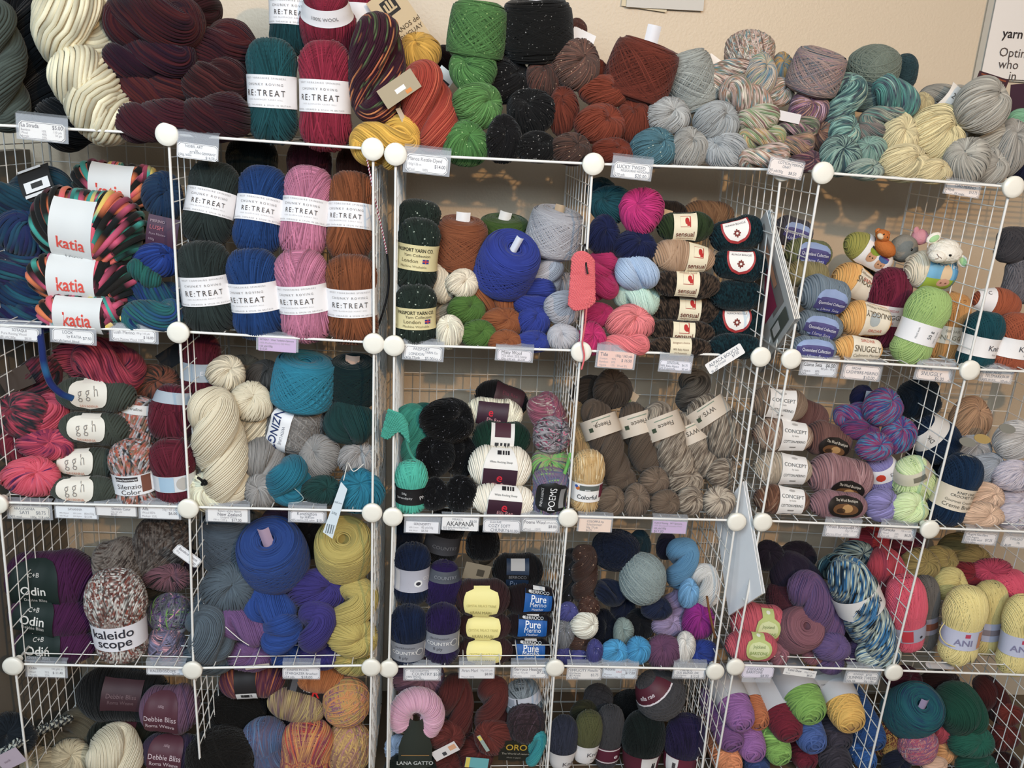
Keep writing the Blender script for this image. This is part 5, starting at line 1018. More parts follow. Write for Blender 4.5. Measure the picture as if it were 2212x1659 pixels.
for x, y, lb in ((2090, 955, 'oval silver sticker on the grey mohair ball'), (2122, 948, 'gold oval sticker hanging from the tan mohair hank'), (2176, 926, 'dark oval sticker on the white grey mohair ball'), (2088, 992, 'silver sticker edge on the blue grey mohair ball')):
    P, R, s = pose(x, y, 2.0, 15, 0); mb = MB(); n = 24; th = np.arange(n)*2*np.pi/n; V = np.concatenate([np.stack([20*s*np.cos(th), 0*th + q, 10*s*np.sin(th)], -1) for q in (-.0008, .0008)])
    mb.add(V, np.stack([np.arange(n), (np.arange(n) + 1) % n, (np.arange(n) + 1) % n + n, np.arange(n) + n], -1), [(0, k, k + 1) for k in range(1, n - 1)], m=plain('sticker', '#8c8a80' if 'gold' not in lb else '#b59a62', .25, .6), smooth=False); tag(mb.build('sticker', None, xform(P, R)), lb, 'sticker')
# ================================================================== third row of cubes
ODI = lambda w=92, h=92, z=-.22, q=0, t=1: dict(mode='along', z=z, q=q, w=w, h=h, out='dome' if t else 'rect', col='#1e2b28', off=.006, texts=[('Odin', 0, -h*.12, 17, '#e6e4de', .03, 1.1), ('Debbie Bliss', 2, -h*.30, 7, '#cfccc6'), ('C+B', 0, h*.16, 9, '#cfccc6', .01)])
OD = '#582052 #4a1a46'
B('largest deep purple ball with dark green label at the top of its stack', 112, 1250, 188, 142, 8, OD, ODI(104, 112, -.14, -12), roll=0, st=3.4)
B('deep purple ball with dark green label in the middle of its stack', 112, 1332, 172, 96, 7, OD, ODI(88, 74, -.28, -2), roll=6, st=3.4)
B('deep purple ball with dark green label standing on the shelf', 120, 1394, 168, 84, 6, OD, ODI(96, 76, -.26, -2), roll=0, st=3.4)
KAL = '#9a4a38 #c9c4bb #7a3c30 #5a5450 #d4d0c8 #8a4032 #9a8f86 #6a3a30'
S('rust, grey and white marled skein with white band standing on the shelf', 255, 1330, 126, 210, 6, KAL, dict(h=58, z=-.28, ring=True, col='#eceaef', texts=[('kaleido', 2, 13, 21, '#3a3a42', .045, 1.0), ('scope', 4, -9, 21, '#3a3a42', .045, 1.0)]), roll=-3, st=3.8, freq=22)
S('dim marled brown skein leaning at the back of the purple cube', 345, 1185, 122, 140, 15, '#4a3a32 #7a7068 #3a302c #6a5a50', roll=24, st=4.4, freq=24)
S('dim marled brown skein lying behind the white-banded marled one', 262, 1225, 130, 90, 14, '#4f3c34 #857a70 #3d332e', roll=70, st=4.4, freq=24)
KAI = '#6f9f4a #6a3a86 #7a7f86 #3a3d42 #5a4a84 #d89aa6'
W('purple, lime and black striped ball with a purple spiral band', 368, 1330, 92, 98, 7, KAI, dict(mode='around', z=-.62, w=84, h=30, q=6, col='#d9d4dc', off=.004, texts=[('Kaleido', 24, 0, 9, '#4a4850'), ('S', -14, 0, 15, '#f0ecf2', .05, 1.6)], blocks=[(-14, 0, 36, 29, '#6a3a92')]), freq=7, st=3)
S('black and pink striped skein end below the purple spiral band', 362, 1398, 96, 66, 6, '#4a4a52 #d89aa6 #5a5a72 #8a86a8 #3a3a40', roll=75, st=3, freq=8)
U('black and pink striped hank in shade above the striped ball', 362, 1248, 96, 60, 12, '#2a2628 #8a5a66 #2c2a2c', roll=70, freq=9)
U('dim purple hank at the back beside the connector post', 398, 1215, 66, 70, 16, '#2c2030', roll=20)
U('dim olive and brown hank behind the striped ball', 340, 1275, 70, 46, 14, '#2f2c26 #4a4438', roll=75)
# slate, blue, purple, mustard cube
SLT = '#60707c #525f6a'
K('slate grey cake in the shade behind the blue cake', 498, 1165, 124, 122, 13, '#566370 #4a5662', roll=-2, pitch=8, st=2.6)
U('largest slate grey hank with a deep crease in the middle', 494, 1272, 112, 112, 6, SLT, roll=28, phase=.8, turns=.42, pitch=72, st=3)
U('slate grey hank glimpsed by the wire side', 448, 1302, 56, 60, 8, '#4f5c67', roll=-20)
H('slate grey hank bulging over the shelf edge', 452, 1370, 84, 128, 3.5, SLT, roll=-14, turns=.6, st=3.2, slim=.56)
U('slate grey hank drooping below the shelf wire over the connector', 452, 1420, 106, 72, 2, '#5d6d78', roll=80, st=3.4, phase=.4)
sheet('paper_slip', 'grey paper slip sticking out above the largest slate hank', 'paper slip', 466, 1235, 16, 54, 8, 40, col='#8a8f8e')
K('royal blue cake with a lilac slip in its hole', 590, 1198, 142, 148, 7, '#2c5098 #24448a', roll=-4, pitch=36, slip=(24, 32, '#b9a0b4', -8), st=2.8, tilt=15, bulge=.05)
RBL = '#2a52a4 #224690'
H('royal blue hank directly beneath the royal blue cake', 586, 1310, 82, 112, 6, RBL, roll=-66, turns=.5, st=3, slim=.6)
H('royal blue hank in the middle of its pile', 606, 1366, 74, 92, 5, RBL, roll=45, turns=.6, st=3)
U('royal blue hank at the bottom beside the handwritten tag', 612, 1412, 84, 60, 4.5, '#234a98', roll=78, st=3)
PUR = '#80598e #6f4c7e'
H('mauve hank slanting below the largest slate one', 526, 1352, 62, 112, 5, PUR, roll=-62, turns=.45, st=3, slim=.6)
U('mauve hank drooping over the shelf edge with a paper card under it', 540, 1416, 90, 72, 4, PUR, roll=70, st=3.4, phase=.5)
sheet('paper_slip', 'pale card edge under the drooping mauve hank', 'paper slip', 556, 1440, 52, 10, 1, -8, col='#c9bcae')
cord('tag_string', 'white string lying across the slanting mauve hank', 'cord', [(487, 1354, -.4), (505, 1370, -.5), (522, 1384, -.5), (538, 1394, -.2)], .001, plain('string_white', '#e6e2da', .8))
VIO = '#453c8c #3a3278'
U('violet hank at the top of its pile beside the blue cake', 686, 1275, 118, 92, 7, VIO, roll=75, st=3, phase=.4)
H('violet hank in the middle of its pile, strands hanging straight', 684, 1352, 84, 110, 6, VIO, roll=4, turns=.5, st=3)
U('violet hank drooping at the shelf edge behind the handwritten tag', 690, 1414, 86, 66, 4.5, VIO, roll=70, st=3.4)
MUS = '#c4ae54 #b09c48'
K('mustard cake with a deep hole under the long swing tag', 744, 1188, 122, 136, 8, MUS, roll=2, pitch=38, st=2.6, tilt=15)
H('mustard hank fanning out under the mustard cake', 766, 1305, 84, 118, 6, MUS, roll=20, turns=.5, st=3, slim=.56)
U('mustard hank in front with a deep crease', 762, 1378, 104, 84, 4, MUS, roll=60, phase=.6, turns=.45, pitch=70, st=3)
U('mustard hank drooping over the shelf corner connector', 766, 1426, 84, 70, 2.5, '#bfaa50', roll=20, st=3.2, pitch=58)
U('dim mauve hank at the back above the blue cake', 600, 1120, 64, 50, 16, '#54405c', roll=80)
U('dim brown hank in shadow between the blue and mustard cakes', 668, 1165, 70, 90, 18, '#2c2220', roll=20)
# navy, purple and brown cube
CTY = lambda h=50, z=-.05, q=0: dict(h=h, ring=True, z=z, col='#8d8f96', texts=[('COUNTRY', -6, 0, 8, '#e4e2e0', .01), ('8 ply', -8, -12, 7, '#5a5a60'), ('cleckheaton', -6, 13, 6, '#5a5a60')], blocks=[(26, 0, 17, 17, '#d8d6d4', 'oval'), (26, 0, 14, 14, '#77797f', 'oval', 1), (44, 0, 9, 34, '#d4d2d0')])
NAV = '#142444'
S('navy skein with silver band, upper of the two by the wire upright', 890, 1240, 82, 140, 7, NAV, dict(h=52, ring=True, z=.0, col='#b9b9c4', texts=[('CO', 32, 4, 8, '#e4e2e0')], blocks=[(-30, 0, 12, 46, '#d8d6d8'), (14, -6, 17, 17, '#eeeeee', 'oval'), (14, -6, 10, 9, '#3a3a42', 'oval', 1)]), st=2.8)
S('navy skein with silver band standing on the shelf by the connector', 882, 1374, 84, 140, 5, NAV, CTY(46, -.3), st=2.8)
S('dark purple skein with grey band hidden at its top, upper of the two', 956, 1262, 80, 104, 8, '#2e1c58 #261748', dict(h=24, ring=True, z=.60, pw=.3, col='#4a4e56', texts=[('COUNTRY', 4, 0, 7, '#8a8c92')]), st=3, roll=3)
S('dark purple skein with grey band standing on the shelf', 955, 1370, 80, 138, 5.5, '#2a1a4e', CTY(46, -.05), st=3)
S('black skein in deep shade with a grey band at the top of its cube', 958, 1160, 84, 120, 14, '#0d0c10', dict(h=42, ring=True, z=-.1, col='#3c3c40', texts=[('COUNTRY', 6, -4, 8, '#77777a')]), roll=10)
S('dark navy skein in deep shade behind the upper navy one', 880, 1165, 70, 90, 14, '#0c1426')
S('black ball with a beige barcode label below it', 1043, 1178, 74, 86, 14, '#0a0a0d', dict(h=22, ring=True, z=-.68, pw=.25, col='#6f6658', blocks=[(4, 0, 22, 14, '#3a362f')]), style='wound', p=2.0, sy=1)
CPY = lambda w=72, h=58, q=-6: dict(mode='along', z=-.06, q=q, w=w, h=h, out='tab', col='#f2e69a', off=.006, texts=[('CRYSTAL PALACE YARNS', 0, -h*.06, 5, '#c4b876', 0, .80), ('ARAN MARL', 0, -h*.28, 7.5, '#aca068', 0, .85)])
BRM = '#45282a #3a2022'
B('brown marled ball with pale yellow label, topmost of three', 1042, 1290, 118, 92, 7, BRM, CPY(76, 70, -12), st=3.2)
B('brown marled ball with pale yellow label in the middle of three', 1046, 1352, 116, 66, 6, BRM, CPY(74, 56, -4), st=3.2)
B('brown marled ball with pale yellow label resting on the shelf', 1048, 1404, 118, 66, 5.5, BRM, CPY(76, 62, -4), st=3.2)
PUM = lambda w=60, h=46, z=.2, q=-10: dict(mode='along', z=z, q=q, w=w, h=h, col='#1d5aa0', off=.006, texts=[('BERROCO', 2, h*.38, 6.5, '#d8d8d8', .01), ('Pure', 0, h*.08, 13, '#eef0f4', .01), ('Merino', 0, -h*.17, 9, '#e4e8ee'), ('Heather', 0, -h*.38, 5.5, '#d8dde6')], blocks=[(0, h*.39, w*.99, h*.22, '#16161a'), (0, h*.62, 26, h*.24, '#e2e0de'), (-20, h*.39, 6, 6, '#d8d8d8', 'oval', 1)])
BH = '#26181c #1e1216'
B('black ball with a grey sticker and hidden label at the back of its stack', 1118, 1232, 108, 86, 13, '#141113', dict(mode='along', z=-.05, q=-6, w=48, h=62, col='#16283f', texts=[('Pu', -8, -22, 12, '#6a7a94'), ('BERROCO', 0, -8, 6, '#77777a')], blocks=[(0, 18, 30, 26, '#a8a6a4'), (0, -8, 48, 10, '#141416')]), st=3)
B('blackish brown ball with bright blue label, topmost of three', 1146, 1295, 112, 80, 7, BH, PUM(60, 42, .22, -2), roll=4, st=3)
B('blackish brown ball with bright blue label in the middle of three', 1142, 1350, 106, 64, 6, BH, PUM(62, 40, .10, -2), roll=2, st=3)
B('blackish brown ball with bright blue label resting on the shelf', 1138, 1404, 104, 64, 5.5, BH, PUM(62, 36, .10, 0), roll=1, st=3)
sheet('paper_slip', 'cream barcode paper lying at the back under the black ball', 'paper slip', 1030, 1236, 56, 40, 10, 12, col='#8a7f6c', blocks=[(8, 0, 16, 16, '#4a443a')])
# sparkle, navy and bright hanks cube
SPK = dict(fleck='#c9a88a', glint=True)
SPB = dict(fleck='#b9b9d4', glint=True)
H('black glitter hank standing in the corner by the wire side', 1229, 1245, 36, 130, 8, '#0c0c10', turns=1.2, st=2.2, **SPB)
H('long brown glitter hank with fat twists', 1262, 1240, 56, 136, 7, '#4a2a1c #3a2014', roll=-4, turns=1.4, st=2.2, **SPK)
U('brown glitter hank end below the long one', 1271, 1312, 46, 52, 6, '#4f2c1e', roll=10, **SPK)
U('cream white bun-shaped hank end among the glitter hanks', 1263, 1350, 58, 58, 4.5, '#efe4cc', roll=60, phase=.4, turns=.45, pitch=72)
U('periwinkle glitter hank beside the wire upright', 1226, 1322, 44, 42, 6, '#4a4c96', roll=75, **SPB)
U('grey glitter hank standing by the wire upright', 1219, 1370, 40, 70, 5, '#787a7e', roll=5, pitch=55, **SPB)
U('indigo glitter hank in the shelf corner by the connector', 1218, 1420, 36, 50, 4.5, '#3f3f84', roll=10, pitch=60, **SPB)
U('brown glitter hank end under the cream white one', 1258, 1390, 54, 36, 5, '#4a2a1a', roll=85, **SPK)
U('indigo glitter hank at the shelf edge under the brown one', 1254, 1420, 46, 46, 4, '#44448c', roll=40, **SPB)
U('indigo glitter hank on end beside the bright blue hank', 1284, 1410, 34, 62, 4, '#404088', roll=-8, pitch=58, **SPB)
W('midnight blue wound ball at the top of its cube', 1330, 1188, 108, 84, 11, '#141e34')
U('dim petrol hank behind the midnight blue ball', 1380, 1178, 50, 66, 17, '#223e4a', roll=10)
H('midnight blue hank lying under the wound ball', 1318, 1280, 50, 72, 8, '#18233c', roll=-70, turns=.5)
U('black blue hank in the middle of the cube', 1300, 1370, 70, 110, 9, '#0f1524', roll=0)
U('midnight blue hank behind the grey green ball', 1345, 1312, 50, 70, 8, '#151f38', roll=20)
U('black hank curled beneath the grey green ball', 1378, 1352, 62, 72, 6.5, '#14161c', roll=20, phase=.4)
W('grey green wound ball with loose crossing strands', 1388, 1250, 104, 112, 6.5, '#93a2a0 #7f8e8e', sy=1, st=2.3)
U('dim purple hank at the back beside the sky blue hank', 1440, 1180, 44, 60, 17, '#2a2438', roll=10)
H('sky blue hank looping down from the back of the cube', 1473, 1218, 66, 126, 8, '#5c94ba #4f86ac', roll=-6, turns=.8, st=2.6, pitch=10)
U('sky blue hank end hanging below the looped one', 1487, 1282, 42, 66, 5.5, '#6aa4d0', roll=0, pitch=60)
H('white hank with gathered strands beside the sky blue one', 1524, 1265, 58, 100, 6, '#d2cfca #bcb8b2', roll=-14, turns=.6, st=2.6)
U('blue black bun-shaped hank end in front of the lavender one', 1418, 1315, 64, 48, 5, '#1e2844', roll=60)
H('lavender grey hank standing behind the blue black one', 1456, 1308, 50, 76, 7, '#8c7aa0', roll=20, turns=.7)
U('lavender grey hank lying above the plum hank', 1442, 1350, 66, 52, 5.5, '#9a88ae', roll=72, phase=.4)
U('fuchsia purple bun-shaped hank end', 1508, 1342, 68, 86, 5, '#9a1a88', roll=20, phase=.5, turns=.45, pitch=72)
U('sage grey hank end above the bright blue hanks', 1346, 1366, 42, 66, 5.5, '#84958f', roll=-15, pitch=60)
U('bright cyan blue hank resting on the shelf, rounder of the two', 1326, 1410, 62, 56, 4, '#3a9cd0', roll=75, phase=.3)
U('bright cyan blue hank resting on the shelf next to the plum one', 1378, 1406, 52, 64, 4, '#3698cc', roll=25, pitch=62)
U('plum hank bulging over the shelf edge', 1434, 1408, 76, 76, 3.5, '#75486a #66405e', roll=-30, phase=.6, turns=.45, pitch=72)
U('white hank squeezed between the plum and royal blue ones', 1480, 1398, 40, 72, 5, '#cfcac2', roll=8, pitch=58)
U('royal blue hank lying on the shelf by the connectors', 1516, 1408, 62, 54, 4.5, '#263f94', roll=-55)
cord('wooden_needle', 'brown wooden needle stuck upright between the white and fuchsia hanks', 'knitting needle', [(1527, 1288, 1.5), (1534, 1330, 1), (1545, 1378, 1)], .0028, plain('wood_needle', '#7a5434', .5))
cord('metal_rod', 'dark metal rod slanting through the gap towards the connector', 'rod', [(1545, 1360, 2), (1562, 1395, 1), (1580, 1425, 0)], .0022, plain('rod_dark', '#33363a', .35, .5))
# coral, rose, purple and blue cube
JOJ = lambda w=62, h=66, q=-6: dict(mode='along', z=.1, q=q, w=w, h=h, out='tag2', col='#b9c47e', off=.006, texts=[('BARITONE', 0, -h*.22, 6, '#8a9a58', .01), ('Jojoland', 0, -h*.02, 6, '#6a7a4a')], blocks=[(0, -h*.12, w*.80, h*.50, '#d2d8a6', 'oval'), (0, h*.36, 9, 9, '#e2e4d4', 'oval')])
OUT['tag2'] = lambda t: np.where(t > .38, .48, np.sqrt(np.maximum(.02, 1 - ((t + .22)/.80)**2)))
B('coral red ball with pale green tag label, upper of the two', 1638, 1345, 118, 96, 7, '#d85a68 #c84c5c', JOJ(56, 74, -6), roll=4, st=3)
B('coral red ball with pale green tag label, resting on the shelf', 1622, 1395, 112, 72, 6, '#d25664 #c24858', JOJ(58, 60, 0), roll=4, st=3)
DP = '#33283c #2a2032'
U('dark aubergine hank at the back by the hanging sleeve', 1660, 1200, 60, 66, 14, '#2a2230', roll=10)
U('dark aubergine hank at the back against the grid', 1722, 1200, 80, 60, 16, '#271f2c', roll=70)
H('dark aubergine hank lying across the back of the pile', 1720, 1245, 86, 120, 11, DP, roll=-60, turns=.6)
W('wine coloured wound ball behind the coral ones', 1700, 1290, 92, 72, 10, '#5a2a36 #4a222c')
K('rose pink cake facing forward with its coil showing', 1724, 1360, 92, 96, 6.5, '#96606a #84525c', roll=4, pitch=48, st=2.6, tilt=15)
U('rose pink hank end resting at the shelf edge by the coral ball', 1683, 1414, 38, 56, 4, '#a06470', roll=-10, pitch=60)
U('rose pink hank end between cake and purple hanks', 1756, 1414, 44, 46, 4.5, '#9a5e68', roll=30)
H('long heathered purple hank draped down through the pile', 1762, 1312, 78, 178, 6.5, '#655082 #74527c #54426e', roll=-32, turns=1.0, st=2.8, slim=.56, fat=.05)
U('heathered purple hank end below the draped one', 1796, 1398, 78, 62, 5, '#665288 #745a8a', roll=70, phase=.4)
U('heathered purple hank drooping at the shelf edge', 1794, 1430, 56, 56, 4, '#70588e', roll=20, phase=.4)
U('heathered purple hank end on the shelf near the blue striped one', 1846, 1412, 46, 52, 5, '#5a4670', roll=50)
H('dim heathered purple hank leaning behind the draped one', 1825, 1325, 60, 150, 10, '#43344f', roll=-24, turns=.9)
BST = '#2f7ab0 #10161e #c4d0be #1c4c74 #3a8ac4 #16222c'
BSK = dict(freq=10, st=3.2)
U('blue, black and white striped hank end at the back by the grid', 1846, 1198, 84, 56, 13, '#2c5a78 #10161e #9ab0aa #1c3a4c', roll=80, **BSK)
H('teal and black striped hank lying behind the banded striped one', 1808, 1238, 62, 90, 11, '#2c5a6a #10161e #8aa8a0', roll=-40, turns=.6, **BSK)
H('long blue, black and white striped hank with a white paper band', 1862, 1315, 86, 262, 6, BST, roll=-30, turns=1.15, band=dict(mode='around', z=.26, w=104, h=50, q=4, col='#e2e0de', off=.005, texts=[('Mia Bella', 4, 0, 13, '#3a383e', .01, .9, 180)]), slim=.52, fat=.08, phase=.9, **BSK)
U('blue and white striped hank end at the shelf front', 1896, 1410, 92, 70, 4.5, '#3a8ac4 #10161e #d0dccc #2a6aa0', roll=75, phase=.4, **BSK)
S('hot coral skein with a printed band leaning behind the wire side', 1958, 1325, 86, 178, 8, '#f05a72 #e24c66', dict(h=34, z=-.42, ring=True, col='#a9aabb', blocks=[(-14, 0, 22, 28, '#c2404a'), (14, -6, 7, 7, '#3a3a42', 'oval')]), roll=-14, st=2.8)
U('crimson mohair hank at the back behind the wire side', 1880, 1175, 90, 70, 16, '#b02a3a', roll=60)
H('coral crimson hank running along the back of the wire side', 1915, 1240, 76, 120, 12, '#d04456 #b83446', roll=-24, turns=.6)
U('dark crimson hank at the back beneath the end connector', 1960, 1180, 80, 66, 18, '#6a1c2c', roll=60)
# yellow cube
S('warm grey skein with a printed band beside the coral one', 1997, 1325, 62, 176, 9, '#77706a #6a645e', dict(h=40, z=-.22, ring=True, col='#8f8a94', blocks=[(0, 0, 40, 16, '#7a4a3a')]), roll=-10, st=2.6)
BUT = '#ecd988 #e0cc7a'
ANL = lambda h=46, z=-.15: dict(h=h, z=z, ring=True, col='#c9cce0', texts=[('ANI', -12, -4, 15, '#8a86a4', .03)], blocks=[(-6, 13, 10, 9, '#c24a62'), (24, 0, 13, 40, '#c9906a'), (37, -4, 9, 9, '#3a3a44', 'oval')])
S('butter yellow skein with a pastel printed band at the front of the end cube', 2078, 1352, 92, 182, 5, BUT, ANL(46, -.18), st=2.6, roll=-2)
S('butter yellow skein behind the front one, pastel printed band', 2132, 1335, 76, 170, 9, '#dcc878 #cfba6c', dict(h=44, z=-.22, ring=True, col='#b4b6c9', blocks=[(0, 0, 44, 14, '#8a7f84'), (18, 14, 8, 8, '#c24a62')]), st=2.6, roll=-4)
S('butter yellow skein cut by the picture border, pastel printed band', 2200, 1372, 80, 190, 5, BUT, ANL(48, -.12), st=2.6, roll=-4)
cord('yarn_loop', 'thin yellow yarn loop hanging round the front butter yellow skein', 'yarn', [(2040, 1345, 1), (2030, 1365, -.6), (2042, 1388, -.8), (2072, 1398, -.8), (2100, 1385, -.8), (2112, 1352, .4)], .0012, yarn(BUT))
U('butter yellow skein end behind the front ones', 2052, 1262, 72, 72, 12, '#d8c676 #cab868', roll=70)
U('old gold skein end by the wire side at the back', 1985, 1220, 84, 70, 14, '#a08a4a', roll=40)
U('old gold skein end in the middle of the back row', 2028, 1212, 80, 64, 15, '#a8924e', roll=75)
U('old gold skein end at the far back of the end cube', 2070, 1182, 84, 60, 19, '#857440', roll=75)
U('old gold skein end beside the red hanks at the back', 2102, 1208, 72, 52, 16, '#9a8448', roll=80)
U('dark red hank in shade between gold and hot pink ones', 2090, 1240, 96, 50, 13, '#8a1f2a', roll=85)
U('hot pink skein end behind the yellow ones', 2142, 1235, 84, 60, 12, '#c23a5a', roll=-60)
S('hot pink skein leaning at the picture border behind the yellow ones', 2182, 1285, 84, 110, 10, '#ee5270 #dc4462', roll=-20, st=2.8)
# ================================================================== lowest row of cubes
ROM = lambda w=76, h=84, z=-.1, q=-4: dict(mode='along', z=z, q=q, w=w, h=h, out='dome', col='#55303a', off=.006, texts=[('Debbie Bliss', 0, -h*.14, 10, '#d6c4c8'), ('Roma Weave', 0, -h*.30, 8, '#c9b4b8', .01), ('100g', 0, h*.12, 5, '#b49aa2')])
B('dark charcoal ball with burgundy label at the back of the lowest cube', 268, 1500, 190, 130, 14, '#1c1e20', dict(mode='along', z=.1, w=80, h=68, q=0, col='#3f262c', texts=[('Debbie Bliss', 0, -4, 9, '#7a6468'), ('Roma Weave', 0, -16, 7, '#6a5458', .01)]), roll=4, st=4)
B('mauve ball with burgundy label, upper of the two in the lowest cube', 368, 1530, 122, 116, 8, '#7c5672 #6a4862', ROM(72, 92, -.12, -8), roll=2, st=4)
B('dark purple ball with burgundy label below the mauve one', 372, 1625, 126, 90, 6, '#463650 #3a2c44', ROM(72, 82, -.1, 2), roll=6, st=4)
B('dark olive ball in shade with a burgundy barcode label', 268, 1590, 150, 84, 12, '#26281f', dict(mode='along', z=.1, w=48, h=40, q=12, col='#4a2630', blocks=[(6, 0, 12, 10, '#8a7478')]), st=4)
H('cream hank folded over in the middle of the lowest cube', 250, 1628, 92, 118, 5, '#ded2b4 #cfc3a4', roll=-28, turns=.8, st=3, slim=.56, phase=.6)
U('creamy tan hank with a deep crease beside the folded cream one', 152, 1640, 92, 84, 6, '#bfae8a', roll=30, phase=.6, st=3)
U('creamy tan hank cut by the lower picture border', 88, 1648, 82, 72, 7, '#b3a482', roll=-20, st=3)
H('dim olive tan hank lying at the back of the lowest cube', 140, 1590, 92, 150, 13, '#6a624e #5a5444', roll=70, turns=.6, st=3)
cord('braided_rope', 'thick braided grey rope edge running up into the lowest cube', 'rope', [(-10, 1640, -8), (40, 1604, -4), (90, 1576, 2), (150, 1552, 9)], .009, plain('rope_light', '#b4b6ac', .9, .1), plain('rope_dark', '#3c4044', .9, .1), 90)
sheet('paper_slip', 'lilac paper card at the lower picture corner', 'paper slip', 22, 1640, 56, 40, -9, -30, col='#b9a9b4', texts=[('sock', -14, 0, 6, '#8a7a86')])
U('dim navy wool bulk at the lower picture corner behind the rope', 18, 1590, 110, 96, -1, '#1e262e', roll=30)
# autumn ombre cube
AUT = '#c4703c #8a4a34 #6a3458 #d8843c'
B('rust and purple ombre ball with a plain black band under the shelf', 545, 1470, 138, 84, 9, '#c4703c #5a2a4a #7a3a3c', dict(mode='along', z=-.1, w=46, h=78, q=-6, col='#262324', off=.005, blocks=[(0, -28, 44, 16, '#e0dedc'), (0, -27, 28, 8, '#2c2a2a')]), roll=-6, st=3.2, freq=4)
B('orange ombre ball hidden behind the handwritten tag', 690, 1462, 104, 72, 9, '#c87a3a #a8602c', roll=8, st=3.4)
sheet('ball_wrapper', 'black wrapper with a red swirl letter under the handwritten tag', 'wrapper', 668, 1492, 92, 52, 7, 14, col='#1e1c1e', texts=[('R', 8, -2, 22, '#c8302f', .03), ('Ra', -12, 2, 12, '#b8b4b0')], blocks=[(-34, 4, 14, 40, '#5a5a5e')])
B('khaki and mauve ombre ball lying open beneath the black wrapper', 640, 1525, 124, 72, 7, '#a8924e #7a5a66 #b8a060 #8a6a5a', roll=18, st=3.4, freq=5)
W('mauve, gold and orange ombre ball beside the wire upright', 748, 1517, 102, 104, 7, '#8a5a7a #b89a4e #d88a4a #a06a76', freq=5, st=3.4)
S('blue and mauve ombre ball standing at the front of the lowest cube', 574, 1612, 100, 120, 5, '#5f7fa8 #6a5a72 #4a6a96 #7a6a80', st=3.2, freq=5, roll=-4)
S('red, orange and purple ombre ball standing at the front of the lowest cube', 662, 1622, 112, 136, 5, '#d05a3a #d89a4a #8a3a5a #c84a38', st=3.4, freq=5, roll=6)
W('ochre and mauve ombre ball loosely wound beside the wire upright', 752, 1615, 100, 116, 6, '#c09a48 #9a6a66 #d0a850 #b87a80', freq=6, st=3.4)
U('dark striped hank in shade between the ombre balls', 660, 1562, 100, 60, 12, '#2c2a34 #4a3a44', roll=75, freq=9)
W('large black brown wound ball at the lower edge of its cube', 476, 1640, 150, 130, 1, '#1d1a17')
W('black brown wound ball behind the large one', 512, 1535, 130, 100, 13, '#161412')
W('black brown wound ball between the large one and the ombre wrapper', 590, 1545, 90, 80, 14, '#151311')
# mohair cube
PK_ = '#e0a8be #d094ae'
t = None
P, R, s = pose(900, 1545, 5, 0, 0); t = thing('yarn_ball', 'fluffy pink mohair ring-shaped ball with a dark green label', 'yarn', P, R)
mb = MB(); rng = rng_(); m_ = yarn(PK_, var=.2, sheen=.8); Rm, rm = 36*s, 24*s; n = 72; a = np.linspace(math.radians(-35), math.radians(215), n); b = np.arange(20)*2*np.pi/20
Cn = np.stack([np.cos(a)*Rm*.98, 0*a, np.sin(a)*Rm*1.12], -1); Rd = np.stack([np.cos(a), 0*a, np.sin(a)], -1)
V = Cn[:, None] + rm*.95*(np.cos(b)[None, :, None]*Rd[:, None] + np.sin(b)[None, :, None]*np.array([0, 1.15, 0])); mb.add(V, grid_quads(n, 20, True), u=V[..., 0]*4, m=m_)
aa = np.linspace(math.radians(-35), math.radians(215), 84) + rng.normal(0, .01, 84); bb = np.linspace(0, 2*np.pi, 30)[None] ; sk = aa[:, None] + .22*np.sin(bb)
Rd2 = np.stack([np.cos(sk), 0*sk, np.sin(sk)], -1); Nn = np.cos(bb)[..., None]*Rd2 + np.sin(bb)[..., None]*np.array([0, 1.15, 0.0]); Pp = np.stack([np.cos(sk)*Rm*.98, 0*sk, np.sin(sk)*Rm*1.12], -1) + rm*Nn*(1 + rng.normal(0, .02, (84, 1, 1)))
strands(mb, Pp, unit(Nn), .0016, m_, False, rng)
fuzz(mb, Pp, unit(Nn), m_, rng, 1500, .008); mb.build('winding', t)
mb = MB(); zs = np.array([8, -10, -40, -62, -92, -112])*s; wd2 = np.array([13, 17, 30, 36, 36, 36])*s
V = np.stack([np.stack([x*w_, -rm*1.0 - .006 + .01*x*x - .004*(j > 1), z + 0*x], -1) for j, (w_, z) in enumerate(zip(wd2, zs)) for x in [np.linspace(-1, 1, 9)]]); mb.add(V, grid_quads(6, 9), m=paper('#30352f')); yv = -rm - .0115
mb.add([(-30*s, yv, -76*s), (30*s, yv, -76*s), (30*s, yv, -74*s), (-30*s, yv, -74*s)], [(0, 1, 2, 3)], m=plain('print', '#a07a4a'), smooth=False); flat_text(mb, 'LANA GATTO', (0, yv - .001, -94*s), (1, 0, 0), (0, 0, 1), 9*s, '#c9ccc8', .02, 1, 'c'); mb.build('paper_band', t)
U('pale blue mohair hank peeping below the pink ring', 862, 1620, 60, 70, 7, '#a8bedc', roll=-20, st=2.4)
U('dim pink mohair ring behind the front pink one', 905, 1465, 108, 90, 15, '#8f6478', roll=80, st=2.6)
U('black green mohair hank at the lower picture border under the pink ring', 890, 1655, 110, 60, 6, '#1e2a24', roll=80)
BRK = '#6a2c26 #562220'
H('brick brown hank hanging down, first of the two long ones', 985, 1528, 72, 150, 8, BRK, roll=-8, turns=.8, st=2.8)
U('brick brown hank end at the foot of the first long one', 965, 1592, 76, 66, 6, '#702f28', roll=20, phase=.4)
H('brick brown hank hanging down beside the dark marled ball', 1062, 1530, 66, 150, 8, '#74322a #5c2622', roll=2, turns=.9, st=2.8)
U('brick brown hank looped at the end of the second long one', 1066, 1592, 82, 76, 5.5, '#763229', roll=-25, phase=.7, turns=.4, pitch=70)
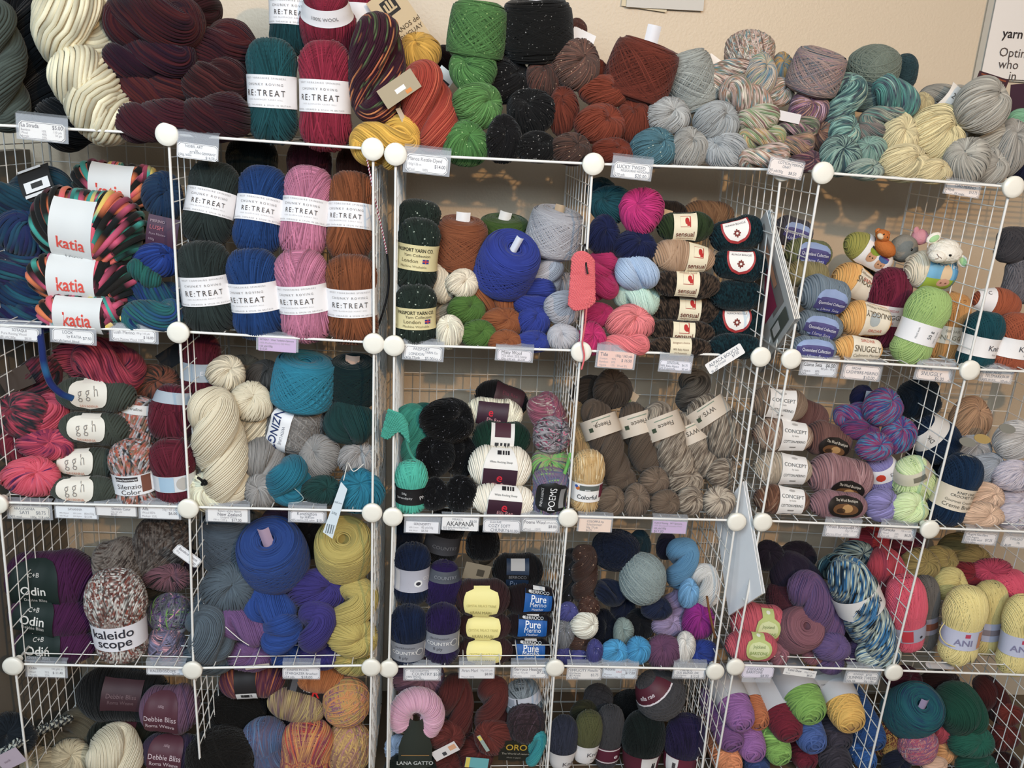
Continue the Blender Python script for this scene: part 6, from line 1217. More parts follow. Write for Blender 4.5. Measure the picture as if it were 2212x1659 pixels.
U('brick brown hank with hanging strands at the lower picture border', 1026, 1628, 74, 84, 6, '#6c2c27', roll=30)
U('brick brown hank lowest beside the barcode card', 960, 1650, 70, 60, 6, '#602722', roll=70)
sheet('swing_tag', 'white barcode card poking out between brick brown hanks', 'tag', 962, 1623, 58, 26, 3, -32, col='#e4dedb', blocks=[(-4, -4, 9, 9, '#4a4a4e'), (18, 2, 16, 12, '#dca884')])
sheet('swing_tag', 'yellow and teal card edge at the lower picture border', 'tag', 1030, 1648, 50, 26, 2.5, 6, col='#6fb0b4', blocks=[(-20, 0, 9, 26, '#e2d06a')])
sheet('swing_tag', 'thin card edge with yellow stripe on the looped brick brown hank', 'tag', 1044, 1606, 8, 46, 1.5, -30, col='#9fb0a8', blocks=[(0, 16, 7, 12, '#e2d06a')])
W('dark marled ball in front with a coiled plum centre', 1136, 1562, 86, 84, 6, '#2a2426 #3c2c30 #54404a', freq=9, st=2.8)
S('grey marled skein with a white band behind the dark marled ball', 1132, 1512, 84, 84, 11, '#5a6468 #8a949a #3a4044', dict(h=24, ring=True, z=.35, col='#c4c6ce', blocks=[(-14, 0, 3, 22, '#2c2c30'), (-28, 0, 16, 18, '#9aa0aa')]), roll=-12, freq=14)
sheet('ball_wrapper', 'black wrapper with mustard lettering at the lower edge of the mohair cube', 'wrapper', 1112, 1622, 68, 50, 3, 2, col='#22221c', texts=[('ORO', -20, 10, 15, '#b8963c', .04), ('The World of nature', -28, -6, 5, '#a8a294'), ('Made in Japan', -16, -16, 4, '#8a8478')])
H('turquoise yarn tail bundle hanging beside the mustard lettering', 1156, 1615, 34, 84, 3, '#27a2a6 #1e8c92', roll=12, turns=.3, st=3)
# dark skeins cube
KW = lambda h=60, z=-.6: dict(h=h, z=z, ring=True, col='#e6e3e2', texts=[('Knit', 12, 4, 11, '#5a5456'), ('Picks', 14, -10, 4, '#8a8486')])
S('slate navy skein with white band by the wire upright in the lowest row', 1215, 1605, 62, 128, 5, '#363a4c', KW(60, -.62), st=2.6)
S('olive green skein with white band beside the slate navy one', 1268, 1592, 60, 124, 6, '#5f6038 #54552f', KW(46, -.5), st=2.6, roll=2)
U('dim olive skein end behind the olive green one', 1262, 1538, 58, 50, 12, '#33331f', roll=20)
CM = lambda h=40, z=-.5: dict(h=h, z=z, ring=True, col='#5a2436', texts=[('e', 14, 0, 11, '#e8dce0', .02, 1.3)], blocks=[(0, 16, 60, 3, '#d8d0d2'), (0, -16, 60, 3, '#d8d0d2')])
S('graphite skein with maroon band standing beside the olive one', 1314, 1592, 64, 150, 7, '#4a494c #403f42', CM(38, -.42), st=2.6, roll=0)
W('dim graphite ball at the back above the graphite skein', 1292, 1512, 66, 70, 13, '#38373b')
W('large graphite ball tipped forward with a maroon band on its shoulder', 1424, 1498, 108, 112, 7, '#504e50 #454346', dict(mode='around', z=.62, w=110, h=28, q=-16, col='#54222f', off=.004, texts=[('ella rae', 0, 0, 8, '#d8ccd0', .01)], blocks=[(0, -15, 108, 3, '#d8d0d2')]), roll=-42, st=2.8)
S('black green skein with maroon and white band at the front of the lowest row', 1388, 1606, 92, 150, 6, '#16201e', dict(h=60, z=-.5, ring=True, col='#5a2434', blocks=[(10, 0, 34, 58, '#e4e2e0'), (18, -4, 8, 34, '#3a3638')]), st=2.6)
S('dark violet skein with white and maroon band at the front of the lowest row', 1476, 1608, 88, 140, 5.5, '#2a2048', dict(h=44, z=-.5, ring=True, col='#6a2a3c', blocks=[(-28, 0, 28, 42, '#e8e6e4'), (-22, -4, 7, 26, '#4a4648')]), st=2.6, roll=4)
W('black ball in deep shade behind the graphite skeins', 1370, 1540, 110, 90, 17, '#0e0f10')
# rolled skeins cube
def roll_(label, x, y, w, h, Y, pal, roll=-25, pitch=72, L=17, band=True, txt=None):
    P, R, s = pose(x, y, Y, roll, 180 - pitch); rng = rng_(); mb = MB(); r = w*s*.5; hh = L/200
    body = Body(r, hh, 1.0, 3.4); top = R @ np.array([0, 0, 1.0]); P = P - top*(hh - r*.85)
    wind(mb, body, yarn(pal), rng, 'roll', .0042)
    t = thing('yarn_roll', label, 'yarn', P, R); mb.build('winding', t)
    if band:
        m2 = MB(); tx = [(txt, 0, 0, .011, '#4a4648', .0, 1, -90)] if txt else []
        label_mesh(m2, body, 'around', -hh*.30, 0, 0, hh*1.1, paper('#c9c9cc'), .0046, 'rect', tx + [('merino wool', .022, 0, .004, '#8a888a', 0, 1, 90), ('hand wash', -.022, 0, .004, '#8a888a', 0, 1, 90)], ring=True); m2.build('paper_band', t)
    return t
RL = later(roll_, 'round')
ORC = '#a86cb0 #9860a2'
RL('orchid roll with white wrapper, highest by the wire panel', 1596, 1545, 68, 66, 5, ORC, txt='Simply')
RL('orchid roll tucked under the highest one', 1576, 1592, 62, 60, 5.5, '#8a5892 #7a4e84', band=False)
RL('orchid roll third from the top, facing straight out', 1624, 1614, 62, 62, 5, ORC, roll=-8, pitch=78, band=False)
RL('orange roll with white wrapper beside the highest orchid one', 1634, 1548, 56, 66, 7, '#d07a44 #c26c3a', txt='Knits')
RL('pale orange roll at the lower picture border by the wire panel', 1572, 1645, 64, 60, 5, '#e08a54', roll=-15, pitch=75, band=False)
RL('wine red roll with white wrapper next to the orange one', 1698, 1566, 70, 80, 5.5, '#8a2438 #7a1e32', txt='Hello')
RL('lime green roll with white wrapper high in the cube', 1744, 1524, 78, 72, 5.5, '#8abc50 #7cac46', roll=-28, txt='Hello')
RL('golden yellow roll with white wrapper nearest the sloping panel', 1830, 1544, 74, 82, 5, '#ecb84c #dcaa42', roll=-14, pitch=68, txt='Jussie')
RL('denim blue marled roll in the middle of the cube', 1752, 1594, 66, 64, 5, '#3f5c9a #4f6cb0 #34508c', roll=-10, pitch=76, band=False)
RL('charcoal roll under the golden yellow one', 1808, 1588, 66, 66, 6, '#4a4450', roll=-20, pitch=70, band=False)
RL('charcoal roll at the lower picture border', 1804, 1645, 70, 56, 5.5, '#454049', roll=-10, pitch=78, band=False)
RL('lime green roll standing below the wine red one', 1680, 1622, 60, 66, 5, '#86b84e', roll=-10, pitch=72, band=False)
RL('wine red roll at the lower picture border', 1738, 1634, 58, 60, 5.5, '#7c2034', roll=-5, pitch=78, band=False)
RL('strong blue roll beside the sloping panel', 1882, 1590, 62, 66, 6, '#2a5a9c #224e8c', roll=-22, pitch=66, band=False)
RL('strong blue roll with an open centre below the other', 1868, 1638, 52, 52, 5, '#2a62aa', roll=-10, pitch=78, band=False)
RL('denim blue roll at the lower picture border between orchid and lime', 1636, 1656, 56, 44, 5.5, '#3a4f84', roll=-5, pitch=78, band=False)
sheet('ball_wrapper', 'grey wrapper flap leaning beside the lime green roll', 'wrapper', 1790, 1492, 62, 92, 10, -16, col='#b4b4b6', texts=[('hand wash', -14, 20, 5, '#7a787a'), ('made in Peru', -16, 8, 5, '#7a787a')])
# teal and green cube
K('petrol blue cake with a lilac slip in its hole', 1972, 1534, 108, 108, 7, '#1f5064 #1a6a70 #243f66', roll=-2, pitch=40, slip=(18, 18, '#b4a4c4', 0), st=2.2, tilt=17)
H('bottle green hank curling beside the petrol cake', 2075, 1535, 92, 110, 7, '#1f5a46 #18503e', roll=-30, turns=.55, st=2.2, slim=.56, phase=.5)
U('emerald green hank with fine strands below the bottle green one', 2098, 1602, 94, 72, 5, '#24705a #1d6450', roll=80, st=2.2, phase=.4)
U('emerald green hank at the lower picture border', 2110, 1652, 90, 50, 5, '#1c5c4a', roll=80, st=2.2)
W('black and gold wound ball beside the blue rolls', 1912, 1592, 68, 88, 7, '#2c1c18 #7a2a28 #b8943c #241a18', freq=14, st=2)
W('pink and coral wound ball under the petrol cake', 1982, 1608, 84, 84, 6, '#c2506a #d88a7a #8a5a86 #c8566a #b0a0a4', freq=10, st=2)
H('coral red hank squeezed between pink ball and green hank', 2036, 1582, 44, 70, 7, '#cc4a58', roll=-25, turns=.7, st=2)
U('apricot hank end below the coral red one', 2036, 1628, 44, 50, 5.5, '#e6a05a', roll=20, st=2)
U('peach hank end at the lower picture border', 2020, 1652, 54, 36, 5, '#e2b494', roll=60, st=2)
U('apricot hank beside the emerald loops', 2068, 1635, 46, 36, 6, '#dfa468', roll=-40, st=2)
U('navy hank at the lower picture border under the gold and black ball', 1936, 1648, 60, 54, 7, '#20263a', roll=20, st=2)
H('dark brick red hank running along the end panel', 2140, 1510, 64, 110, 12, '#4c1d1c #5c2420', roll=-35, turns=.7, st=2.4)
U('brick red hank end against the end panel', 2178, 1545, 56, 50, 9, '#7c2f26', roll=-40, st=2.4)
U('brick red hank end below the other against the end panel', 2170, 1592, 62, 62, 8, '#702a24', roll=-30, st=2.4, phase=.4)
U('dark wine hank at the back under the shelf', 1950, 1465, 80, 50, 16, '#4a1626', roll=70, st=2.4)
U('dark brown red hank at the back beside the wine one', 2030, 1475, 90, 50, 17, '#2e1414', roll=80, st=2.4)
U('dim brown red hank at the lower end of the panel', 2168, 1650, 60, 50, 8, '#3c1a18', roll=20, st=2.4)
# ------------------------------------------------------------------ the piles
settle()
# ------------------------------------------------------------------ knitted sample, toys, pattern sleeves
mb = swatch('knitted_sample', '', ([(1236, 562), (1244, 549), (1258, 545), (1272, 552), (1283, 566)], [(1228, 655), (1240, 668), (1254, 667), (1270, 663), (1285, 650)]), -2.5, '#ee6a6e #e25c62', rows=22)
o = bpy.data.objects.new('knitted_sample', None); C.objects.link(o); P0 = at(1255, 545, -2.5); o.location = P0; bpy.context.view_layer.update()
tag(o, 'coral pink knitted sample hanging from the wire upright on a black cord', 'knitted sample')
mb.v = [v - P0 for v in mb.v]; mb.build('knitting', o)
cord('hanging_cord', '', '', [(1262, 556, -3), (1260, 540, -1), (1264, 528, 1), (1268, 545, -1), (1266, 570, -3.4), (1270, 592, -4)], .0018, plain('cable_black', '#18181a', .4), parent=o)
cord('yarn_end', '', '', [(1268, 655, -3.2), (1264, 700, -3), (1258, 740, -2.6), (1262, 770, -2.4), (1256, 798, -2.4)], .0019, yarn('#ee6a6e #e25c62'), parent=o)
def toy(name, label, px, py, Y, roll=0):
    P, R, s = pose(px, py, Y, roll); return thing(name, label, 'plush toy', P, R), s
# lamb head
t, s = toy('plush_lamb', 'white plush lamb head with green-lined ears sitting on the sky blue sleeve', 2040, 545, 5, 6)
FUR = plain('white_plush', '#f2ebdd', .95, .05, bump=1.0, bscale=240); GRE = plain('green_plush', '#a9d09a', .9, .05, bump=.6); BLK = plain('toy_black', '#141313', .2, .6)
mb = MB(); fluff(mb, (0, 0, 0), np.array([36, 32, 24])*s, FUR, 40, None, .10, 9); fluff(mb, np.array([-22, -16, -10])*s, np.array([20, 18, 14])*s, FUR, 24, None, .04, 6); fluff(mb, np.array([4, 2, 16])*s, np.array([24, 22, 12])*s, FUR, 30, None, .14, 10); mb.build('head', t)
for sx, ang, c in ((-1, -38, (-32, 2, 26)), (1, 38, (46, 0, -12))):
    mb = MB(); R_ = Ry(ang); fluff(mb, np.array(c)*s, np.array([17, 5, 11])*s, FUR, 20, R_, .08, 7); ellipsoid(mb, np.array(c)*s + np.array([0, -3.2, -1])*s, np.array([12, 3.4, 7])*s, GRE, 16, 10, R_); mb.build('ear', t)
mb = MB(); ellipsoid(mb, np.array([-4, -31, -2])*s, np.array([3.4, 2, 3.4])*s, BLK); mb.build('eye', t)
mb = MB(); tube(mb, [np.array(q)*s for q in ((-34, -31, -4), (-30, -34, -9), (-30, -34, -13), (-35, -32, -15))], .0006, plain('stitch', '#8a6a5e', .8)); tube(mb, [np.array(q)*s for q in ((-30, -34.4, -9), (-25, -34, -10), (-22, -33.6, -13))], .0006, plain('stitch', '#8a6a5e', .8)); mb.build('mouth', t)
# brown dog-like toy seen from behind its sleeve
t, s = toy('plush_puppy', 'ginger brown plush toy lying on the white picture sleeve', 1905, 524, 11, 35)
GIN = plain('ginger_plush', '#c0713c', .95, .05, bump=.7, bscale=240); CRE = plain('cream_plush', '#e2cdb0', .95, .05, bump=.6)
mb = MB(); fluff(mb, np.array([14, 0, -4])*s, np.array([26, 22, 17])*s, GIN, 28, None, .04, 5); mb.build('body', t)
mb = MB(); fluff(mb, np.array([-12, -6, 10])*s, np.array([16, 15, 13])*s, GIN, 24, None, .04, 5); fluff(mb, np.array([-20, -16, 4])*s, np.array([8, 6, 6])*s, CRE, 16, None, .03, 5); mb.build('head', t)
for c in ((-24, 0, 12), (-4, 0, 20)):
    mb = MB(); ellipsoid(mb, np.array(c)*s, np.array([7, 4, 7])*s, GIN, 14, 10); ellipsoid(mb, (np.array(c) + [0, -3, 0])*s, np.array([4, 2, 4])*s, CRE, 12, 8); mb.build('ear', t)
mb = MB()
for c in ((-18, -19, 11), (-9, -19.5, 11)): ellipsoid(mb, np.array(c)*s, np.array([2.2, 1.4, 2.2])*s, BLK, 10, 8)
mb.build('eyes', t)
t, s = toy('plush_donkey', 'grey plush animal head with a white muzzle at the back of the toy cube', 1952, 537, 16, 10)
GRY = plain('grey_plush', '#8f8a80', .95, .05, bump=.7, bscale=240)
mb = MB(); fluff(mb, np.array([0, 0, 0])*s, np.array([30, 26, 30])*s, GRY, 28, None, .04, 5); mb.build('head', t)
mb = MB(); fluff(mb, np.array([18, -16, -16])*s, np.array([18, 14, 13])*s, CRE, 22, None, .03, 5); ellipsoid(mb, np.array([26, -28, -18])*s, np.array([6, 3, 4])*s, BLK, 12, 8); mb.build('muzzle', t)
mb = MB(); ellipsoid(mb, np.array([4, -25, 2])*s, np.array([3, 2, 3])*s, BLK, 10, 8); mb.build('eye', t)
o, s = toy('plush_pig', 'pink plush toy peeping out behind the grey plush animal', 1987, 512, 20)
mb = MB(); fluff(mb, (0, 0, 0), np.array([18, 15, 17])*s, plain('pink_plush', '#d99aa4', .95, .05, bump=.7), 22, None, .06, 6); mb.build('head', o)
mb = MB(); ellipsoid(mb, np.array([-12, -2, 14])*s, np.array([6, 3, 8])*s, plain('pink_plush', '#d99aa4', .95)); mb.build('ear', o)
# pattern sleeves hung in the gap between the units
def quad_sheet(name, label, cat, pix, mats, thick=.004, blocks=(), leaves=1, group=None):
    """stiff sheet whose four corners (px, py, Y cm) stand in the gap; blocks: (s0, t0, s1, t1, colour) on its front"""
    Pc = [at(x, y, Y/100) for x, y, Y in pix]; org = sum(Pc)/4; root = bpy.data.objects.new(name, None); C.objects.link(root); root.location = org; tag(root, label, cat, group)
    Q = [p - org for p in Pc]; nr = unit(np.cross(Q[1] - Q[0], Q[3] - Q[0])); nr = nr if nr @ (CAM - org) > 0 else -nr
    f = lambda s_, t_: (1 - s_)*(1 - t_)*Q[0] + s_*(1 - t_)*Q[1] + s_*t_*Q[2] + (1 - s_)*t_*Q[3]
    for l in range(leaves):
        mb = MB(); o_ = -nr*thick*1.5*l; V = [q + o_ for q in Q] + [q + o_ - nr*thick for q in Q]
        mb.add(V, [(0, 1, 2, 3), (7, 6, 5, 4), (0, 4, 5, 1), (1, 5, 6, 2), (2, 6, 7, 3), (3, 7, 4, 0)], m=mats[l % len(mats)], smooth=False)
        if l == 0:
            for k, b in enumerate(blocks):
                mb.add([f(b[0], b[1]) + nr*.0006*(k + 1), f(b[2], b[1]) + nr*.0006*(k + 1), f(b[2], b[3]) + nr*.0006*(k + 1), f(b[0], b[3]) + nr*.0006*(k + 1)], [(0, 1, 2, 3)], m=plain('print', b[4], .5, .3), smooth=False)
        mb.build('sleeve', root)
    return root
SLV = plain('sleeve_white', '#cfd2d0', .25, .5); SLG = plain('sleeve_grey', '#a9adad', .25, .5)
quad_sheet('pattern_sleeve', 'stack of glossy pattern sleeves with a pink picture hung in the gap between two units', 'pattern sleeve', [(1640, 806, 20), (1716, 690, -4.5), (1655, 455, 3), (1590, 560, 27)], [SLV, SLG, SLV], .0022, [(.10, .22, .90, .94, '#8f8a86'), (.40, .26, .74, .74, '#a83a5c'), (.78, .40, .86, .78, '#d8a080'), (.50, .05, .92, .17, '#5a6058'), (.55, .07, .72, .15, '#e2e0dc')], 4)
quad_sheet('pattern_sleeve', 'plain white pattern sleeves hung in the gap lower down', 'pattern sleeve', [(1574, 1330, 5), (1646, 1283, -5), (1605, 1040, 1), (1545, 1112, 11)], [plain('sleeve_pale', '#f7f7f8', .5, .4), SLV], .0022, (), 3)
# ------------------------------------------------------------------ price tags and wall papers
D_, M_, L_ = '#3f3d3f', '#77747a', '#9a979c'
def hand(*rows): return [(t, x, y, h, '#5d6470') for t, x, y, h in rows]
def LB(s): return 'price card reading ' + s
def pt(s, *a, **k): return price_tag(s, *a, **k)
TG = 'price card '
pt('printed price card under the black wool and cream roving hanks', 91, 284, 96, 37, [('La Strada', .05, .22, 8.5, M_, .015), ('$5.00', .95, .22, 8.5, M_, .01, 'r'), ('Bamboo', .05, .48, 5, L_), ('10%', .5, .48, 5, L_), ('110 yds', .93, .48, 5, L_, 0, 'r'), ('Wool', .05, .66, 5, L_), ('40%', .5, .66, 5, L_), ('50 gm', .93, .66, 5, L_, 0, 'r'), ('Acrylic', .05, .84, 5, L_), ('50%', .5, .84, 5, L_)], '#eeeae5', 3)
pt('handwritten price card in a tall clear holder beside the connector under burgundy hanks', 427, 328, 86, 33, hand(('NOBEL ART', .2, .2, 6), ('by', .45, .42, 5), ('ZITRON GERMANY', .3, .58, 5.5), ('100g,160m', .04, .76, 5.5), ('$16.50', .7, .82, 6)), roll=4, holder=(1.02, 1.65, .36))
pt('printed price card at the foot of the tomato orange hank', 922, 355, 90, 38, [('Manos Kettle-Dyed', .05, .25, 8, M_, .015), ('100g/126 m', .05, .55, 5.5, L_), ('$14.00', .95, .58, 7.5, M_, .01, 'r'), ('Wool', .05, .83, 5.5, L_), ('100%', .40, .83, 5.5, L_)], roll=3)
pt('handwritten price card under the teal tweed hank', 1365, 369, 80, 32, hand(('LUCKY TWEED', .08, .28, 8), ('KELBOURNE WOOLENS', .2, .52, 5), ('210 yds.', .05, .82, 6), ('$20.00', .6, .80, 8)), roll=3)
pt('handwritten price card covering the connector under the pastel hanks', 1698, 364, 76, 34, hand(('COTTON MERINO', .22, .2, 6), ('CRAFT', .38, .42, 5.5), ('95 yds/50g', .04, .74, 6), ('$8.50', .6, .74, 7)), '#f1e6df', 7, Y=-2.6, holder=(1.04, 1.1, 0))
pt('price card under the pale yellow and grey hanks', 2079, 410, 80, 26, hand(('CIAO MERINO', .25, .24, 6.5), ('240yds', .03, .60, 6), ('$13.75', .70, .60, 6), ('DK weight', .3, .84, 4.5)), '#f0e4dc', 5, holder=(1.04, 1.2, .08))
pt('price card with blocky heading at the corner under dark teal roving', 40, 721, 84, 27, [('SOTAQUI', .35, .2, 6, M_, .01), ('Pure Roving Wool', .08, .52, 6, L_), ('88 yds/100g', .06, .82, 5.5, L_), ('$8.50', .65, .82, 5.5, L_)], roll=3)
pt('handwritten price card under the multicoloured roving balls', 158, 727, 86, 29, hand(('LOOK', .25, .2, 7), ('by KATIA', .35, .5, 6.5), ('$7.50', .74, .56, 7), ('acrylic/wool blend', .05, .86, 6)), roll=3)
pt('printed price card under the blue and sea green hank', 289, 725, 92, 28, [('Lush Merino', .05, .28, 7.5, M_, .02), ('100 g / 60 yds', .56, .28, 4.5, L_), ('$ 16.00', .95, .58, 6, M_, .02, 'r'), ('Pure Merino Wool 100%', .04, .82, 5.5, L_)], roll=2)
pt('lilac price card under the white-banded skeins', 599, 745, 80, 30, [('RETREAT - West Yorkshire Spinners', .04, .16, 4.2, M_, .01), ('100% Bluefaced Kerry Hill Wool', .04, .40, 4.2, L_), ('150 yds/100g', .04, .64, 4.5, M_, .01), ('$10.50', .04, .86, 5, M_)], '#cdb0d4', 2, False, notch=.02, holder=(1.12, 1.2, .14))
pt('handwritten price card under the dark green tweed skeins', 914, 763, 80, 30, hand(('PASSPORT', .24, .2, 6.5), ('YARN Co.', .55, .42, 5.5), ('LONDON', .12, .58, 6.5), ('60g,77yds', .05, .86, 6.5), ('$5.00/ea', .56, .86, 7)), roll=2)
pt('printed price card under the copper brown and violet blue hanks', 1111, 768, 74, 24, [('Misty Wool', .12, .24, 8, D_), ('75% wool, 25% hemp', .12, .56, 5.5, M_), ('100g, 230 yds   $12.00', .12, .84, 5, M_)], '#eae4e8', 2)
pt('pink price card hanging beside the coral yarn end', 1330, 777, 78, 36, [('Tide', .05, .2, 8, M_, .02), ('150g / 262 yds', .95, .24, 5.5, M_, .01, 'r'), ('Cotton', .05, .46, 5, L_), ('40%', .38, .46, 5, L_), ('$ 16.50', .95, .52, 6.5, M_, .02, 'r'), ('Bamboo', .05, .66, 5, L_), ('30%', .38, .66, 5, L_), ('Alpaca', .05, .86, 5, L_), ('15%   Wool 5%', .38, .86, 5, L_)], '#f2cabb', 2, False, notch=.04)
pt('small handwritten price card under the dark brown boucle balls', 1459, 790, 70, 21, hand(('SENSUAL', .22, .22, 6), ('98% Baby Alpaca', .04, .56, 5), ('2% Polyamide', .04, .84, 5), ('$6.75', .7, .40, 5), ('85 yds', .72, .80, 4.5)), '#eceaf2', 2, holder=(1.05, 1.9, .2))
pt('handwritten price card tilted steeply under the black teal boucle balls', 1566, 775, 88, 26, hand(('ALPACA BOUCLE', .08, .3, 8), ('by Crystal', .2, .62, 5.5), ('$7.50', .68, .64, 6.5), ('85 yds', .06, .86, 5)), roll=-36, border=False, holder=None, notch=.08, Y=-2.0)
pt('printed price card under the slate blue balls', 1769, 797, 76, 30, [('Llama Seta', .05, .2, 8, D_, .015), ('$6.00', .95, .2, 8, D_, .015, 'r'), ('88 yds / 50 g', .95, .46, 5, M_, 0, 'r'), ('Alpaca', .05, .68, 5, M_), ('80%', .4, .68, 5, M_), ('Silk', .05, .88, 5, M_), ('20%', .4, .88, 5, M_)], '#e2e4e8', 2)
pt('handwritten bordered price card under the apricot balls', 1861, 805, 80, 31, hand(('SIRDAR', .2, .22, 5.5), ('CASHMERE-MERINO', .06, .5, 7.5), ('$10.00', .58, .82, 8)), '#f2e6e0', 3)
pt('handwritten bordered price card under the lime and mustard skeins', 2018, 807, 78, 31, hand(('SIRDAR', .12, .24, 6), ('SNUGGLY', .12, .54, 9), ('$6.00', .55, .84, 8)), '#f2e4dc', 4)
pt('handwritten price card under the dark teal and orange end skeins', 2153, 813, 68, 26, hand(('KNIT PICKS', .1, .2, 6), ('TELEMARK', .1, .5, 7), ('$6.00', .68, .45, 6), ('100% WOOL', .04, .84, 5), ('103 yds', .66, .84, 5)), '#ece2da', 4)
pt('handwritten price card under the crimson hanks', 64, 1107, 84, 29, hand(('ARAUCANIA', .12, .2, 6.5), ('SAYI', .26, .5, 8.5), ('$8.75', .66, .5, 8), ('85% wool', .03, .84, 5), ('100g, 218 yds', .52, .86, 6)), '#e9e4da', 1)
pt('plain price card with tiny print under the olive grey balls', 165, 1107, 84, 27, [('SAVANNA', .3, .22, 5.5, M_), ('40% Alpaca', .08, .56, 3.6, L_), ('20% Linen', .42, .56, 3.6, L_), ('80m/50g', .70, .56, 5, L_), ('30% Wool', .08, .82, 3.6, L_), ('10% Nylon', .42, .82, 3.6, L_), ('$12.00', .70, .82, 5, L_)], '#eef1f4', 1, False, notch=.02, holder=(1.08, 1.4, .14))
pt('slanted price card under the brown and rust skein', 250, 1104, 84, 22, [('Silenzio Color', .40, .24, 6, M_, .015), ('50g, 66 yds', .38, .56, 4.5, L_), ('$8.00', .38, .84, 5, M_)], '#eceae8', 1, False, notch=.02, holder=(1.06, 1.45, .18))
pt('printed price card under the burgundy skein', 345, 1107, 80, 28, [('Alfa', .05, .22, 7, M_, .02), ('50g / 65 yds', .96, .22, 5.5, L_, 0, 'r'), ('Wool 85%', .04, .54, 5.5, L_), ('$6.00', .96, .54, 7, M_, .02, 'r'), ('Mohair 15%', .04, .84, 5.5, L_)], '#efefef', 1, False, notch=.02)
pt('printed price card with handwritten notes under the cream hanks', 492, 1113, 84, 30, [('Return of the Native', .26, .16, 5, M_), ('New Zealand', .25, .42, 8, M_, .02), ('Undyed Wool', .32, .66, 5, L_), ('190 m / 200 g', .14, .86, 4.5, L_), ('$17.00', .60, .86, 6.5, M_, .02)], '#f2f0ee', 1, False, notch=.06)
pt('handwritten price card under the turquoise looped hank', 664, 1116, 72, 25, hand(('Kenzington', .2, .22, 8), ("by HiKoo", .3, .54, 6.5), ('60% merino 25% nylon', .04, .82, 4.5), ('$10', .78, .82, 6)), '#f0eef0', 1, holder=(1.14, 1.6, .22))
pt('small white price card under the turquoise skein', 912, 1139, 70, 26, [('SERENDIPITY', .24, .2, 5.5, M_, .01), ('60% Cotton', .10, .52, 3.6, L_), ('82 yds/50g', .48, .50, 5, M_), ('40% Wool', .10, .80, 3.6, L_), ('$5.50', .48, .80, 5.5, M_)], '#f0eff2', 1, False, notch=.02, holder=(1.12, 1.5, .2))
pt('price card with bold handwritten capitals under the black heap', 994, 1132, 78, 31, [('MIRASOL', .28, .14, 5, '#5d6470'), ('AKAPANA', .12, .48, 11, '#2c2c30', .03), ('$9.00', .76, .26, 6, '#5d6470'), ('65% baby llama/50g/95yds', .04, .76, 4.5, '#5d6470'), ('25% Merino', .04, .92, 4.5, '#5d6470')], '#f2f0ee', 1, False, notch=.06, holder=(1.05, 1.1, .06))
pt('handwritten bordered price card under the white balls', 1084, 1137, 80, 29, hand(('ELLA RAE', .18, .16, 5), ('COZY SOFT', .14, .46, 7.5), ('CHUNKY', .20, .80, 7.5), ('$10.00', .66, .84, 7)), '#f1eff0', 1, holder=(1.02, 1.5, .22))
pt('printed price card under the skein with the black oval label', 1167, 1135, 78, 29, [('Poems Wool', .05, .24, 7.5, M_, .015), ('109yds/50g', .96, .26, 4.5, L_, 0, 'r'), ('$8.00', .96, .56, 7, M_, .02, 'r'), ('Wool', .05, .82, 5.5, L_), ('100%', .36, .82, 5.5, L_)], roll=1)
pt('peach price card under the golden tan skein', 1285, 1135, 70, 30, [('COLORFUL by', .24, .18, 5, M_, .01), ('Schachenmayr', .24, .42, 5, M_), ('50g, 77 yds', .24, .66, 4.8, M_), ('$6.75', .24, .88, 4.8, M_)], '#f3d9c6', 1, False, notch=.02, holder=(1.1, 1.3, .14))
pt('lilac price card with a white corner under the marled hanks', 1446, 1139, 74, 28, [('FLEECE Roving   WY Spinners,', .04, .16, 4.2, M_, .01), ('100% Blue-faced Leicester Wool', .04, .38, 4, L_), ('166 yds/100g', .04, .60, 4.5, M_, .01), ('$17.00', .06, .86, 6.5, '#5d6470')], '#c9afd4', 1, False, notch=.02, holder=(1.04, 1.35, .14))
pt('printed price card under the dusty pink balls', 1819, 1146, 74, 29, [('Wool Boutique', .05, .22, 7, M_, .02), ('$8.75', .96, .22, 6.5, M_, .02, 'r'), ('50g/135 yds', .96, .5, 5, L_, 0, 'r'), ('Merino Wool', .05, .82, 5.2, L_), ('100%', .56, .82, 5.2, L_)], '#ece8e8', 2)
pt('printed price card under the pale lime skeins', 1938, 1152, 74, 26, [('Karaoke', .04, .24, 7, M_, .02), ('109 m / 50 g', .94, .24, 4.5, L_, 0, 'r'), ('Wool', .05, .56, 5, L_), ('50%', .42, .56, 5, L_), ('$6.25', .94, .58, 6, M_, .02, 'r'), ('Soy silk', .05, .82, 5, L_), ('50%', .42, .82, 5, L_)], '#e9e4e2', 5)
pt('handwritten price card under the peach balls', 2118, 1163, 70, 26, hand(('Angora Fina Fibra', .05, .18, 5.5), ('60% Angora', .04, .44, 4.8), ('20% lambs wool', .04, .66, 4.8), ('20% nylon', .04, .88, 4.8), ('$7.25', .66, .60, 6.5)), '#eee8e6', 4)
pt('handwritten price card at the picture border under the lilac flecked balls', 2196, 1171, 60, 24, hand(('TWILIGHT', .2, .22, 5.5), ('50g', .5, .54, 4.5), ('$6.00', .08, .84, 5.5)), '#ece6e2', 4)
pt('faded printed price card under the deep purple balls', 100, 1450, 78, 28, [('Odin', .06, .24, 6.5, M_, .01), ('100 g/85 m', .94, .26, 4.5, L_, 0, 'r'), ('Wool', .05, .58, 5, L_), ('75%', .46, .58, 5, L_), ('$ 11.40', .94, .60, 6, M_, .01, 'r'), ('Acrylic', .05, .84, 5, L_), ('25%', .46, .84, 5, L_)], '#eef0ee', 2, False, notch=.05)
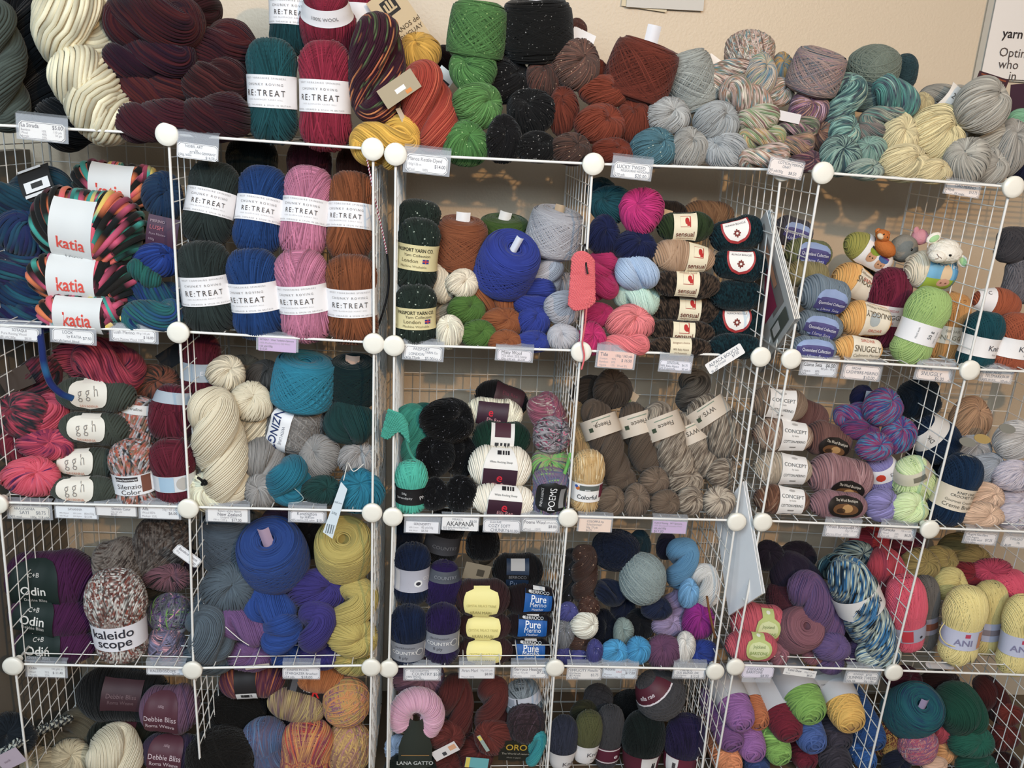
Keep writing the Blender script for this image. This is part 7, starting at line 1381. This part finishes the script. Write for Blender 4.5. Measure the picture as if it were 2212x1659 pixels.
pt('narrow handwritten price card under the striped skein end', 359, 1449, 82, 19, hand(('KALEIDOSCOPE', .10, .52, 6.5), ('Schachenmayr', .24, .2, 4.5), ('$12.00', .66, .84, 5)), '#eef0f4', 1, holder=(1.02, 1.7, .3))
pt('handwritten bordered price card between royal blue and violet hanks', 651, 1454, 80, 28, hand(('JUNIPER MOON', .12, .2, 5.5), ('STARGAZER Brushed', .07, .52, 6.5), ('254 yds', .05, .84, 6), ('$18.00', .5, .84, 7.5)), '#f2f0f2', 1, holder=(1.0, 1.5, .2))
pt('handwritten price card under the navy skeins', 912, 1457, 74, 27, hand(('CLECKHEATON', .15, .16, 4.8), ('COUNTRY $5.00', .20, .44, 8), ('100% WOOL', .05, .70, 5), ('50g~95m', .26, .90, 5)), '#f1eff0', 0, holder=(1.1, 1.55, .2))
pt('printed price card under the brown marled balls', 1030, 1453, 74, 28, [('Aran Marl', .05, .3, 7.5, M_, .02), ('50g/102 yds', .96, .28, 4.8, L_, 0, 'r'), ('$8.00', .96, .60, 6.5, M_, .02, 'r'), ('Wool 100%', .05, .86, 5, L_)], '#f1efef', 0, False, notch=.04, holder=(1.06, 1.5, .24))
pt('printed price card under the blackish brown balls', 1144, 1452, 74, 28, [('Berroco Heather', .05, .22, 7.5, M_, .02), ('50 g / 92 yds', .05, .52, 5, L_), ('$7.25', .96, .48, 7, M_, .02, 'r'), ('Merino', .05, .82, 5, L_), ('100%', .54, .82, 5, L_)], roll=0)
pt('handwritten price card under the indigo glitter hanks', 1262, 1455, 74, 28, hand(('SIMPLICITY Metallic', .06, .2, 6.5), ('55% Merino', .04, .46, 4.8), ('28% Acrylic', .04, .66, 4.8), ('17% nylon', .04, .86, 4.8), ('$3.75', .70, .60, 6.5)), '#eeeae6', 0, holder=(1.04, 1.45, .16))
pt('pale blue price card under the bright cyan hanks', 1338, 1453, 73, 28, [('Adonis', .05, .18, 7, M_, .02), ('100g/218 yds', .96, .24, 5, L_, 0, 'r'), ('$17.00', .96, .50, 6.5, M_, .02, 'r'), ('Merino', .05, .66, 5, L_), ('50%', .55, .66, 5, L_), ('Mulberry Silk', .05, .88, 5, L_), ('50%', .55, .88, 5, L_), ('SALE', .40, .40, 5, '#c0606a')], '#e2eaf2', 1)
pt('handwritten price card beside the pair of connectors under the royal blue hank', 1489, 1454, 68, 25, hand(('MANOS', .2, .18, 6.5), ('SILK BLEND, DK', .08, .46, 6), ('70% Merino', .04, .72, 4.5), ('30% Silk', .04, .90, 4.5), ('$12.25', .56, .80, 6)), '#f0eeee', 1, holder=(1.08, 1.6, .2))
pt('lilac-white bordered price card under the coral red balls', 1637, 1452, 70, 28, hand(('JOJOLAND', .14, .22, 6.5), ('BARITONE', .14, .50, 6.5), ('$8.00', .60, .80, 7)), '#e9e2f0', 1, holder=(.92, 1.45, -.2))
pt('loose curling paper price strip under the rose pink cake', 1728, 1453, 74, 17, [('Tahki Shaw', .10, .26, 6, M_, .01), ('100g/214 yds', .94, .3, 4, L_, 0, 'r'), ('$8.25', .90, .72, 5, M_, .02, 'r'), ('Wool', .06, .72, 4, L_)], '#efedea', 8, False, notch=.02, holder=None)
pt('handwritten price card under the blue striped hank', 1862, 1464, 70, 25, hand(('ROWAN', .2, .18, 5), ('$7.50', .6, .18, 5), ('SUMMER TWEED', .06, .50, 7.5), ('70% Silk', .04, .84, 5), ('50g 118m', .58, .82, 5)), '#efedec', 3, holder=(1.12, 1.75, .25))
pt('blank price card lying in its holder beside the butter yellow skeins', 2030, 1438, 64, 15, [], '#bdb8b8', 3, False, notch=.3, holder=None, Y=2.5, pitch=-62)
pt('bent price card clipped to the upright beside the slate cake', 404, 1201, 62, 25, [('Bamboo Bloom', .12, .3, 6.5, M_, .01), ('50 g', .1, .62, 4.5, L_), ('$9.00', .92, .72, 6, M_, .01, 'r')], '#f2f1f2', 40, holder=None, Y=-2)
o = sheet('wall_poster', 'white poster with dark serif lettering on the wall at the picture corner', 'poster', 2262, 52, 250, 232, 38.6, col='#ece4dc', texts=[('yarn', -97, -24, 19, '#3a3230', .03), ('Optimist', -95, -62, 19, '#5a4e48'), ('who', -92, -86, 19, '#5a4e48'), ('in', -62, -109, 19, '#5a4e48')], thick=.002)
b_ = sheet('backing', 'grey plastic edge behind the white wall poster', 'poster', 2252, 52, 262, 240, 39.3, col='#b9b4a8', thick=.002); del b_['category']; b_['label'] = 'grey plastic backing'
bpy.context.view_layer.update(); b_.parent = o; b_.matrix_parent_inverse = o.matrix_world.inverted()
sheet('wall_paper_notice', 'grey paper notice taped to the wall above the rust cake', 'notice', 1440, -26, 170, 84, 38.8, -1, col='#cfc9bf', thick=.001)
sheet('tape_strip', 'strip of clear tape under the wall notice', 'tape', 1392, 12, 100, 14, 39.2, 4, col='#d8c8a8', thick=.0006)
